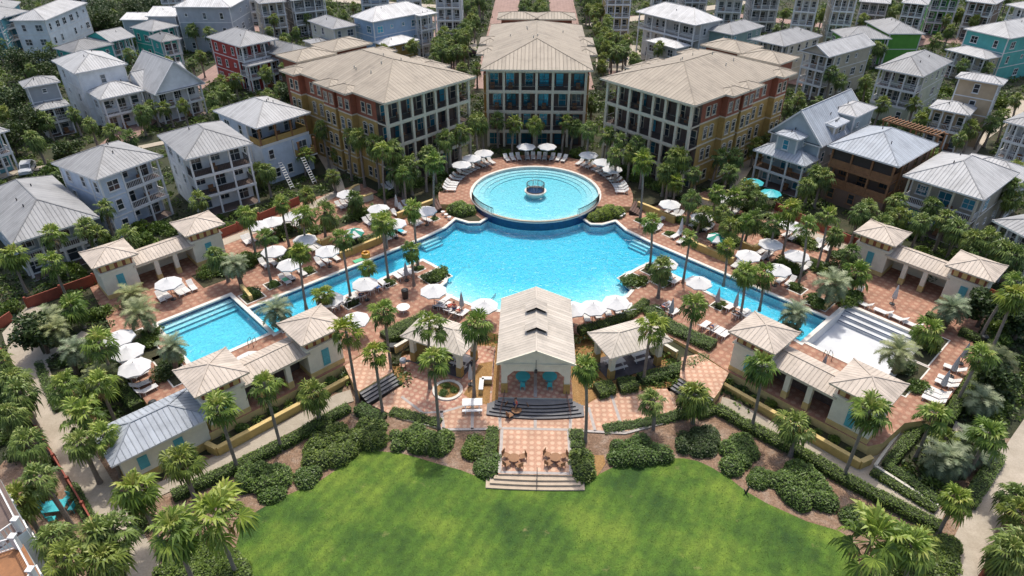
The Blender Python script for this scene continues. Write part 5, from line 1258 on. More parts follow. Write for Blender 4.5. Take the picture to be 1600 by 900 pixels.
for t in S_BASE.split(';'):
    a = [float(v) for v in t.split(',')]; palm('P' if a[0] in (430, 1242) else 'S', a[0], a[1], base=(a[2], a[3]))
W_H = '''80,365,5.5;80,408,5;15,400,5;105,605,6;155,535,6;135,650,5.5;155,600,5;1528,560,6;1465,640,6;1550,670,5.5;1590,465,9;1575,435,8;215,770,6;262,815,7;335,805,7;1365,840,5.5;1440,862,5.5;1340,425,3;1452,515,2.5;385,335,6;1148,305,4;1120,300,4.5;600,345,4'''
for t in W_H.split(';'):
    a = [float(v) for v in t.split(',')]; palm('W', a[0], a[1], a[2], sc=1.2 if a[1] > 740 else .9)
S_H = '''150,27,5;82,73,5;302,45,6;325,50,6;312,86,5;300,98,4.5;345,125,4.5;354,140,4;334,152,4;365,122,4.5;140,192,4.5;217,174,4.5;240,165,4;262,165,4;285,162,4.5;115,178,4;70,185,4;55,215,5;175,205,3.5;205,215,3;425,27,5;483,27,5;512,17,5;537,22,5;550,8,5;418,47,4;460,47,4;648,68,5;445,105,5;412,110,5;700,60,6;688,55,6;690,88,5;722,105,4.5;745,105,4.5;708,80,5;437,137,2.5;505,200,5;540,210,5;560,212,5;585,222,6;695,215,6;745,190,6;715,205,6;662,240,6;640,255,5;612,232,5;520,272,3;415,265,4.5;395,270,3;310,310,4.5;130,350,4.5;200,365,4.5;150,362,5;130,300,3;105,270,3;160,320,4;345,395,4;472,305,3;925,160,5;956,160,5;938,77,5;980,60,6;1030,72,5;993,90,4;945,100,4.5;958,72,6;970,20,5;1012,8,5;1048,20,4;835,190,6;880,188,6;800,188,6;920,200,6;950,208,6;970,215,6;985,235,5;965,240,5;1040,262,4.5;1055,245,5;1090,270,5;1135,270,4.5;1150,243,5;1160,290,4;1180,310,3.5;1080,310,4;1095,330,3.5;1172,340,4;1130,330,3.5;1142,352,4;1120,240,5;1180,225,4;1200,215,4;1220,200,4;1246,35,5;1302,35,5;1348,28,5;1396,15,5;1382,75,4;1372,72,4;1460,60,6;1475,28,5;1485,45,5;1462,15,5;1500,20,5;1530,30,5;1250,5,5;1225,100,5;1310,125,5;1300,112,4.5;1357,125,5;1377,160,4.5;1430,160,5;1450,175,5;1440,185,4.5;1505,100,3.5;1545,105,4;1540,190,5;1575,180,5;1555,185,4.5;1500,215,4.5;1520,200,4.5;1595,155,5;1210,155,5;1245,152,3.5;1275,157,3.5;1230,165,3;1255,288,4.5;1270,270,5;1285,275,5;1365,322,5;1345,330,5;1400,310,5.5;1415,338,5;1440,345,5;1480,340,5;1500,352,5;1460,322,5;1385,350,4.5;1550,370,5;1570,390,5;1590,402,5;1525,375,5;1535,395,4;1585,290,5;1588,262,5;1575,310,4;1305,365,4;1320,390,3.5;20,590,5;30,612,5;70,745,6;40,690,6;25,770,5;80,840,6;130,840,6;90,870,6;160,835,5.5;150,872,5;125,690,5;1585,790,3.5;1570,870,3.5;1596,850,3.5;1600,780,3;1430,845,3;20,640,5;10,560,4;1490,690,2'''
for t in S_H.split(';'):
    a = [float(v) for v in t.split(',')]; palm('S', a[0], a[1], a[2], sc=(1.0 if a[1] > 60 else 1.0))
P_H = '225,490,3;88,520,3;105,552,3;265,548,3;195,465,1.5;370,417,3;1300,440,3;1410,550,2.6;1487,482,2.6;1535,625,2;1490,720,1.8;1515,690,1.8;1470,712,1.6;160,590,2.5;75,500,2.5;1560,560,3'
for t in P_H.split(';'):
    a = [float(v) for v in t.split(',')]; palm('P', a[0], a[1], a[2], sc=.86)
# boulevard rows, kept to the planted strips
rb_ = random.Random(31)
for x0, y0, y1, n in ((-19.2, 150, 240, 21), (-16.2, 148, 242, 20), (18.0, 150, 240, 21), (15.4, 148, 242, 20), (-2.6, 158, 238, 15), (1.6, 160, 238, 15), (-22.5, 152, 170, 4), (20.5, 125, 165, 6), (-20.5, 125, 165, 6)):
    for k in range(n):
        x, y = x0+rb_.uniform(-.9, .9), y0+(y1-y0)*(k+.5)/n+rb_.uniform(-1.5, 1.5)
        if not blocked(x, y): place_palm('S', x, y, 1.5, rb_.uniform(4.6, 7.5), (0, 0), 1.05)
# ring of palms between the round pool and the apartment fronts
for a in [k+rb_.uniform(-3, 3) for k in range(9, 174, 10)]:
    q = 15.4+rb_.uniform(0, 3.2); x, y = CX+q*math.cos(R(a)), CY+q*math.sin(R(a))
    if not blocked(x, y) and y > 94: place_palm('S', x, y, 2.05, rb_.uniform(3.4, 7.6), (0, 0), rb_.uniform(.85, 1.12))
for sx in (-1, 1):
    for k in range(9):
        x, y = sx*(19+1.6*k+rb_.uniform(-.5, .5)), 91.0+1.75*k+rb_.uniform(-1.2, .2)
        if not blocked(x, y) and not on_path(x, y): place_palm('S', x, y, level(x, y), rb_.uniform(3.5, 7), (0, 0), rb_.uniform(.85, 1.1))
# background palms between far houses
cnt = 0
for _ in range(1200):
    if cnt > 62: break
    x, y = rb_.uniform(-150, 150), rb_.uniform(100, 246)
    px, py = proj(x, y, 6)
    if not (-20 < px < 1620 and -8 < py < 270) or abs(x) < 24: continue
    if x < -75 and y > 180 and rb_.random() < .7: continue
    if blocked(x, y) or on_path(x, y, .5) or any(abs(x-a) < 4.5 and abs(y-b) < 4.5 for a, b in PALM_XY): continue
    place_palm('S', x, y, 1.5, rb_.uniform(3.8, 6.2)); cnt += 1
# ---- leafy masses ---------------------------------------------------
def leaf_blob(rx, ry, rz, n, size, mat, seed, flat=.35):
    """leaf quads spread through an uneven mound"""
    r = random.Random(seed); mb = MB(); lobes = [(r.uniform(-.55, .55)*rx, r.uniform(-.55, .55)*ry, r.uniform(.1, .6)*rz, r.uniform(.45, .75)) for _ in range(7)]+[(0, 0, .2*rz, .8)]
    for _ in range(n):
        lx, ly, lz, lr = r.choice(lobes); a, b = r.uniform(0, 6.283), math.acos(r.uniform(-.25, 1)); q = lr*(r.random()**.22)
        p = Vector((lx+rx*q*math.sin(b)*math.cos(a), ly+ry*q*math.sin(b)*math.sin(a), max(.03, lz+rz*q*math.cos(b)*.8)))
        d = Vector((r.uniform(-1, 1), r.uniform(-1, 1), r.uniform(-.5, .9))).normalized(); s = d.cross(Vector((r.uniform(-1, 1), r.uniform(-1, 1), r.uniform(-1, 1)))).normalized(); L = size*r.uniform(.6, 1.3)
        mb.face([tuple(p-d*L), tuple(p+s*L*.45), tuple(p+d*L), tuple(p-s*L*.45)], mat, tint=max(0, min(1, r.gauss(.5, .22))))
    return mb
SHB = [leaf_blob(1, 1, 1.05, 900, .13, MT[m], s).data('shrub') for m, s in (('shrub', 1), ('hedge', 2), ('shrub', 3), ('dark_leaf', 4), ('hedge', 5), ('shrub', 6))]
def strappy(seed, n, L, mat):
    r = random.Random(seed); mb = MB()
    for i in range(n):
        az = i*2.4; el = R(r.uniform(15, 80)); h = Vector((math.cos(az), math.sin(az), 0)); ll = L*r.uniform(.7, 1.1); s = Vector((-h.y, h.x, 0))*.07*L
        p0 = Vector((0, 0, .05)); p1 = p0+(h*math.cos(el)+Vector((0, 0, math.sin(el))))*ll*.55; p2 = p1+(h*math.cos(el-.8)+Vector((0, 0, math.sin(el-.8))))*ll*.45; t = r.random()
        mb.face([tuple(p0-s*.4), tuple(p0+s*.4), tuple(p1+s), tuple(p1-s)], mat, tint=t); mb.face([tuple(p1-s), tuple(p1+s), tuple(p2)], mat, tint=t)
    return mb.data('clump')
STR = [strappy(s, 46, 1.2, MT['shrub']) for s in (1, 2)]
N_SH = [0]
def shrub(x, y, s, hz=1.0, k=None, adj=None, strap=False, z=None):
    r = random.Random(N_SH[0]*13+5); N_SH[0] += 1
    if strap: me = STR[N_SH[0] % 2]; nm = 'strap_leaf_plant'
    else: me = SHB[r.randrange(len(SHB)) if k is None else k]; nm = 'shrub'
    o = put(nm, me, None, (x, y, (level(x, y) if z is None else z)-.02), r.uniform(0, 6.3)); o.scale = (s*r.uniform(.85, 1.15), s*r.uniform(.85, 1.15), s*hz*r.uniform(.85, 1.2))
    a = adj or ('large' if s > 1.35 else ('small' if s < .75 else 'mid sized'))
    auto(o, a, 'strap leaved plant' if strap else 'leafy shrub', 'strap leaved plants' if strap else 'leafy shrubs', 'plant' if strap else 'shrub', 'strap leaved plants' if strap else 'leafy shrubs'); return o
def hedge(label, pts, w, h, zf=None, mat='hedge', dens=125, round_=False, name='hedge', close=False):
    """clipped hedge: a body along the line, covered all over in leaves"""
    P = fine(pts, .8); c = P[len(P)//2]; r = random.Random(len(label)*31+int(abs(c[0]*10))); mb = MB(); cz = 0
    for i in range(len(P)-1):
        a, b = Vector(P[i]), Vector(P[i+1]); d = b-a; L = d.length
        if L < .01: continue
        d.normalize(); n = Vector((-d.y, d.x)); ang = math.atan2(d.y, d.x); z = (zf(*a) if zf else gz(*a)*.4); wv = w*r.uniform(.92, 1.1); hv = h*r.uniform(.92, 1.08); m = (a+b)/2
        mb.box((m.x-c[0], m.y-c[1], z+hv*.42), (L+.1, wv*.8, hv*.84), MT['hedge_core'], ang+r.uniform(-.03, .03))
        for _ in range(int(dens*L*(w+2*h)*.8)):
            u = r.uniform(0, L); q = r.uniform(0, w+2*h)
            if q < h: lx, lz = -w/2, q
            elif q < h+w: lx, lz = -w/2+(q-h), h
            else: lx, lz = w/2, q-h-w
            ed = .12*h if lz > h*.85 and abs(lx) > w*.38 else 0
            p = a+d*u+n*(lx*(wv/w)*(1-ed)); pz = z+lz*(hv/h)-ed+r.gauss(0, .04)
            dd = Vector((r.uniform(-1, 1), r.uniform(-1, 1), r.uniform(-.5, .5))).normalized(); s = dd.cross(Vector((r.uniform(-.6, .6), r.uniform(-.6, .6), 1))).normalized(); l = r.uniform(.05, .105)
            pp = Vector((p.x-c[0]+r.gauss(0, .05), p.y-c[1]+r.gauss(0, .05), max(.02, pz)))
            mb.face([tuple(pp-dd*l), tuple(pp+s*l*.5), tuple(pp+dd*l), tuple(pp-s*l*.5)], MT[mat], tint=max(0, min(1, r.gauss(.5, .2))))
    o = mb.obj(name, None, (c[0], c[1], 0)); tag(o, label, 'hedge', 'clipped green hedges'); return o
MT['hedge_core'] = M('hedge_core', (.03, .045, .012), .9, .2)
def bushmass(label, poly_px, h, mat='shrub', dens=120, z=.0, size=.115, core='hedge_core'):
    lp = [G(*p, z+h*.4) for p in poly_px]; c = (sum(p[0] for p in lp)/len(lp), sum(p[1] for p in lp)/len(lp)); r = random.Random(len(label)+int(abs(c[0]*7))); mb = MB()
    ins_ = offset(lp, -.25); A = abs(area(lp)); xs_, ys_ = [p[0] for p in lp], [p[1] for p in lp]; bumps = []
    while len(bumps) < max(6, A*1.7):
        x, y = r.uniform(min(xs_), max(xs_)), r.uniform(min(ys_), max(ys_))
        if inside(x, y, ins_): bumps.append((x, y, r.uniform(.65, 1.05), r.uniform(.72, 1.0)))
    for bx, by, br, bh in bumps:
        H = h*bh
        prof = [(br*.95, 0), (br*.85, H*.5), (br*.5, H*.82), (0, H*.9)]
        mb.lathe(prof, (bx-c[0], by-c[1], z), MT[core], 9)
        for _ in range(int(dens*br*br*4.6)):
            a, b = r.uniform(0, 6.283), math.acos(r.uniform(0, 1)); q = r.uniform(.88, 1.1)
            p = Vector((bx-c[0]+br*q*math.sin(b)*math.cos(a), by-c[1]+br*q*math.sin(b)*math.sin(a), z+.05+H*q*math.cos(b)))
            d = Vector((r.uniform(-1, 1), r.uniform(-1, 1), r.uniform(-.5, .5))).normalized(); s = d.cross(Vector((r.uniform(-.6, .6), r.uniform(-.6, .6), 1))).normalized(); L = size*r.uniform(.6, 1.25)
            mb.face([tuple(p-d*L), tuple(p+s*L*.5), tuple(p+d*L), tuple(p-s*L*.5)], MT[mat], tint=max(0, min(1, r.gauss(.48, .22))))
    o = mb.obj('bush', None, (c[0], c[1], 0)); tag(o, label, 'bush', 'rounded bushes around the lawn'); return o
Gh = lambda L, z=.4: [G(*p, z) for p in L]
hedge('long hedge along the walk below the lower left tower hut', Gh(((270, 775), (330, 748), (400, 715), (450, 690), (505, 660), (545, 638))), 1.0, .9)
hedge('thick hedge at the foot of the left plaza steps', Gh(((560, 640), (585, 655), (600, 660))), 1.3, 1.0)
hedge('hedge along the lawn side of the terrace on the left', Gh(((612, 646), (650, 656), (688, 666))), 1.1, .9)
hedge('square clipped hedge beside the right side of the pavilion steps', Gh(((932, 612), (958, 606)), 1.0), 1.7, .9, zf=lambda x, y: TZ)
hedge('square clipped hedge between the terrace and the right picnic shelter', Gh(((967, 604), (994, 601)), 1.0), 1.8, .8, zf=lambda x, y: TZ)
hedge('curved hedge in front of the right picnic shelter', Gh(((1000, 594), (1030, 586), (1062, 578), (1105, 562)), 1.0), 1.3, .9, zf=lambda x, y: TZ)
hedge('hedge along the lawn side of the terrace on the right', Gh(((943, 674), (985, 668), (1030, 660), (1075, 648))), 1.1, .9)
hedge('long hedge along the walk below the right front tower huts', Gh(((1088, 650), (1118, 640), (1150, 658), (1200, 682), (1260, 712), (1320, 748), (1390, 785), (1470, 825))), 1.1, .9)
hedge('low hedge at the foot of the planter wall below the right tower huts', Gh(((1135, 612), (1180, 636), (1240, 666), (1330, 715)), .3), .6, .6)
hedge('hedge on the left of the central terrace tongue', Gh(((770, 672), (768, 695), (760, 732)), .5), 1.1, 1.0)
hedge('hedge on the right of the central terrace tongue', Gh(((900, 676), (902, 702)), .5), 1.2, 1.0)
hedge('hedge around the silver palm garden on the lower right', Gh(((1437, 664), (1400, 710), (1385, 728), (1420, 752), (1465, 785)), .4), .9, .8)
hedge('hedge beside the right concrete path along the silver palm garden', Gh(((1560, 712), (1540, 745), (1512, 788)), .4), 1.1, .9)
hedge('hedge along the outer kerb of the walk below the silver palm garden', Gh(((1362, 737), (1410, 765), (1462, 797)), .3), .7, .6)
hedge('hedge behind the white loungers on the right pool deck', Gh(((1520, 590), (1500, 625), (1475, 665)), .4), 1.0, .9, zf=lambda x, y: .9)
hedge('hedge along the top of the right sun deck by the bins', Gh(((1500, 518), (1530, 530), (1558, 545)), 1.9), .9, .8, zf=lambda x, y: DZ)
hedge('hedge behind the right drained pool beside the outer tower hut', Gh(((1448, 492), (1480, 506)), 1.9), .9, .8, zf=lambda x, y: DZ)
hedge('hedge edging the left sun deck towards the concrete path', Gh(((178, 575), (200, 622), (218, 640)), .8), 1.0, .9, zf=lambda x, y: .8)
hedge('hedge along the left concrete path below the bend', Gh(((62, 570), (75, 605), (92, 640)), .5), .8, .7)
hedge('dark hedge between the path and the outer left tower hut', Gh(((130, 495), (165, 487), (200, 475)), 1.6), 1.6, 1.1)
hedge('hedge beside the lower part of the left concrete path', Gh(((176, 875), (148, 825), (112, 760)), .3), .8, .7)
hedge('low hedge between the beach loungers and the right picnic shelter', Gh(((905, 517), (950, 505), (985, 490), (1010, 470)), 2.0), 1.0, .8, zf=lambda x, y: DZ)
hedge('broad hedge between the right deck loungers and the straw bed', Gh(((1015, 480), (1040, 505), (1075, 522), (1115, 540)), 2.0), 1.8, .9, zf=lambda x, y: DZ-.2)
hedge('flowering hedge between the left deck and the plaza ramp', Gh(((600, 525), (640, 505), (672, 493)), 2.0), 1.8, .9, zf=lambda x, y: DZ-.2, mat='shrub')
bushmass('large dark rounded bush left of the lawn', [(365, 745), (385, 728), (420, 724), (452, 735), (448, 752), (410, 765), (375, 762)], 1.3, 'hedge')
bushmass('small round bush at the left lawn edge', [(412, 765), (435, 758), (438, 775), (418, 780)], .8, 'hedge')
bushmass('spreading bush mass at the upper left corner of the lawn', [(480, 690), (505, 665), (545, 655), (600, 660), (610, 690), (570, 700), (530, 718), (500, 735), (478, 730)], 1.2, 'shrub')
bushmass('bright clipped bush at the left lawn edge', [(462, 738), (480, 726), (505, 730), (504, 748), (475, 756)], .9, 'shrub')
bushmass('wide bush along the upper edge of the lawn left of the steps', [(612, 672), (650, 668), (705, 680), (702, 705), (650, 705), (612, 695)], 1.2, 'hedge')
bushmass('round bush on the mulch left of the central terrace', [(728, 690), (745, 682), (756, 692), (750, 708), (732, 708)], .9, 'hedge')
bushmass('bush against the left side of the lawn steps', [(742, 722), (765, 705), (780, 712), (775, 738), (752, 742)], 1.0, 'hedge')
bushmass('grey green bush against the right side of the lawn steps', [(892, 712), (905, 700), (925, 715), (930, 740), (905, 745)], 1.2, 'shrub')
bushmass('wide dark bush along the upper edge of the lawn right of the steps', [(952, 700), (985, 685), (1045, 690), (1045, 712), (1000, 720), (955, 718)], 1.2, 'hedge')
bushmass('dark bush on the mulch between the two right terrace palms', [(1055, 685), (1085, 672), (1125, 672), (1110, 705), (1070, 712)], 1.2, 'dark_leaf')
bushmass('tall bush at the upper right of the lawn', [(1128, 690), (1160, 680), (1185, 700), (1175, 735), (1140, 730)], 1.1, 'hedge')
bushmass('bush on the mulch beside the lamp stump on the right', [(1165, 745), (1190, 735), (1215, 748), (1200, 762), (1172, 760)], .8, 'shrub')
bushmass('largest round clipped bush right of the lawn', [(1210, 742), (1245, 722), (1285, 740), (1308, 775), (1290, 795), (1245, 785), (1215, 768)], 1.3, 'hedge')
bushmass('bush behind the palms at the lower right lawn edge', [(1300, 795), (1340, 785), (1380, 815), (1360, 825), (1315, 815)], 1.0, 'shrub')
bushmass('leafy ground bush in the bottom left below the big fan palms', [(230, 860), (300, 840), (370, 860), (385, 905), (250, 920)], .9, 'hedge')
bushmass('leafy ground bush in the bottom right below the palms', [(1360, 880), (1420, 830), (1490, 850), (1480, 905), (1370, 910)], .9, 'shrub')
bushmass('hedge like bush between the right path and the lower palms', [(1440, 905), (1480, 840), (1496, 850), (1478, 905)], .9, 'hedge')
# bright planting at the two shoulders of the round pool
for sx, s in ((-1, 'left'), (1, 'right')):
    mb = MB(); lp = [(sx*x, y) for x, y in ((7.2, 84.4), (9.2, 84.35), (10.9, 85.2), (12.4, 86.2), (12.6, 88.4), (9.6, 89.0), (8.9, 87.0))]; mb.sheet([lp], DZ+.012, MT['bed']); struct(mb, 'shoulder_bed')
    P_ = [(sx*x, y) for x, y in ((7.6, 84.9), (9.2, 84.8), (10.8, 85.6), (12.0, 86.3), (12.2, 87.6), (10.2, 88.4))]
    bushmass('bright green planting at the %s shoulder of the round pool' % s, [proj(x, y, DZ+.55)[:2] for x, y in P_], 1.3, 'bright_shrub', z=DZ, dens=110)
    POOLS.append(lp)
rs = random.Random(77)
# beds on the decks: squares around the arm palms, peninsula beds
def bed(px, py, w, l, ang, n=2, z=DZ, strap=False):
    x, y = G(px, py, z); lp = rectf(x, y, R(ang), -w/2, -l/2, w/2, l/2); mb = MB(); mb.sheet([lp], z+.03, MT['bed']); o = offset(lp, .14); mb.prism(o, z-.05, z+.024, MT['curb']); struct(mb, 'tree_bed')
    for k in range(n): shrub(x+rs.uniform(-w, w)*.3, y+rs.uniform(-l, l)*.3, rs.uniform(.55, .75)*min(1.5, max(w, l)/1.4), .8, strap=strap, z=z)
for q in ((426, 445, 1.5, 1.5, 45), (548, 475, 1.5, 1.5, 45), (607, 443, 1.3, 1.3, 45), (653, 420, 1.2, 1.2, 45), (679, 342, 1.0, 1.0, 45), (1051, 324, 1.1, 1.1, 45), (1000, 345, 1.1, 1.1, 45), (1246, 452, 1.6, 1.6, 45), (1015, 422, 1.8, 1.4, 45), (482, 425, 1.4, 1.4, 45), (1122, 478, 1.3, 1.3, 45), (1046, 366, 1.3, 1.3, 45)): bed(*q)
for q in ((680, 432, 3.0, 2.6, 45, 4), (990, 437, 2.2, 3.0, 45, 4), (1035, 440, 2, 1.6, 45, 2), (394, 463, 2.2, 2.2, 45, 3), (1281, 474, 2.2, 2.2, 45, 3), (448, 509, 1.7, 1.7, 45, 3), (1234, 518, 1.7, 1.7, 45, 3)): bed(*q)
for q in ((225, 540, 1.8, 6.5, 45, 5), (268, 575, 1.8, 6.0, 45, 5), (1452, 545, 1.8, 6.0, -45, 5), (1418, 590, 1.8, 6.0, -45, 5)): bed(*q)
# planted terraces outside the long arms
BEDS = [((350, 425), 6, 3), ((395, 405), 4, 2), ((455, 405), 4, 1.8), ((495, 360), 5, 2), ((540, 345), 5, 2), ((575, 335), 5, 2.2), ((615, 300), 6, 2.5), ((650, 290), 6, 2.5), ((440, 370), 3, 2), ((560, 385), 4, 1.6), ((600, 365), 3, 2), ((690, 300), 2, 1.5),
        ((1085, 350), 5, 2), ((1120, 340), 5, 2), ((1060, 295), 6, 2.5), ((1020, 290), 6, 2.5), ((1155, 355), 5, 2), ((1190, 360), 4, 2), ((1230, 420), 5, 2), ((1290, 420), 6, 2.5), ((1330, 405), 5, 2), ((1140, 380), 4, 1.5), ((1180, 330), 4, 2), ((1260, 380), 4, 2), ((1215, 345), 3, 2), ((1310, 460), 4, 2)]
for (px, py), n, sp in BEDS:
    x, y = G(px, py, DZ); sg = 1 if x < 0 else -1
    lp = rectf(x, y, R(45*sg), -sp*1.1, -sp*.62, sp*1.1, sp*.62); 
    mb = MB(); mb.sheet([lp], DZ+.015, MT['bed']); struct(mb, 'terrace_bed')
    for k in range(n):
        u, v = rs.uniform(-1, 1)*sp, rs.uniform(-.5, .5)*sp; a = R(45*sg); X, Y = x+u*math.cos(a)-v*math.sin(a), y+u*math.sin(a)+v*math.cos(a)
        if not blocked(X, Y): shrub(X, Y, rs.uniform(.85, 1.4), rs.uniform(.7, 1.05), strap=rs.random() < .25, z=DZ)
for k in range(3): shrub(-8.6+.6*math.cos(k*2.1), 50.4+.6*math.sin(k*2.1), .5, .7, z=TZ+.07)
# planters below the huts
for sx in (-1, 1):
    for k in range(9):
        t = (k+.5)/9; x, y = sx*(18.6+9.9*t), 52.7-9.8*t
        shrub(x, y, rs.uniform(.5, .75), 1, strap=k % 2 == 0, z=.75)
# shrubs between houses and along the garden fences
def scatter(n, x0, x1, y0, y1, s0, s1, cond=lambda x, y: True, strap=.0):
    c = t = 0
    while c < n and t < n*40:
        t += 1; x, y = rs.uniform(x0, x1), rs.uniform(y0, y1); px, py = proj(x, y, gz(x, y)+.5)
        if not (-15 < px < 1615 and -5 < py < 910) or blocked(x, y) or on_path(x, y) or inside(x, y, DECK) or inside(x, y, TERR) or inside(x, y, lawn) or not cond(x, y): continue
        shrub(x, y, rs.uniform(s0, s1), rs.uniform(.8, 1.25), strap=rs.random() < strap); c += 1
scatter(34, -75, -40, 45, 85, .6, 1.5); scatter(26, 40, 75, 42, 90, .6, 1.5); scatter(16, -60, -30, 31, 52, .6, 1.2); scatter(14, 34, 52, 31, 55, .5, 1.1)
scatter(22, -95, -20, 85, 150, 1.0, 2.0); scatter(22, 20, 95, 85, 150, 1.0, 2.0)
for k in range(26):
    a = R(rs.uniform(12, 168)); q = rs.uniform(14.9, 18.3); x, y = CX+q*math.cos(a), CY+q*math.sin(a)
    if not blocked(x, y): shrub(x, y, rs.uniform(.6, 1.2), 1, strap=k % 3 == 0)
# undergrowth: nobody could count it
mb = MB(); ru = random.Random(99); c = 0; t = 0
while c < 7400 and t < 120000:
    t += 1
    y = 30+220*ru.random()**1.05; hw = 12+.85*y; x = ru.uniform(-hw, hw); px, py = proj(x, y, gz(x, y))
    if not (-130 < px < 1730 and -25 < py < 920): continue
    if blocked(x, y) or on_path(x, y, .1) or inside(x, y, DECK) or inside(x, y, TERR) or inside(x, y, lp_mulch) or inside(x, y, lawn) or math.hypot(x-CX, y-CY) < 14.4: continue
    if any(math.hypot(x-a, y-b) < .5 for a, b in ()): continue
    if abs(x) < 13.6 and y > 146 and not (-4.8 < x < 4.2): continue
    c += 1; z0 = 2.05 if inside(x, y, UPBED) else gz(x, y); far_ = y > 120; rr = ru.uniform(.5, 1.25)*(1.7 if far_ else 1.05); m = MT[ru.choice(('dark_leaf', 'hedge', 'dark_leaf', 'shrub'))]
    for _ in range(30 if far_ else 46):
        a = ru.uniform(0, 6.28); q = rr*math.sqrt(ru.random()); p = Vector((x+q*math.cos(a), y+q*math.sin(a), z0+ru.uniform(.05, .75)*rr*(1.15-q/rr)))
        d = Vector((ru.uniform(-1, 1), ru.uniform(-1, 1), ru.uniform(-.4, .8))).normalized(); s = d.cross(Vector((ru.random()-.5, ru.random()-.5, ru.random()-.5))).normalized(); L = ru.uniform(.12, .26)*(1.5 if far_ else 1)
        mb.face([tuple(p-d*L), tuple(p+s*L*.5), tuple(p+d*L), tuple(p-s*L*.5)], m, tint=max(0, min(1, ru.gauss(.5, .22))))
o = struct(mb, 'undergrowth', 'stuff')
# broadleaf trees
def tree(label, x, y, h, r, mat, seed, cat='tree', grp='dark broadleaf trees among the houses'):
    z = gz(x, y); root = empty('broadleaf_tree', (x, y, z), label, cat, grp); rr = random.Random(seed)
    t = MB(); t.tube([(0, 0, -.2), (.1, .05, h*.3), (0, .1, h*.55)], [.22, .17, .1], MT['trunk_dark'], 7)
    for k in range(5):
        a = k*1.3; t.tube([(0, .05, h*(.3+.05*k)), (math.cos(a)*r*.35, math.sin(a)*r*.35, h*(.5+.05*k)), (math.cos(a)*r*.7, math.sin(a)*r*.7, h*(.62+.06*k))], [.1, .07, .03], MT['trunk_dark'], 5)
    t.obj('trunk', root)
    mb = MB()
    for _ in range(13):
        a = rr.uniform(0, 6.28); q = r*rr.uniform(.15, .8); c = Vector((q*math.cos(a), q*math.sin(a), h*rr.uniform(.38, .92))); br = r*rr.uniform(.28, .5)
        for _ in range(210):
            v = Vector((rr.gauss(0, 1), rr.gauss(0, 1), rr.gauss(0, .75))).normalized()*br*rr.random()**.35; p = c+v
            d = Vector((rr.uniform(-1, 1), rr.uniform(-1, 1), rr.uniform(-.5, .8))).normalized(); s = d.cross(Vector((rr.random()-.5, rr.random()-.5, rr.random()-.5))).normalized(); L = rr.uniform(.14, .3)
            mb.face([tuple(p-d*L), tuple(p+s*L*.5), tuple(p+d*L), tuple(p-s*L*.5)], mat, tint=max(0, min(1, rr.gauss(.45, .22)+v.z*.05)))
    mb.obj('crown', root)
TR = [((70, 100), 6, 3.6, 'dark tree between the tall white house and the big white house'), ((110, 240), 4.5, 2.4, 'dark tree beside the lane behind the pale blue balcony house'), ((40, 190), 6, 3.4, 'broad dark tree between the grey balcony house and the parked silver car'), ((100, 290), 4, 2.0, 'small dark tree between the wide grey roofed house and the pale blue balcony house'), ((30, 95), 7, 4.5, 'largest dark tree at the left edge below the tall white house'), ((20, 160), 6.5, 4, 'dark tree at the left edge in front of the grey balcony house'), ((215, 112), 7, 2.6, 'dark tree between the big white house and the white gabled cottage'), ((70, 120), 5, 3, 'low dark tree behind the grey balcony house'), ((15, 215), 5.5, 3, 'dark tree at the left edge above the parked silver car'), ((455, 150), 4.5, 2.4, 'dark tree beside the left flank of the left apartment building'), ((500, 175), 4.5, 2.4, 'dark tree between the blue and yellow house and the left apartment building'), ((660, 40), 5, 2.6, 'dark tree right of the white roofed blue house'), ((1395, 70), 6, 3, 'dark tree below the bright green house'), ((1340, 95), 5, 2.5, 'dark tree between the beige gabled house and the pale green house'), ((1240, 215), 5, 2.2, 'dark tree right of the right apartment building'), ((1560, 590), 4, 2.2, 'dark rounded tree by the right sun deck'), ((60, 520), 4.5, 2.5, 'dark tree beside the left path bend'), ((1540, 480), 4.5, 2.2, 'dark tree behind the outer right tower hut'), ((1600, 500), 4.5, 2.2, 'dark tree at the right edge behind the sun deck')]
for i, ((px, py), h, r, lab) in enumerate(TR):
    z = 1.5
    for _ in range(5): x, y = G(px, py, z+h*.6); z = gz(x, y)
    tree(lab, x, y, h, r, MT['dark_leaf'], 100+i)
for i in range(24):     # the scrub wood at the top left
    for _ in range(60):
        px, py = rs.uniform(100, 275), rs.uniform(2, 46); x, y = G(px, py, 5)
        if not blocked(x, y) and not on_path(x, y): break
    tree('', x, y, rs.uniform(4.5, 7), rs.uniform(3.2, 4.8), MT['dark_leaf'], 200+i); o = [q for q in COL.objects if q.name.startswith('broadleaf_tree')][-1]
    auto(o, ['low', 'broad'][i % 2], 'scrub tree', 'scrub trees', 'tree', 'scrub wood behind the tall white house')
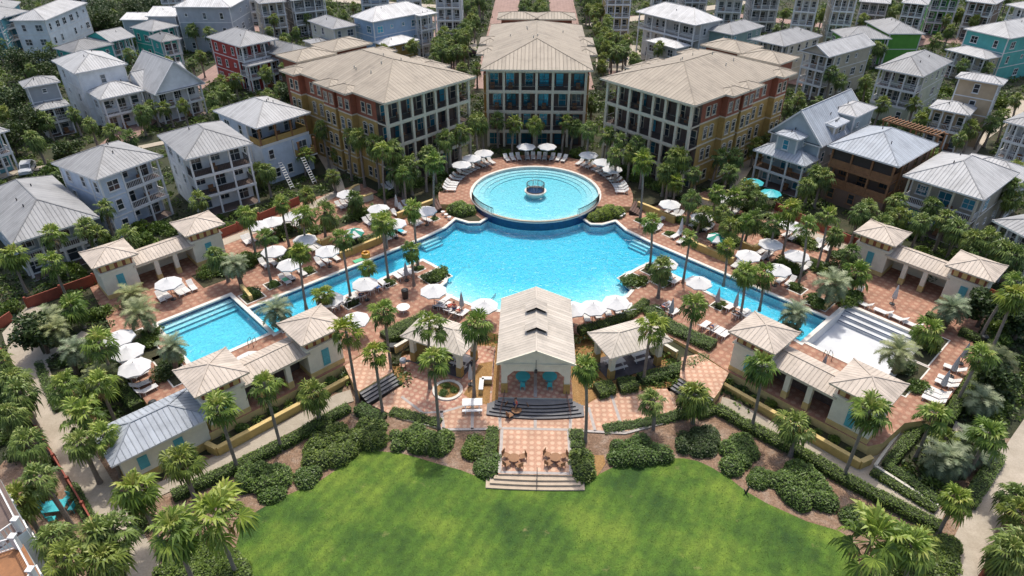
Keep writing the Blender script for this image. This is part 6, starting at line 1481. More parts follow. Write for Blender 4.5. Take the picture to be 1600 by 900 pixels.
# ================================================================== FURNITURE, PEOPLE, CARS
def umbrella_proto(canvas, r=1.55, alt=None, name='sun_umbrella'):
    root = empty(name, (0, 0, 0)); n = 8
    p = MB(); p.tube([(0, 0, 0), (0, 0, 2.75)], .035, MT['wood' if False else 'dark_metal'], 6); p.lathe([(.3, 0), (.3, .09), (.06, .12)], (0, 0, 0), MT['dark_metal'], 10); p.obj('pole', root)
    c = MB()
    for k in range(n):
        a, b = 2*math.pi*k/n, 2*math.pi*(k+1)/n; m = MT[canvas if (alt is None or k % 2 == 0) else alt]
        P = lambda rr, z, t: (rr*math.cos(t), rr*math.sin(t), z)
        am = (a+b)/2
        for t0, t1 in ((a, am), (am, b)):
            s0, s1 = (1, .985) if t0 == a else (.985, 1)
            r0, r1 = r*s0*(1 if t0 == a else math.cos(math.pi/8)), r*s1*(1 if t1 == b else math.cos(math.pi/8))
            z0, z1 = 2.2+(0 if t0 == a else .035), 2.2+(0 if t1 == b else .035)
            q0, q1 = r0*.45, r1*.45
            c.face([P(r0, z0, t0), P(r1, z1, t1), P(q1, 2.5, t1), P(q0, 2.5, t0)], m); c.face([P(q0, 2.5, t0), P(q1, 2.5, t1), P(.3, 2.66, t1), P(.3, 2.66, t0)], m)
            c.face([P(r0, z0-.13, t0), P(r1, z1-.13, t1), P(r1, z1, t1), P(r0, z0, t0)], m)
    c.obj('canopy', root)
    v = MB(); v.lathe([(.36, 2.64), (.12, 2.78), (0, 2.8)], (0, 0, 0), MT[canvas], 8); v.tube([(0, 0, 2.78), (0, 0, 2.92)], .03, MT['dark_metal'], 6); v.obj('vent_cap', root)
    rb = MB()
    for k in range(n): a = 2*math.pi*k/n; rb.bar((.05*math.cos(a), .05*math.sin(a), 2.6), (r*.97*math.cos(a), r*.97*math.sin(a), 2.15), .025, MT['dark_metal'])
    rb.obj('ribs', root); return root
def closed_proto(canvas, name):
    root = empty(name, (0, 0, 0)); p = MB(); p.tube([(0, 0, 0), (0, 0, 2.7)], .035, MT['dark_metal'], 6); p.lathe([(.3, 0), (.3, .09), (.06, .12)], (0, 0, 0), MT['dark_metal'], 10); p.obj('pole', root)
    c = MB(); r = random.Random(3); prof = [(.10, .75), (.25, .8), (.28, 1.1), (.20, 1.7), (.11, 2.3), (.04, 2.62)]
    for (r0, z0), (r1, z1) in zip(prof, prof[1:]):
        for k in range(16):
            a, b = 2*math.pi*k/16, 2*math.pi*(k+1)/16; f = lambda rr, kk: rr*(1 if kk % 2 else .72)
            c.face([(f(r0, k)*math.cos(a), f(r0, k)*math.sin(a), z0), (f(r0, k+1)*math.cos(b), f(r0, k+1)*math.sin(b), z0), (f(r1, k+1)*math.cos(b), f(r1, k+1)*math.sin(b), z1), (f(r1, k)*math.cos(a), f(r1, k)*math.sin(a), z1)], MT[canvas])
    c.obj('folded_canopy', root); return root
def spawn(pr, i, x, y, z, rz=None):
    o = pr if i == 0 else dup(pr, (x, y, z)); o.location = (x, y, z)
    o.rotation_euler = (0, 0, rnd.uniform(0, 6.28) if rz is None else rz); return o
UM = '''262,440;542,301;425,344;457,335;405,350;476,372;427,390;452,411;511,390;591,324;665,327;617,347;570,441;677,452;757,475;1047,317;1137,309;1097,337;1170,397;1040,410;1092,439;1237,350;1205,379;1246,397;1217,419;185,525;199,547;209,571;390,560;555,497;895,480;927,478;963,470;515,465'''
um = umbrella_proto('canvas'); i = 0
for t in UM.split(';'):
    px, py = [float(v) for v in t.split(',')]; z = DZ
    x, y = G(px, py, z+2.45)
    o = spawn(um, i, x, y, z); i += 1
    if inside(x, y, lag): o.location.z = .5; o.location = (*G(px, py, .5+2.45), .5)
    auto(o, 'open white', 'sun umbrella', 'sun umbrellas', 'umbrella', 'white sun umbrellas by the pools')
for px, py in ((822, 227), (855, 227), (721, 255), (737, 245), (756, 237), (920, 240), (942, 251), (957, 262)):
    x, y = G(px, py, UZ+2.45); o = spawn(um, i, x, y, UZ); i += 1; auto(o, 'open white', 'sun umbrella', 'sun umbrellas', 'umbrella', 'white sun umbrellas by the pools')
gu = umbrella_proto('green_canvas', 1.4, 'canvas')
for k, (px, py, lab) in enumerate(((552, 362, 'green and white striped umbrella over the bar terrace on the left arm'), (1122, 370, 'green and white striped umbrella over the bar terrace on the right arm'))):
    o = spawn(gu, k, *G(px, py, DZ+2.4), DZ+.02); tag(o, lab, 'umbrella', 'green and white umbrellas')
tu = umbrella_proto('turquoise', 1.5)
for k, (px, py, lab) in enumerate(((1178, 283, 'turquoise umbrella farther from the pool in front of the steep roofed blue house'), (1205, 300, 'turquoise umbrella nearer the pool in front of the steep roofed blue house'))):
    o = spawn(tu, k, *G(px, py, 1.5+2.4), 1.5); tag(o, lab, 'umbrella', 'turquoise umbrellas')
cw, cg = closed_proto('canvas', 'closed_umbrella'), closed_proto('grey_canvas', 'closed_umbrella'); a = b = 0
for px, py, w in ((1065, 352, 1), (1122, 463, 0), (1151, 470, 0), (1050, 480, 0), (1400, 458, 1), (1509, 550, 0), (1494, 570, 0), (1478, 593, 0), (735, 583, 1), (721, 470, 0), (634, 422, 0), (619, 315, 1), (1287, 569, 0)):
    z = TZ if px == 735 else DZ; x, y = G(px, py, z+1.5)
    if w: o = spawn(cw, a, x, y, z); a += 1
    else: o = spawn(cg, b, x, y, z); b += 1
    auto(o, 'folded white' if w else 'folded grey', 'umbrella', 'umbrellas', 'umbrella', 'folded umbrellas')
# loungers: feet towards +x
lr = empty('sun_lounger', (0, 0, 0)); f = MB()
for y in (-.31, .31): f.bar((-.35, y, .34), (.98, y, .34), .05, MT['white']); f.bar((-.35, y, .35), (-.92, y, .78), .05, MT['white'])
for x in (-.3, .8):
    for y in (-.31, .31): f.bar((x, y, 0), (x, y, .34), .05, MT['white'])
f.bar((-.92, -.31, .78), (-.92, .31, .78), .05, MT['white']); f.bar((.98, -.31, .34), (.98, .31, .34), .05, MT['white']); f.bar((-.75, -.28, .05), (-.75, -.28, .6), .04, MT['white']); f.bar((-.75, .28, .05), (-.75, .28, .6), .04, MT['white'])
f.obj('frame', lr)
s = MB()
for k in range(7): x0, x1 = -.33+k*.185, -.33+k*.185+.18; s.face([(x0, -.29, .372), (x1, -.29, .372+.01*(k % 2)), (x1, .29, .372+.01*(k % 2)), (x0, .29, .372)], MT['sling'])
s.obj('seat', lr)
s = MB()
for k in range(3): t0, t1 = k/3, k/3+.32; P = lambda t, y: (-.35-.55*t, y, .385+.42*t); s.face([P(t0, -.29), P(t0, .29), P(t1, .29), P(t1, -.29)], MT['sling'])
s.obj('backrest', lr)
LG = {-45: '384,376;391.5,373;423,361;434,357;442,353;459,345;452,350;531,321.5;538.5,318.5;561,312;552,315;487,386;494,382;439,402;412.5,412;425,408.5;499.5,410;508.5,405.5;523,401;445,437;452,431;471,424;604,293;611,290;618,287;627,325;619,334;636,320;574,347;581,343;646,348;653,345;666,342;604,369;612,365;626,360;251,464;259,460;279,455;288,451;300,447;465,352;592,342;600,339;545,314',
      135: '623,432;632,428;643,425;590,448;577,453;520,479;529,475;563,462;600,443;1350,475;1380,487;1404,497;1426,507;1492,576;1496,582;1483,593;1479,600;1467,612;1463,618;1459,625;540,470;553,465',
      60: '692,470;686,476;696,478;703,483;712,487;722,490', 100: '918,499;926,497.5;935,494;942,492;951,490;966,487;972,485;979,483.5;986,481',
      45: '1035,480;1042,477;1051,488;1059,491;1100,508;1112,513;1122,518;1131,523;1138,480;1162,488;1153,491;1044,436;1053,440;220,600;225,604;229,609;215,586;203,560;1170,494;207,566;190,545;195,551',
      -135: '1041,331;1052,334;1060,336;1034,341;1011,350;1020,354;1027,357;1057,367;1066,375;1085,349;1100,351;1107,356;1141,327;1149,330;1184,385;1191,391;1202,396;1151,412;1160,414;1250,365;1240,370;1274,380;1282,382;1294,386;1237,407;1247,417;1259,417;1221,436;1235,440;1329,464;1340,456;1470,506;1477,511;1230,365;1195,400;1245,372'}
i = 0; LPOS = []
for hd, txt in LG.items():
    for t in txt.split(';'):
        px, py = [float(v) for v in t.split(',')]; x, y = G(px, py, DZ+.35)
        if inside(x, y, lag) or inside(x, y, sqL) or inside(x, y, sqR): continue
        if any(math.hypot(x-a, y-b) < .62 for a, b in LPOS): continue
        LPOS.append((x, y)); o = spawn(lr, i, x, y, DZ+.005, R(hd+rnd.uniform(-6, 6))); i += 1
        auto(o, 'white sling', 'sun lounger', 'sun loungers', 'sun lounger', 'white sun loungers around the pools')
ANG = [68.5, 73, 77.5, 83, 87.3, 91.7, 96, 102.5, 107, 111.5]+[s*1.0+90*0 for s in ()]
for base in (118, 150):
    pass
for a in (124, 128.5, 133, 139, 143.5, 148, 152.5, 158.5, 163, 169, 172.5, 176.5, 180.5):
    ANG += [a, 180-a]
for a in ANG:
    q = 12.75; x, y = CX+q*math.cos(R(a)), CY+q*math.sin(R(a)); o = spawn(lr, i, x, y, UZ+.005, R(a+180)); i += 1
    auto(o, 'white sling', 'sun lounger', 'sun loungers', 'sun lounger', 'white sun loungers around the pools')
# towels left on loungers
def towel(px, py, m, lab, hd):
    x, y = G(px, py, DZ+.4); mb = MB()
    for k in range(6): x0, x1 = -.45+k*.15, -.3+k*.15; mb.face([(x0, -.3, .40+.015*(k % 2)), (x1, -.3, .40+.015*((k+1) % 2)), (x1, .3, .40+.015*((k+1) % 2)), (x0, .3, .40+.015*(k % 2))], MT[m])
    mb.face([(.45, -.3, .4), (.5, -.3, .2), (.5, .3, .2), (.45, .3, .4)], MT[m]); o = mb.obj('towel', None, (x, y, DZ), R(hd)); tag(o, lab, 'towel')
towel(1044, 436, 'towel_teal', 'turquoise towel on a lounger on the right pool peninsula', 45); towel(612, 365, 'mat_green', 'green towel on a lounger along the upper left arm', -45); towel(626, 360, 'towel_teal', 'pale teal towel on a lounger beside the green towel', -45); towel(445, 436, 'mat_green', 'lime green towel on a lounger by the lower left arm', -45); towel(590, 448, 'towel_blue', 'blue towel on a lounger on the left pool deck', 135)
# tables and chairs -----------------------------------------------------
def round_table(x, y, z, m, lab, r=.62, n=14):
    root = empty('round_table', (x, y, z), lab, 'table'); t = MB(); t.lathe([(0, .70), (r, .70), (r, .75), (0, .75)], (0, 0, 0), MT[m], n+6); t.obj('table_top', root)
    p = MB(); p.tube([(0, 0, 0), (0, 0, .7)], .05, MT[m], 6)
    for k in range(4): a = k*math.pi/2; p.bar((0, 0, .05), (.4*math.cos(a), .4*math.sin(a), .03), .05, MT[m])
    p.obj('pedestal', root); return root
def chair_proto(m, name='chair'):
    root = empty(name, (0, 0, 0)); s = MB(); s.box((0, 0, .44), (.48, .46, .04), MT[m]); s.obj('seat', root)
    b = MB()
    for k in range(5): b.box((-.24, -.18+.09*k, .72), (.03, .06, .5), MT[m])
    b.box((-.24, 0, .96), (.035, .48, .06), MT[m]); b.obj('backrest', root)
    for x in (-.2, .2):
        for y in (-.2, .2): q = MB(); q.bar((x*1.1, y*1.1, 0), (x, y, .43), .045, MT[m]); q.obj('leg', root)
    return root
ct = chair_proto('turquoise'); cb = chair_proto('wood', 'wooden_chair'); cd_ = chair_proto('dark_metal', 'metal_chair'); nct = ncb = ncd = 0
for sx, s in ((-1, 'left'), (1, 'right')):
    x, y = G(817 if sx < 0 else 859, 588, DZ+.7)
    round_table(x, y, DZ, 'turquoise', 'round turquoise table on the %s inside the gabled pavilion' % s, .72)
    for k, (dx, dy, w) in enumerate(((0, -1.0, 'in front of'), (0, 1.0, 'behind'))):
        o = spawn(ct, nct, x+dx, y+dy, DZ, math.atan2(-dy, -dx)); nct += 1; tag(o, 'turquoise chair %s the %s pavilion table' % (w, s), 'chair', 'turquoise chairs in the pavilion')
for (px, py, lab, nch) in ((803, 715, 'left', 4), (868, 714, 'right', 4), (807, 640, 'upper', 3)):
    z = TZ; x, y = G(px, py, z+.5); 
    if nch: round_table(x, y, z, 'wood', 'small brown wooden table on the %s of the central terrace' % lab if lab != 'upper' else 'small brown wooden table in front of the pavilion steps', .5).scale = (1, 1, .68)
    for k in range(nch):
        a = [.4, 2.6, 3.9, 5.3][k]; o = spawn(cb, ncb, x+.85*math.cos(a), y+.85*math.sin(a), z, a+math.pi); ncb += 1; o.scale = (1.15, 1.15, .85)
        pos = ['behind right of', 'behind left of', 'front left of', 'front right of'][k]
        tag(o, 'brown wooden chair %s the %s small terrace table' % (pos, lab), 'chair', 'brown wooden chairs on the terrace')
def picnic(x, y, z, rz, lab):
    root = empty('picnic_table', (x, y, z), lab, 'picnic table', None, rz); t = MB()
    for k in range(5): t.box((0, -.34+.17*k, .76), (1.9, .155, .05), MT['white'])
    t.obj('table_top', root)
    for y2 in (-.75, .75):
        b = MB()
        for k in range(2): b.box((0, y2-.08+.16*k, .45), (1.9, .145, .045), MT['white'])
        b.obj('bench', root)
    l = MB()
    for x2 in (-.65, .65):
        l.bar((x2, -.75, .02), (x2, -.2, .74), .07, MT['white']); l.bar((x2, .75, .02), (x2, .2, .74), .07, MT['white']); l.bar((x2, -.8, .41), (x2, .8, .41), .06, MT['white'])
    l.obj('legs', root); return root
picnic(*G(738, 632, TZ+.5), TZ, R(4), 'white picnic table on the terrace left of the pavilion steps')
picnic(*G(998, 553, TZ+.6), TZ+.06, R(25), 'white picnic table at the back of the right picnic shelter')
picnic(*G(962, 567, TZ+.6), TZ+.06, R(25), 'white picnic table at the front left of the right picnic shelter')
picnic(*G(722, 562, TZ+.6), TZ+.06, R(-25), 'white picnic table inside the left picnic shelter')
round_table(*G(630, 480, DZ+.7), DZ, 'white', 'round white table by the flowering hedge on the left pool deck', .75)
for k, (px, py) in enumerate(((552, 375), (1122, 384))):
    x, y = G(px, py, DZ+.4); s = ['left', 'right'][k]; round_table(x, y, DZ+.02, 'dark_metal', 'dark cafe table under the green and white umbrella on the %s' % s, .5)
    for j, a in enumerate((.6, 2.3, 4.0, 5.3)):
        o = spawn(cd_, ncd, x+.8*math.cos(a), y+.8*math.sin(a), DZ+.02, a+math.pi); ncd += 1; tag(o, 'dark cafe chair on the %s side under the green umbrella on the %s arm' % (['far right', 'far left', 'near left', 'near right'][j], s), 'chair', 'dark cafe chairs under the green umbrellas')
for k, (px, py, s) in enumerate(((692, 332, 'left'), (697, 336, 'left'), (702, 340, 'left'), (970, 338, 'right'), (974, 335, 'right'))):
    x, y = G(px, py, DZ+.3); mb = MB(); mb.lathe([(0, .42), (.26, .42), (.28, .46), (0, .47)], (0, 0, 0), MT['white'], 12)
    for j in range(3): mb.bar((.2*math.cos(j*2.1), .2*math.sin(j*2.1), 0), (.15*math.cos(j*2.1), .15*math.sin(j*2.1), .42), .04, MT['white'])
    o = mb.obj('stool', None, (x, y, DZ)); tag(o, '%s low white stool beside the %s shoulder planting of the round pool' % (['farthest', 'middle', 'nearest', 'nearer', 'farther'][k], s), 'stool', 'low white stools by the round pool')
def bin_(px, py, z, lab, m='plastic_black', s=1.0):
    root = empty('trash_bin', (*G(px, py, z+.5), z), lab, 'bin', 'dark litter bins'); b = MB(); b.lathe([(0, 0), (.3*s, 0), (.36*s, .85*s), (.36*s, .9*s), (0, .9*s)], (0, 0, 0), MT[m], 14); b.obj('body', root); l = MB(); l.lathe([(.38*s, .9*s), (.36*s, 1.0*s), (.2*s, 1.12*s), (0, 1.14*s)], (0, 0, 0), MT[m], 14); l.obj('lid', root)
bin_(633, 460, DZ, 'dark green litter bin standing on the left pool deck', s=1.15); bin_(240, 634, DZ, 'black litter bin in the corner beside the low blue roofed building'); bin_(1537, 531, DZ, 'black litter bin behind the right sun deck hedge'); bin_(1449, 655, DZ, 'black litter bin at the lower end of the right sun deck')
root = empty('waste_box', (*G(615, 546, TZ+.5), TZ), 'square dark waste box beside the ramp railing on the plaza', 'bin'); mb = MB(); mb.box((0, 0, .5), (.75, .65, 1.0), MT['plastic_black']); mb.obj('body', root); mb = MB(); mb.box((0, 0, 1.05), (.82, .72, .08), MT['plastic_black']); mb.obj('lid', root)
root = empty('grill', (*G(630, 568, TZ+.5), TZ), 'steel barbecue grill on the plaza left of the picnic shelter', 'grill'); mb = MB(); mb.lathe([(0, .6), (.32, .7), (.36, .95), (.3, 1.1), (0, 1.15)], (0, 0, 0), MT['car_paint_silver'], 14); mb.obj('hood', root); mb = MB()
for x in (-.25, .25):
    for y in (-.2, .2): mb.bar((x, y, 0), (x*.8, y*.8, .72), .04, MT['dark_metal'])
mb.box((.5, 0, .85), (.4, .4, .03), MT['dark_metal']); mb.obj('stand', root)
root = empty('towel_stack', (*G(572, 402, DZ), DZ), 'stack of orange swim rings at the edge of the left arm', 'swim rings')
for k in range(3):
    mb = MB(); z = .13+.24*k; ring_ = [(.42*math.cos(2*math.pi*j/16), .42*math.sin(2*math.pi*j/16), z) for j in range(17)]; mb.tube(ring_, .14, MT['orange'], 8, False); mb.obj('ring', root)
root.name = 'swim_ring_stack'
mb = MB(); mb.prism([(-.9, -.35), (.9, -.35), (1.0, .1), (.8, .4), (-.9, .35)], 0, .07, MT['mat_green']); o = mb.obj('foam_mat', None, (*G(563, 407, DZ), DZ+.06), R(40)); tag(o, 'green foam float lying on the coping of the left arm', 'pool float')
# lower left garden table set
x, y, z = GG(90, 800); root = empty('garden_table', (x, y, z), 'turquoise square garden table among palms at the lower left', 'table', None, .2); mb = MB(); mb.box((0, 0, .74), (1.7, 1.2, .06), MT['turquoise']); mb.obj('table_top', root)
for u in (-.7, .7):
    for v in (-.5, .5): mb = MB(); mb.box((u, v, .36), (.08, .08, .71), MT['turquoise']); mb.obj('leg', root)
for j, (dx, dy, w) in enumerate(((-1.2, .2, 'left of'), (.3, -1.0, 'in front of'), (.3, 1.05, 'behind'), (1.25, .1, 'right of'))):
    o = spawn(ct, nct, x+dx, y+dy, z, math.atan2(-dy, -dx)); nct += 1; tag(o, 'turquoise chair %s the square garden table at the lower left' % w, 'chair', 'turquoise garden chairs')
# lounge seats on house porches and balconies
sp = empty('porch_chair', (0, 0, 0)); mb = MB(); mb.box((0, 0, .3), (.75, .7, .35), MT['porch_wicker']) if 'porch_wicker' in MT else mb.box((0, 0, .3), (.75, .7, .35), MT['wood']); mb.obj('seat', sp); mb = MB(); mb.box((-.32, 0, .65), (.14, .7, .55), MT['wood']); mb.obj('backrest', sp)
bpy.context.view_layer.update()
n = 0
for (rt_, px_, py_, pz_) in PORCH_SPOTS:
    w = rt_.matrix_world @ Vector((px_, py_, pz_))
    u, v = proj(*w)
    if not (0 < u < 1600 and 0 < v < 900): continue
    o = spawn(sp, n, w.x, w.y, w.z+.01, rt_.rotation_euler.z-1.57); n += 1; auto(o, 'brown', 'porch chair', 'porch chairs', 'chair', 'chairs on porches and balconies')
# people ---------------------------------------------------------------
def person(name_lab, loc, rz, pose, shirt, shorts, hair='hair'):
    """one continuous skinned body; clothes and hair are children"""
    J = {}
    if pose == 'sit':
        V = dict(pel=(0, 0, .50), sp=(-.03, 0, .75), ch=(-.05, 0, .98), nk=(-.04, 0, 1.13), hd=(-.02, 0, 1.29), ht=(-.02, 0, 1.36))
        for s, e in ((1, 'l'), (-1, 'r')): V.update({'sh'+e: (-.05, s*.19, 1.05), 'el'+e: (.03, s*.25, .80), 'wr'+e: (.26, s*.16, .74), 'hn'+e: (.36, s*.14, .75), 'hp'+e: (.02, s*.10, .48), 'kn'+e: (.45, s*.13, .50), 'an'+e: (.48, s*.13, .09), 'ft'+e: (.64, s*.14, .05)})
    elif pose == 'lie':
        V = dict(pel=(0, 0, .50), sp=(-.2, 0, .58), ch=(-.4, 0, .74), nk=(-.52, 0, .86), hd=(-.64, 0, .98), ht=(-.69, 0, 1.03))
        for s, e in ((1, 'l'), (-1, 'r')): V.update({'sh'+e: (-.45, s*.19, .79), 'el'+e: (-.22, s*.28, .62), 'wr'+e: (.02, s*.26, .52), 'hn'+e: (.12, s*.24, .5), 'hp'+e: (.08, s*.10, .49), 'kn'+e: (.48, s*.13, .60), 'an'+e: (.88, s*.12, .47), 'ft'+e: (.94, s*.13, .58)})
    else:
        V = dict(pel=(0, 0, .95), sp=(0, 0, 1.15), ch=(0, 0, 1.35), nk=(0, 0, 1.50), hd=(.02, 0, 1.65), ht=(.02, 0, 1.72))
        for s, e in ((1, 'l'), (-1, 'r')): V.update({'sh'+e: (0, s*.2, 1.43), 'el'+e: (-.03, s*.27, 1.13), 'wr'+e: (.08, s*.26, .88), 'hn'+e: (.12, s*.25, .79), 'hp'+e: (0, s*.10, .92), 'kn'+e: (.04+s*.06, s*.11, .5), 'an'+e: (s*.1, s*.11, .08), 'ft'+e: (.15+s*.1, s*.12, .04)})
    RAD = dict(pel=.15, sp=.125, ch=.15, nk=.055, hd=.10, ht=.07, sh=.06, el=.045, wr=.033, hn=.04, hp=.09, kn=.06, an=.04, ft=.035)
    E_ = [('pel', 'sp'), ('sp', 'ch'), ('ch', 'nk'), ('nk', 'hd'), ('hd', 'ht')]
    for e in 'lr': E_ += [('ch', 'sh'+e), ('sh'+e, 'el'+e), ('el'+e, 'wr'+e), ('wr'+e, 'hn'+e), ('pel', 'hp'+e), ('hp'+e, 'kn'+e), ('kn'+e, 'an'+e), ('an'+e, 'ft'+e)]
    keys = list(V); me = bpy.data.meshes.new('person'); me.from_pydata([V[k] for k in keys], [(keys.index(a), keys.index(b)) for a, b in E_], []); me.materials.append(MT['skin'])
    o = put('person', me, None, loc, rz); tag(o, name_lab, 'person')
    m = o.modifiers.new('skin', 'SKIN'); m.use_smooth_shade = True
    for k, sv in zip(keys, me.skin_vertices[0].data):
        rr = RAD.get(k, RAD.get(k[:-1], .05)); sv.radius = (rr, rr); sv.use_root = (k == 'pel')
    s2 = o.modifiers.new('sub', 'SUBSURF'); s2.levels = 1; s2.render_levels = 1
    def cloth(nm, ks, mat, g):
        mm = bpy.data.meshes.new(nm); es = [(ks.index(a), ks.index(b)) for a, b in E_ if a in ks and b in ks]; mm.from_pydata([V[k] for k in ks], es, []); mm.materials.append(MT[mat]); c = put(nm, mm, o)
        q = c.modifiers.new('skin', 'SKIN'); q.use_smooth_shade = True
        for k, sv in zip(ks, mm.skin_vertices[0].data): rr = RAD.get(k, RAD.get(k[:-1], .05))+g; sv.radius = (rr, rr); sv.use_root = (k == ks[0])
        q2 = c.modifiers.new('sub', 'SUBSURF'); q2.levels = 1; q2.render_levels = 1
    if shirt: cloth('shirt', ['sp', 'ch', 'shl', 'shr', 'ell', 'elr'], shirt, .022)
    if shorts: cloth('shorts', ['pel', 'hpl', 'hpr'], shorts, .03)
    h = MB(); hv = V['hd']; h.lathe([(.115, .0), (.12, .05), (.10, .10), (.05, .135), (0, .14)], (hv[0]-.025, hv[1], hv[2]-.005), MT[hair], 10); h.obj('hair', o, smooth=True); return o
def at(px, py, z): return (*G(px, py, z+.5), z)
person('person in a white shirt seated at the right pavilion table', at(861, 579, DZ), R(-90), 'sit', 'cloth_white', 'cloth_navy')
person('sunbathing person in red on a beach lounger left of the pavilion', at(703, 478, DZ), R(60), 'lie', 'cloth_red', 'cloth_red')
person('second person in red leaning beside the beach loungers left of the pavilion', at(710, 481, DZ), R(75), 'sit', 'cloth_red', 'cloth_navy')
person('person in navy lying on a lounger at the edge of the left arm', at(563, 461, DZ), R(135), 'lie', 'cloth_navy', 'cloth_navy')
person('person in dark clothes on a lounger by the palm near the inner left tower hut', at(529, 474, DZ), R(135), 'lie', 'cloth_navy', 'cloth_navy')
person('person reclining on a lounger beside the broad hedge on the right deck', at(1037, 479, DZ), R(45), 'lie', 'cloth_red', 'cloth_navy')
person('person reclining on a lounger under the palms by the right arm', at(1152, 489, DZ), R(45), 'lie', None, 'cloth_navy')
person('person standing near the wooden table at the foot of the pavilion steps', at(806, 637, TZ), R(200), 'stand', 'cloth_red', 'cloth_navy')
for px, py, z, hd, pose, a, b, lab in ((716, 486, DZ, 60, 'lie', None, 'cloth_red', 'sunbather in red trunks on the lounger nearest the picnic shelter hedge, left beach'), (1047, 484, DZ, 45, 'lie', 'cloth_white', 'cloth_navy', 'sunbather in a white top by the broad hedge on the right deck'), (1112, 511, DZ, 45, 'lie', None, 'cloth_navy', 'sunbather in navy trunks on the lounger row near the inner right tower hut'), (577, 454, DZ, 135, 'lie', None, 'cloth_red', 'sunbather in red trunks at the edge of the left arm'), (1126, 381, DZ, 200, 'sit', 'cloth_navy', 'cloth_navy', 'person in navy seated under the green umbrella on the right arm'), (1116, 381, DZ, 330, 'sit', 'cloth_red', 'cloth_navy', 'person in red seated under the green umbrella on the right arm'), (547, 372, DZ, 330, 'sit', 'cloth_red', 'cloth_navy', 'person in red seated under the green umbrella on the left arm'), (557, 372, DZ, 200, 'sit', 'cloth_white', 'cloth_navy', 'person in white seated under the green umbrella on the left arm')):
    person(lab, at(px, py, z), R(hd), pose, a, b)
# cars -------------------------------------------------------------------
def car(px, py, rz, paint, lab, L=4.6, H=1.55):
    x, y, z = GG(px, py); root = empty('parked_car', (x, y, z+.05), lab, 'car', 'parked cars', rz); W_ = 1.8; b = MB(); M_ = MT[paint]
    prof = [(-L/2, .35), (-L/2+.05, .85), (-L/2+.5, .98), (-L*.30, 1.0), (-L*.16, H-.06), (L*.02, H), (L*.22, H-.04), (L*.40, 1.0), (L/2-.05, .9), (L/2, .4)]
    def wd(z_): return W_/2*(1.0 if z_ < 1.0 else .82)
    for (x0, z0), (x1, z1) in zip(prof, prof[1:]): b.face([(x0, -wd(z0), z0), (x0, wd(z0), z0), (x1, wd(z1), z1), (x1, -wd(z1), z1)][::-1], M_)
    for s in (-1, 1):
        low = [(p[0], s*W_/2, min(p[1], 1.0)) for p in prof]; b.face(low if s < 0 else low[::-1], M_)
        up = [(p[0], s*wd(p[1]+.01 if p[1] > 1 else 0), p[1]) for p in prof[3:8]]; b.face(up if s < 0 else up[::-1], M_)
    b.face([(-L/2, -W_/2, .35), (-L/2, W_/2, .35), (L/2, W_/2, .4), (L/2, -W_/2, .4)], M_); b.obj('body', root)
    g = MB(); q = .012
    for (x0, z0), (x1, z1) in ((prof[3], prof[4]), (prof[6], prof[7])): g.face([(x0+(x1-x0)*.1, -.66, z0+(z1-z0)*.1+q), (x0+(x1-x0)*.1, .66, z0+(z1-z0)*.1+q), (x0+(x1-x0)*.9, .60, z0+(z1-z0)*.9+q), (x0+(x1-x0)*.9, -.60, z0+(z1-z0)*.9+q)][::-1], MT['glass'])
    for s in (-1, 1):
        pts = [(-L*.24, 1.04), (-L*.13, H-.12), (L*.18, H-.1), (L*.32, 1.04)]; P = [(a, s*(W_/2*(1 if k in (0, 3) else .84)+q), c) for k, (a, c) in enumerate(pts)]; g.face(P if s > 0 else P[::-1], MT['glass'])
    g.obj('windows', root)
    for sx_ in (-L*.31, L*.31):
        for s in (-1, 1):
            w_ = MB(); w_.lathe([(0, -.11), (.33, -.11), (.33, .11), (0, .11)], (0, 0, 0), MT['tyre'], 14); w_.lathe([(0, .115), (.2, .115)], (0, 0, 0), MT['car_paint_silver'], 10); o = w_.obj('wheel', root, (sx_, s*.82, .33)); o.rotation_euler = (-s*math.pi/2, 0, 0)
    for s in (-.6, .6):
        h_ = MB(); h_.box((-L/2-.005, s, .72), (.06, .36, .16), MT['canvas']); h_.obj('headlight', root); t_ = MB(); t_.box((L/2+.0, s, .74), (.06, .34, .16), MT['cloth_red']); t_.obj('taillight', root)
car(45, 268, R(115), 'car_paint_silver', 'silver car parked beside the pale blue balcony house', H=1.6)
car(792, 28, R(92), 'car_paint_white', 'white car on the left lane of the boulevard')
car(420, 42, R(20), 'car_paint_white', 'white car parked by the beige house at the top left'); car(965, 97, R(25), 'car_paint_blue', 'dark blue car parked behind the right apartment building', H=1.7)
car(733, 88, R(20), 'car_paint_dark', 'dark car parked between the palms left of the middle apartment building', H=1.6); car(1592, 100, R(60), 'car_paint_silver', 'silver car at the right edge by the teal house')
# low lamp by the lawn
x, y = G(1166, 768, .3); root = empty('garden_post', (x, y, 0), 'slanted dark garden post at the right lawn edge', 'post'); mb = MB(); mb.bar((0, 0, 0), (.15, 0, .9), .12, MT['dark_metal']); mb.bar((0, 0, 0), (-.2, 0, .55), .1, MT['dark_metal']); mb.obj('stump', root)
# spiral stair on the blue and yellow house
for k, (px, py) in enumerate(((441, 270), (476, 262))):
    x, y = G(px, py, 3.5); root = empty('outdoor_stair', (x, y, 1.5), ['white outdoor ladder stair at the left front of the blue and yellow house', 'white outdoor ladder stair under the small balcony of the blue and yellow house'][k], 'stairs', None, R(50)); mb = MB()
    for j in range(11): mb.box((.0, -.2*j, 3.6-.33*j), (.55, .18, .06), MT['white'])
    mb.obj('treads', root)
    for s in (-.3, .3): mb = MB(); mb.bar((s, .1, 3.7), (s, -2.2, .05), .05, MT['white'], .1); mb.obj('stringer', root)
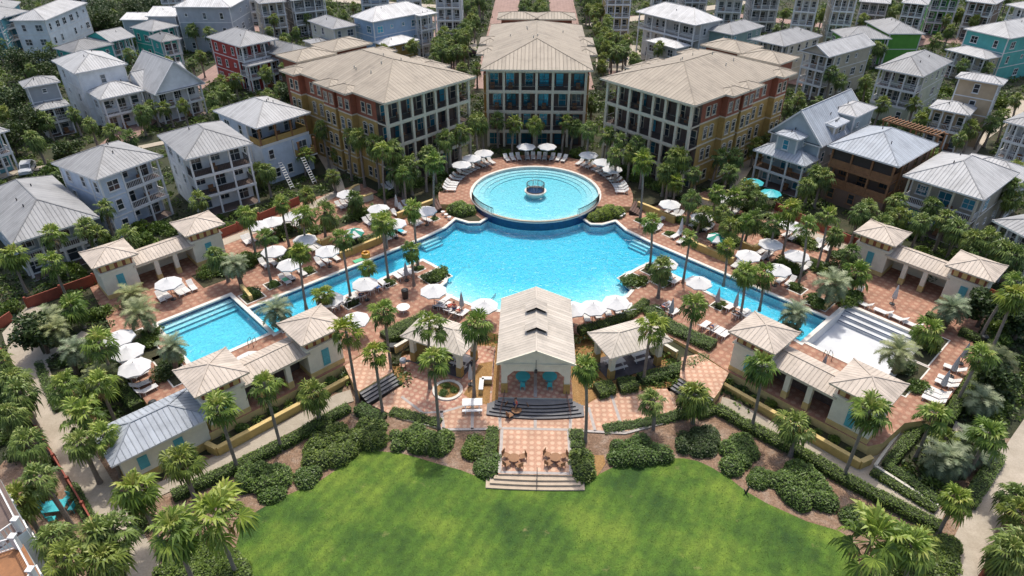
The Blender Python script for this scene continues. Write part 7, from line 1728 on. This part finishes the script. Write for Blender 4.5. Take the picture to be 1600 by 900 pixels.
# ================================================================== LIGHT
SUN_EL, SUN_AZ = 66.0, 6.0      # from behind the buildings, slightly right
w = bpy.data.worlds.new('World'); S.world = w; w.use_nodes = True; nt = w.node_tree
sky = nt.nodes.new('ShaderNodeTexSky'); sky.sky_type = 'NISHITA'; sky.sun_disc = False; sky.sun_elevation = R(SUN_EL); sky.sun_rotation = R(SUN_AZ); sky.air_density = 1.0; sky.dust_density = 4.0; sky.ozone_density = .7
bg = nt.nodes['Background']; bg.inputs[1].default_value = .15; nt.links.new(sky.outputs[0], bg.inputs[0])
ld = bpy.data.lights.new('sun', 'SUN'); ld.energy = 2.35; ld.angle = R(.53); ld.color = (1, .94, .84); so = bpy.data.objects.new('sun', ld); COL.objects.link(so)
d = Vector((math.sin(R(SUN_AZ))*math.cos(R(SUN_EL)), math.cos(R(SUN_AZ))*math.cos(R(SUN_EL)), math.sin(R(SUN_EL)))); so.rotation_euler = d.to_track_quat('Z', 'Y').to_euler()
vs = S.view_settings; vs.view_transform = 'Standard'; vs.look = 'None'; vs.exposure = 0.45; vs.gamma = 1.0; vs.use_curve_mapping = False
S.cycles.max_bounces = 6; S.cycles.transparent_max_bounces = 24; S.cycles.diffuse_bounces = 4; S.cycles.glossy_bounces = 2; S.cycles.volume_bounces = 0
S.cycles.use_denoising = True
# ================================================================== DESCRIPTIONS
LAND += [(-35, 59, 'the left square pool'), (35, 59, 'the drained pool'), (-24, 70.5, 'the left pool arm'), (24, 70.5, 'the right pool arm'), (-13, 68.5, 'the left pool peninsula'), (13, 68.5, 'the right pool peninsula'), (0, 103.5, 'the round pool'), (-12, 98, 'the round pool left'), (12, 98, 'the round pool right side'), (-11.5, 86.5, 'the left shoulder planting'), (11.5, 86.5, 'the right shoulder planting'), (-17, 62, 'the left pool deck'), (17, 62, 'the right pool deck'), (-27, 81, 'the left sun terraces'), (27, 81, 'the right sun terraces'), (-34, 75, 'the left terrace wall'), (34, 75, 'the right terrace wall'), (-46, 45, 'the left concrete path'), (40, 42, 'the right concrete path'), (0, 40, 'the lawn steps'), (-16, 42, 'the upper left lawn'), (16, 42, 'the upper right lawn'), (-26, 33, 'the lower left lawn'), (27, 33, 'the lower right lawn'), (-38, 33, 'the bottom left corner'), (-25, 92, 'the left curved wall'), (25, 92, 'the right curved wall'), (-4, 64, 'the left beach'), (8, 63.5, 'the right beach'), (-9, 47.5, 'the left half of the terrace'), (9, 47.5, 'the right half of the terrace'), (0, 160, 'the near boulevard'), (0, 190, 'the middle boulevard'), (0, 222, 'the far boulevard'), (-17, 160, 'the near left boulevard'), (-17, 190, 'the mid left boulevard'), (17, 160, 'the near right boulevard'), (17, 190, 'the mid right boulevard'), (-17, 222, 'the far left boulevard'), (17, 222, 'the far right boulevard'), (45, 50, 'the lower right sun deck'), (-45, 52, 'the left sun deck'), (-90, 215, 'the far left top row'), (90, 215, 'the far right top row'), (-50, 215, 'the top row left'), (50, 215, 'the top row right'), (130, 200, 'the top right corner'), (-130, 200, 'the top left corner'), (60, 45, 'the right edge path'), (-60, 60, 'the left edge fence')]
ORD = ['first', 'second', 'third', 'fourth', 'fifth', 'sixth', 'seventh', 'eighth', 'ninth', 'tenth', 'eleventh', 'twelfth', 'thirteenth', 'fourteenth', 'fifteenth', 'sixteenth', 'seventeenth', 'eighteenth', 'nineteenth', 'twentieth']+['twenty %s' % k for k in ('first', 'second', 'third', 'fourth', 'fifth', 'sixth', 'seventh', 'eighth', 'ninth')]
buck = {}
for o, adj, n1, n2 in ITEMS:
    x, y = o.location.x, o.location.y; l = min(LAND, key=lambda q: (q[0]-x)**2+(q[1]-y)**2)[2]
    buck.setdefault((adj, n1, n2, l), []).append((proj(*o.location)[0], o))
for (adj, n1, n2, l), L in buck.items():
    L.sort(key=lambda q: q[0]); k = len(L)
    for i, (_, o) in enumerate(L):
        if k == 1: o['label'] = '%s %s nearest %s' % (adj, n1, l)
        elif k == 2: o['label'] = '%s of the two %s %s nearest %s' % (['left', 'right'][i], adj, n2, l)
        elif i == 0: o['label'] = 'leftmost of the %s %s nearest %s' % (adj, n2, l)
        elif i == k-1: o['label'] = 'rightmost of the %s %s nearest %s' % (adj, n2, l)
        else: o['label'] = '%s from left of %s %s nearest %s' % (ORD[min(i, 28)], adj, n2, l)
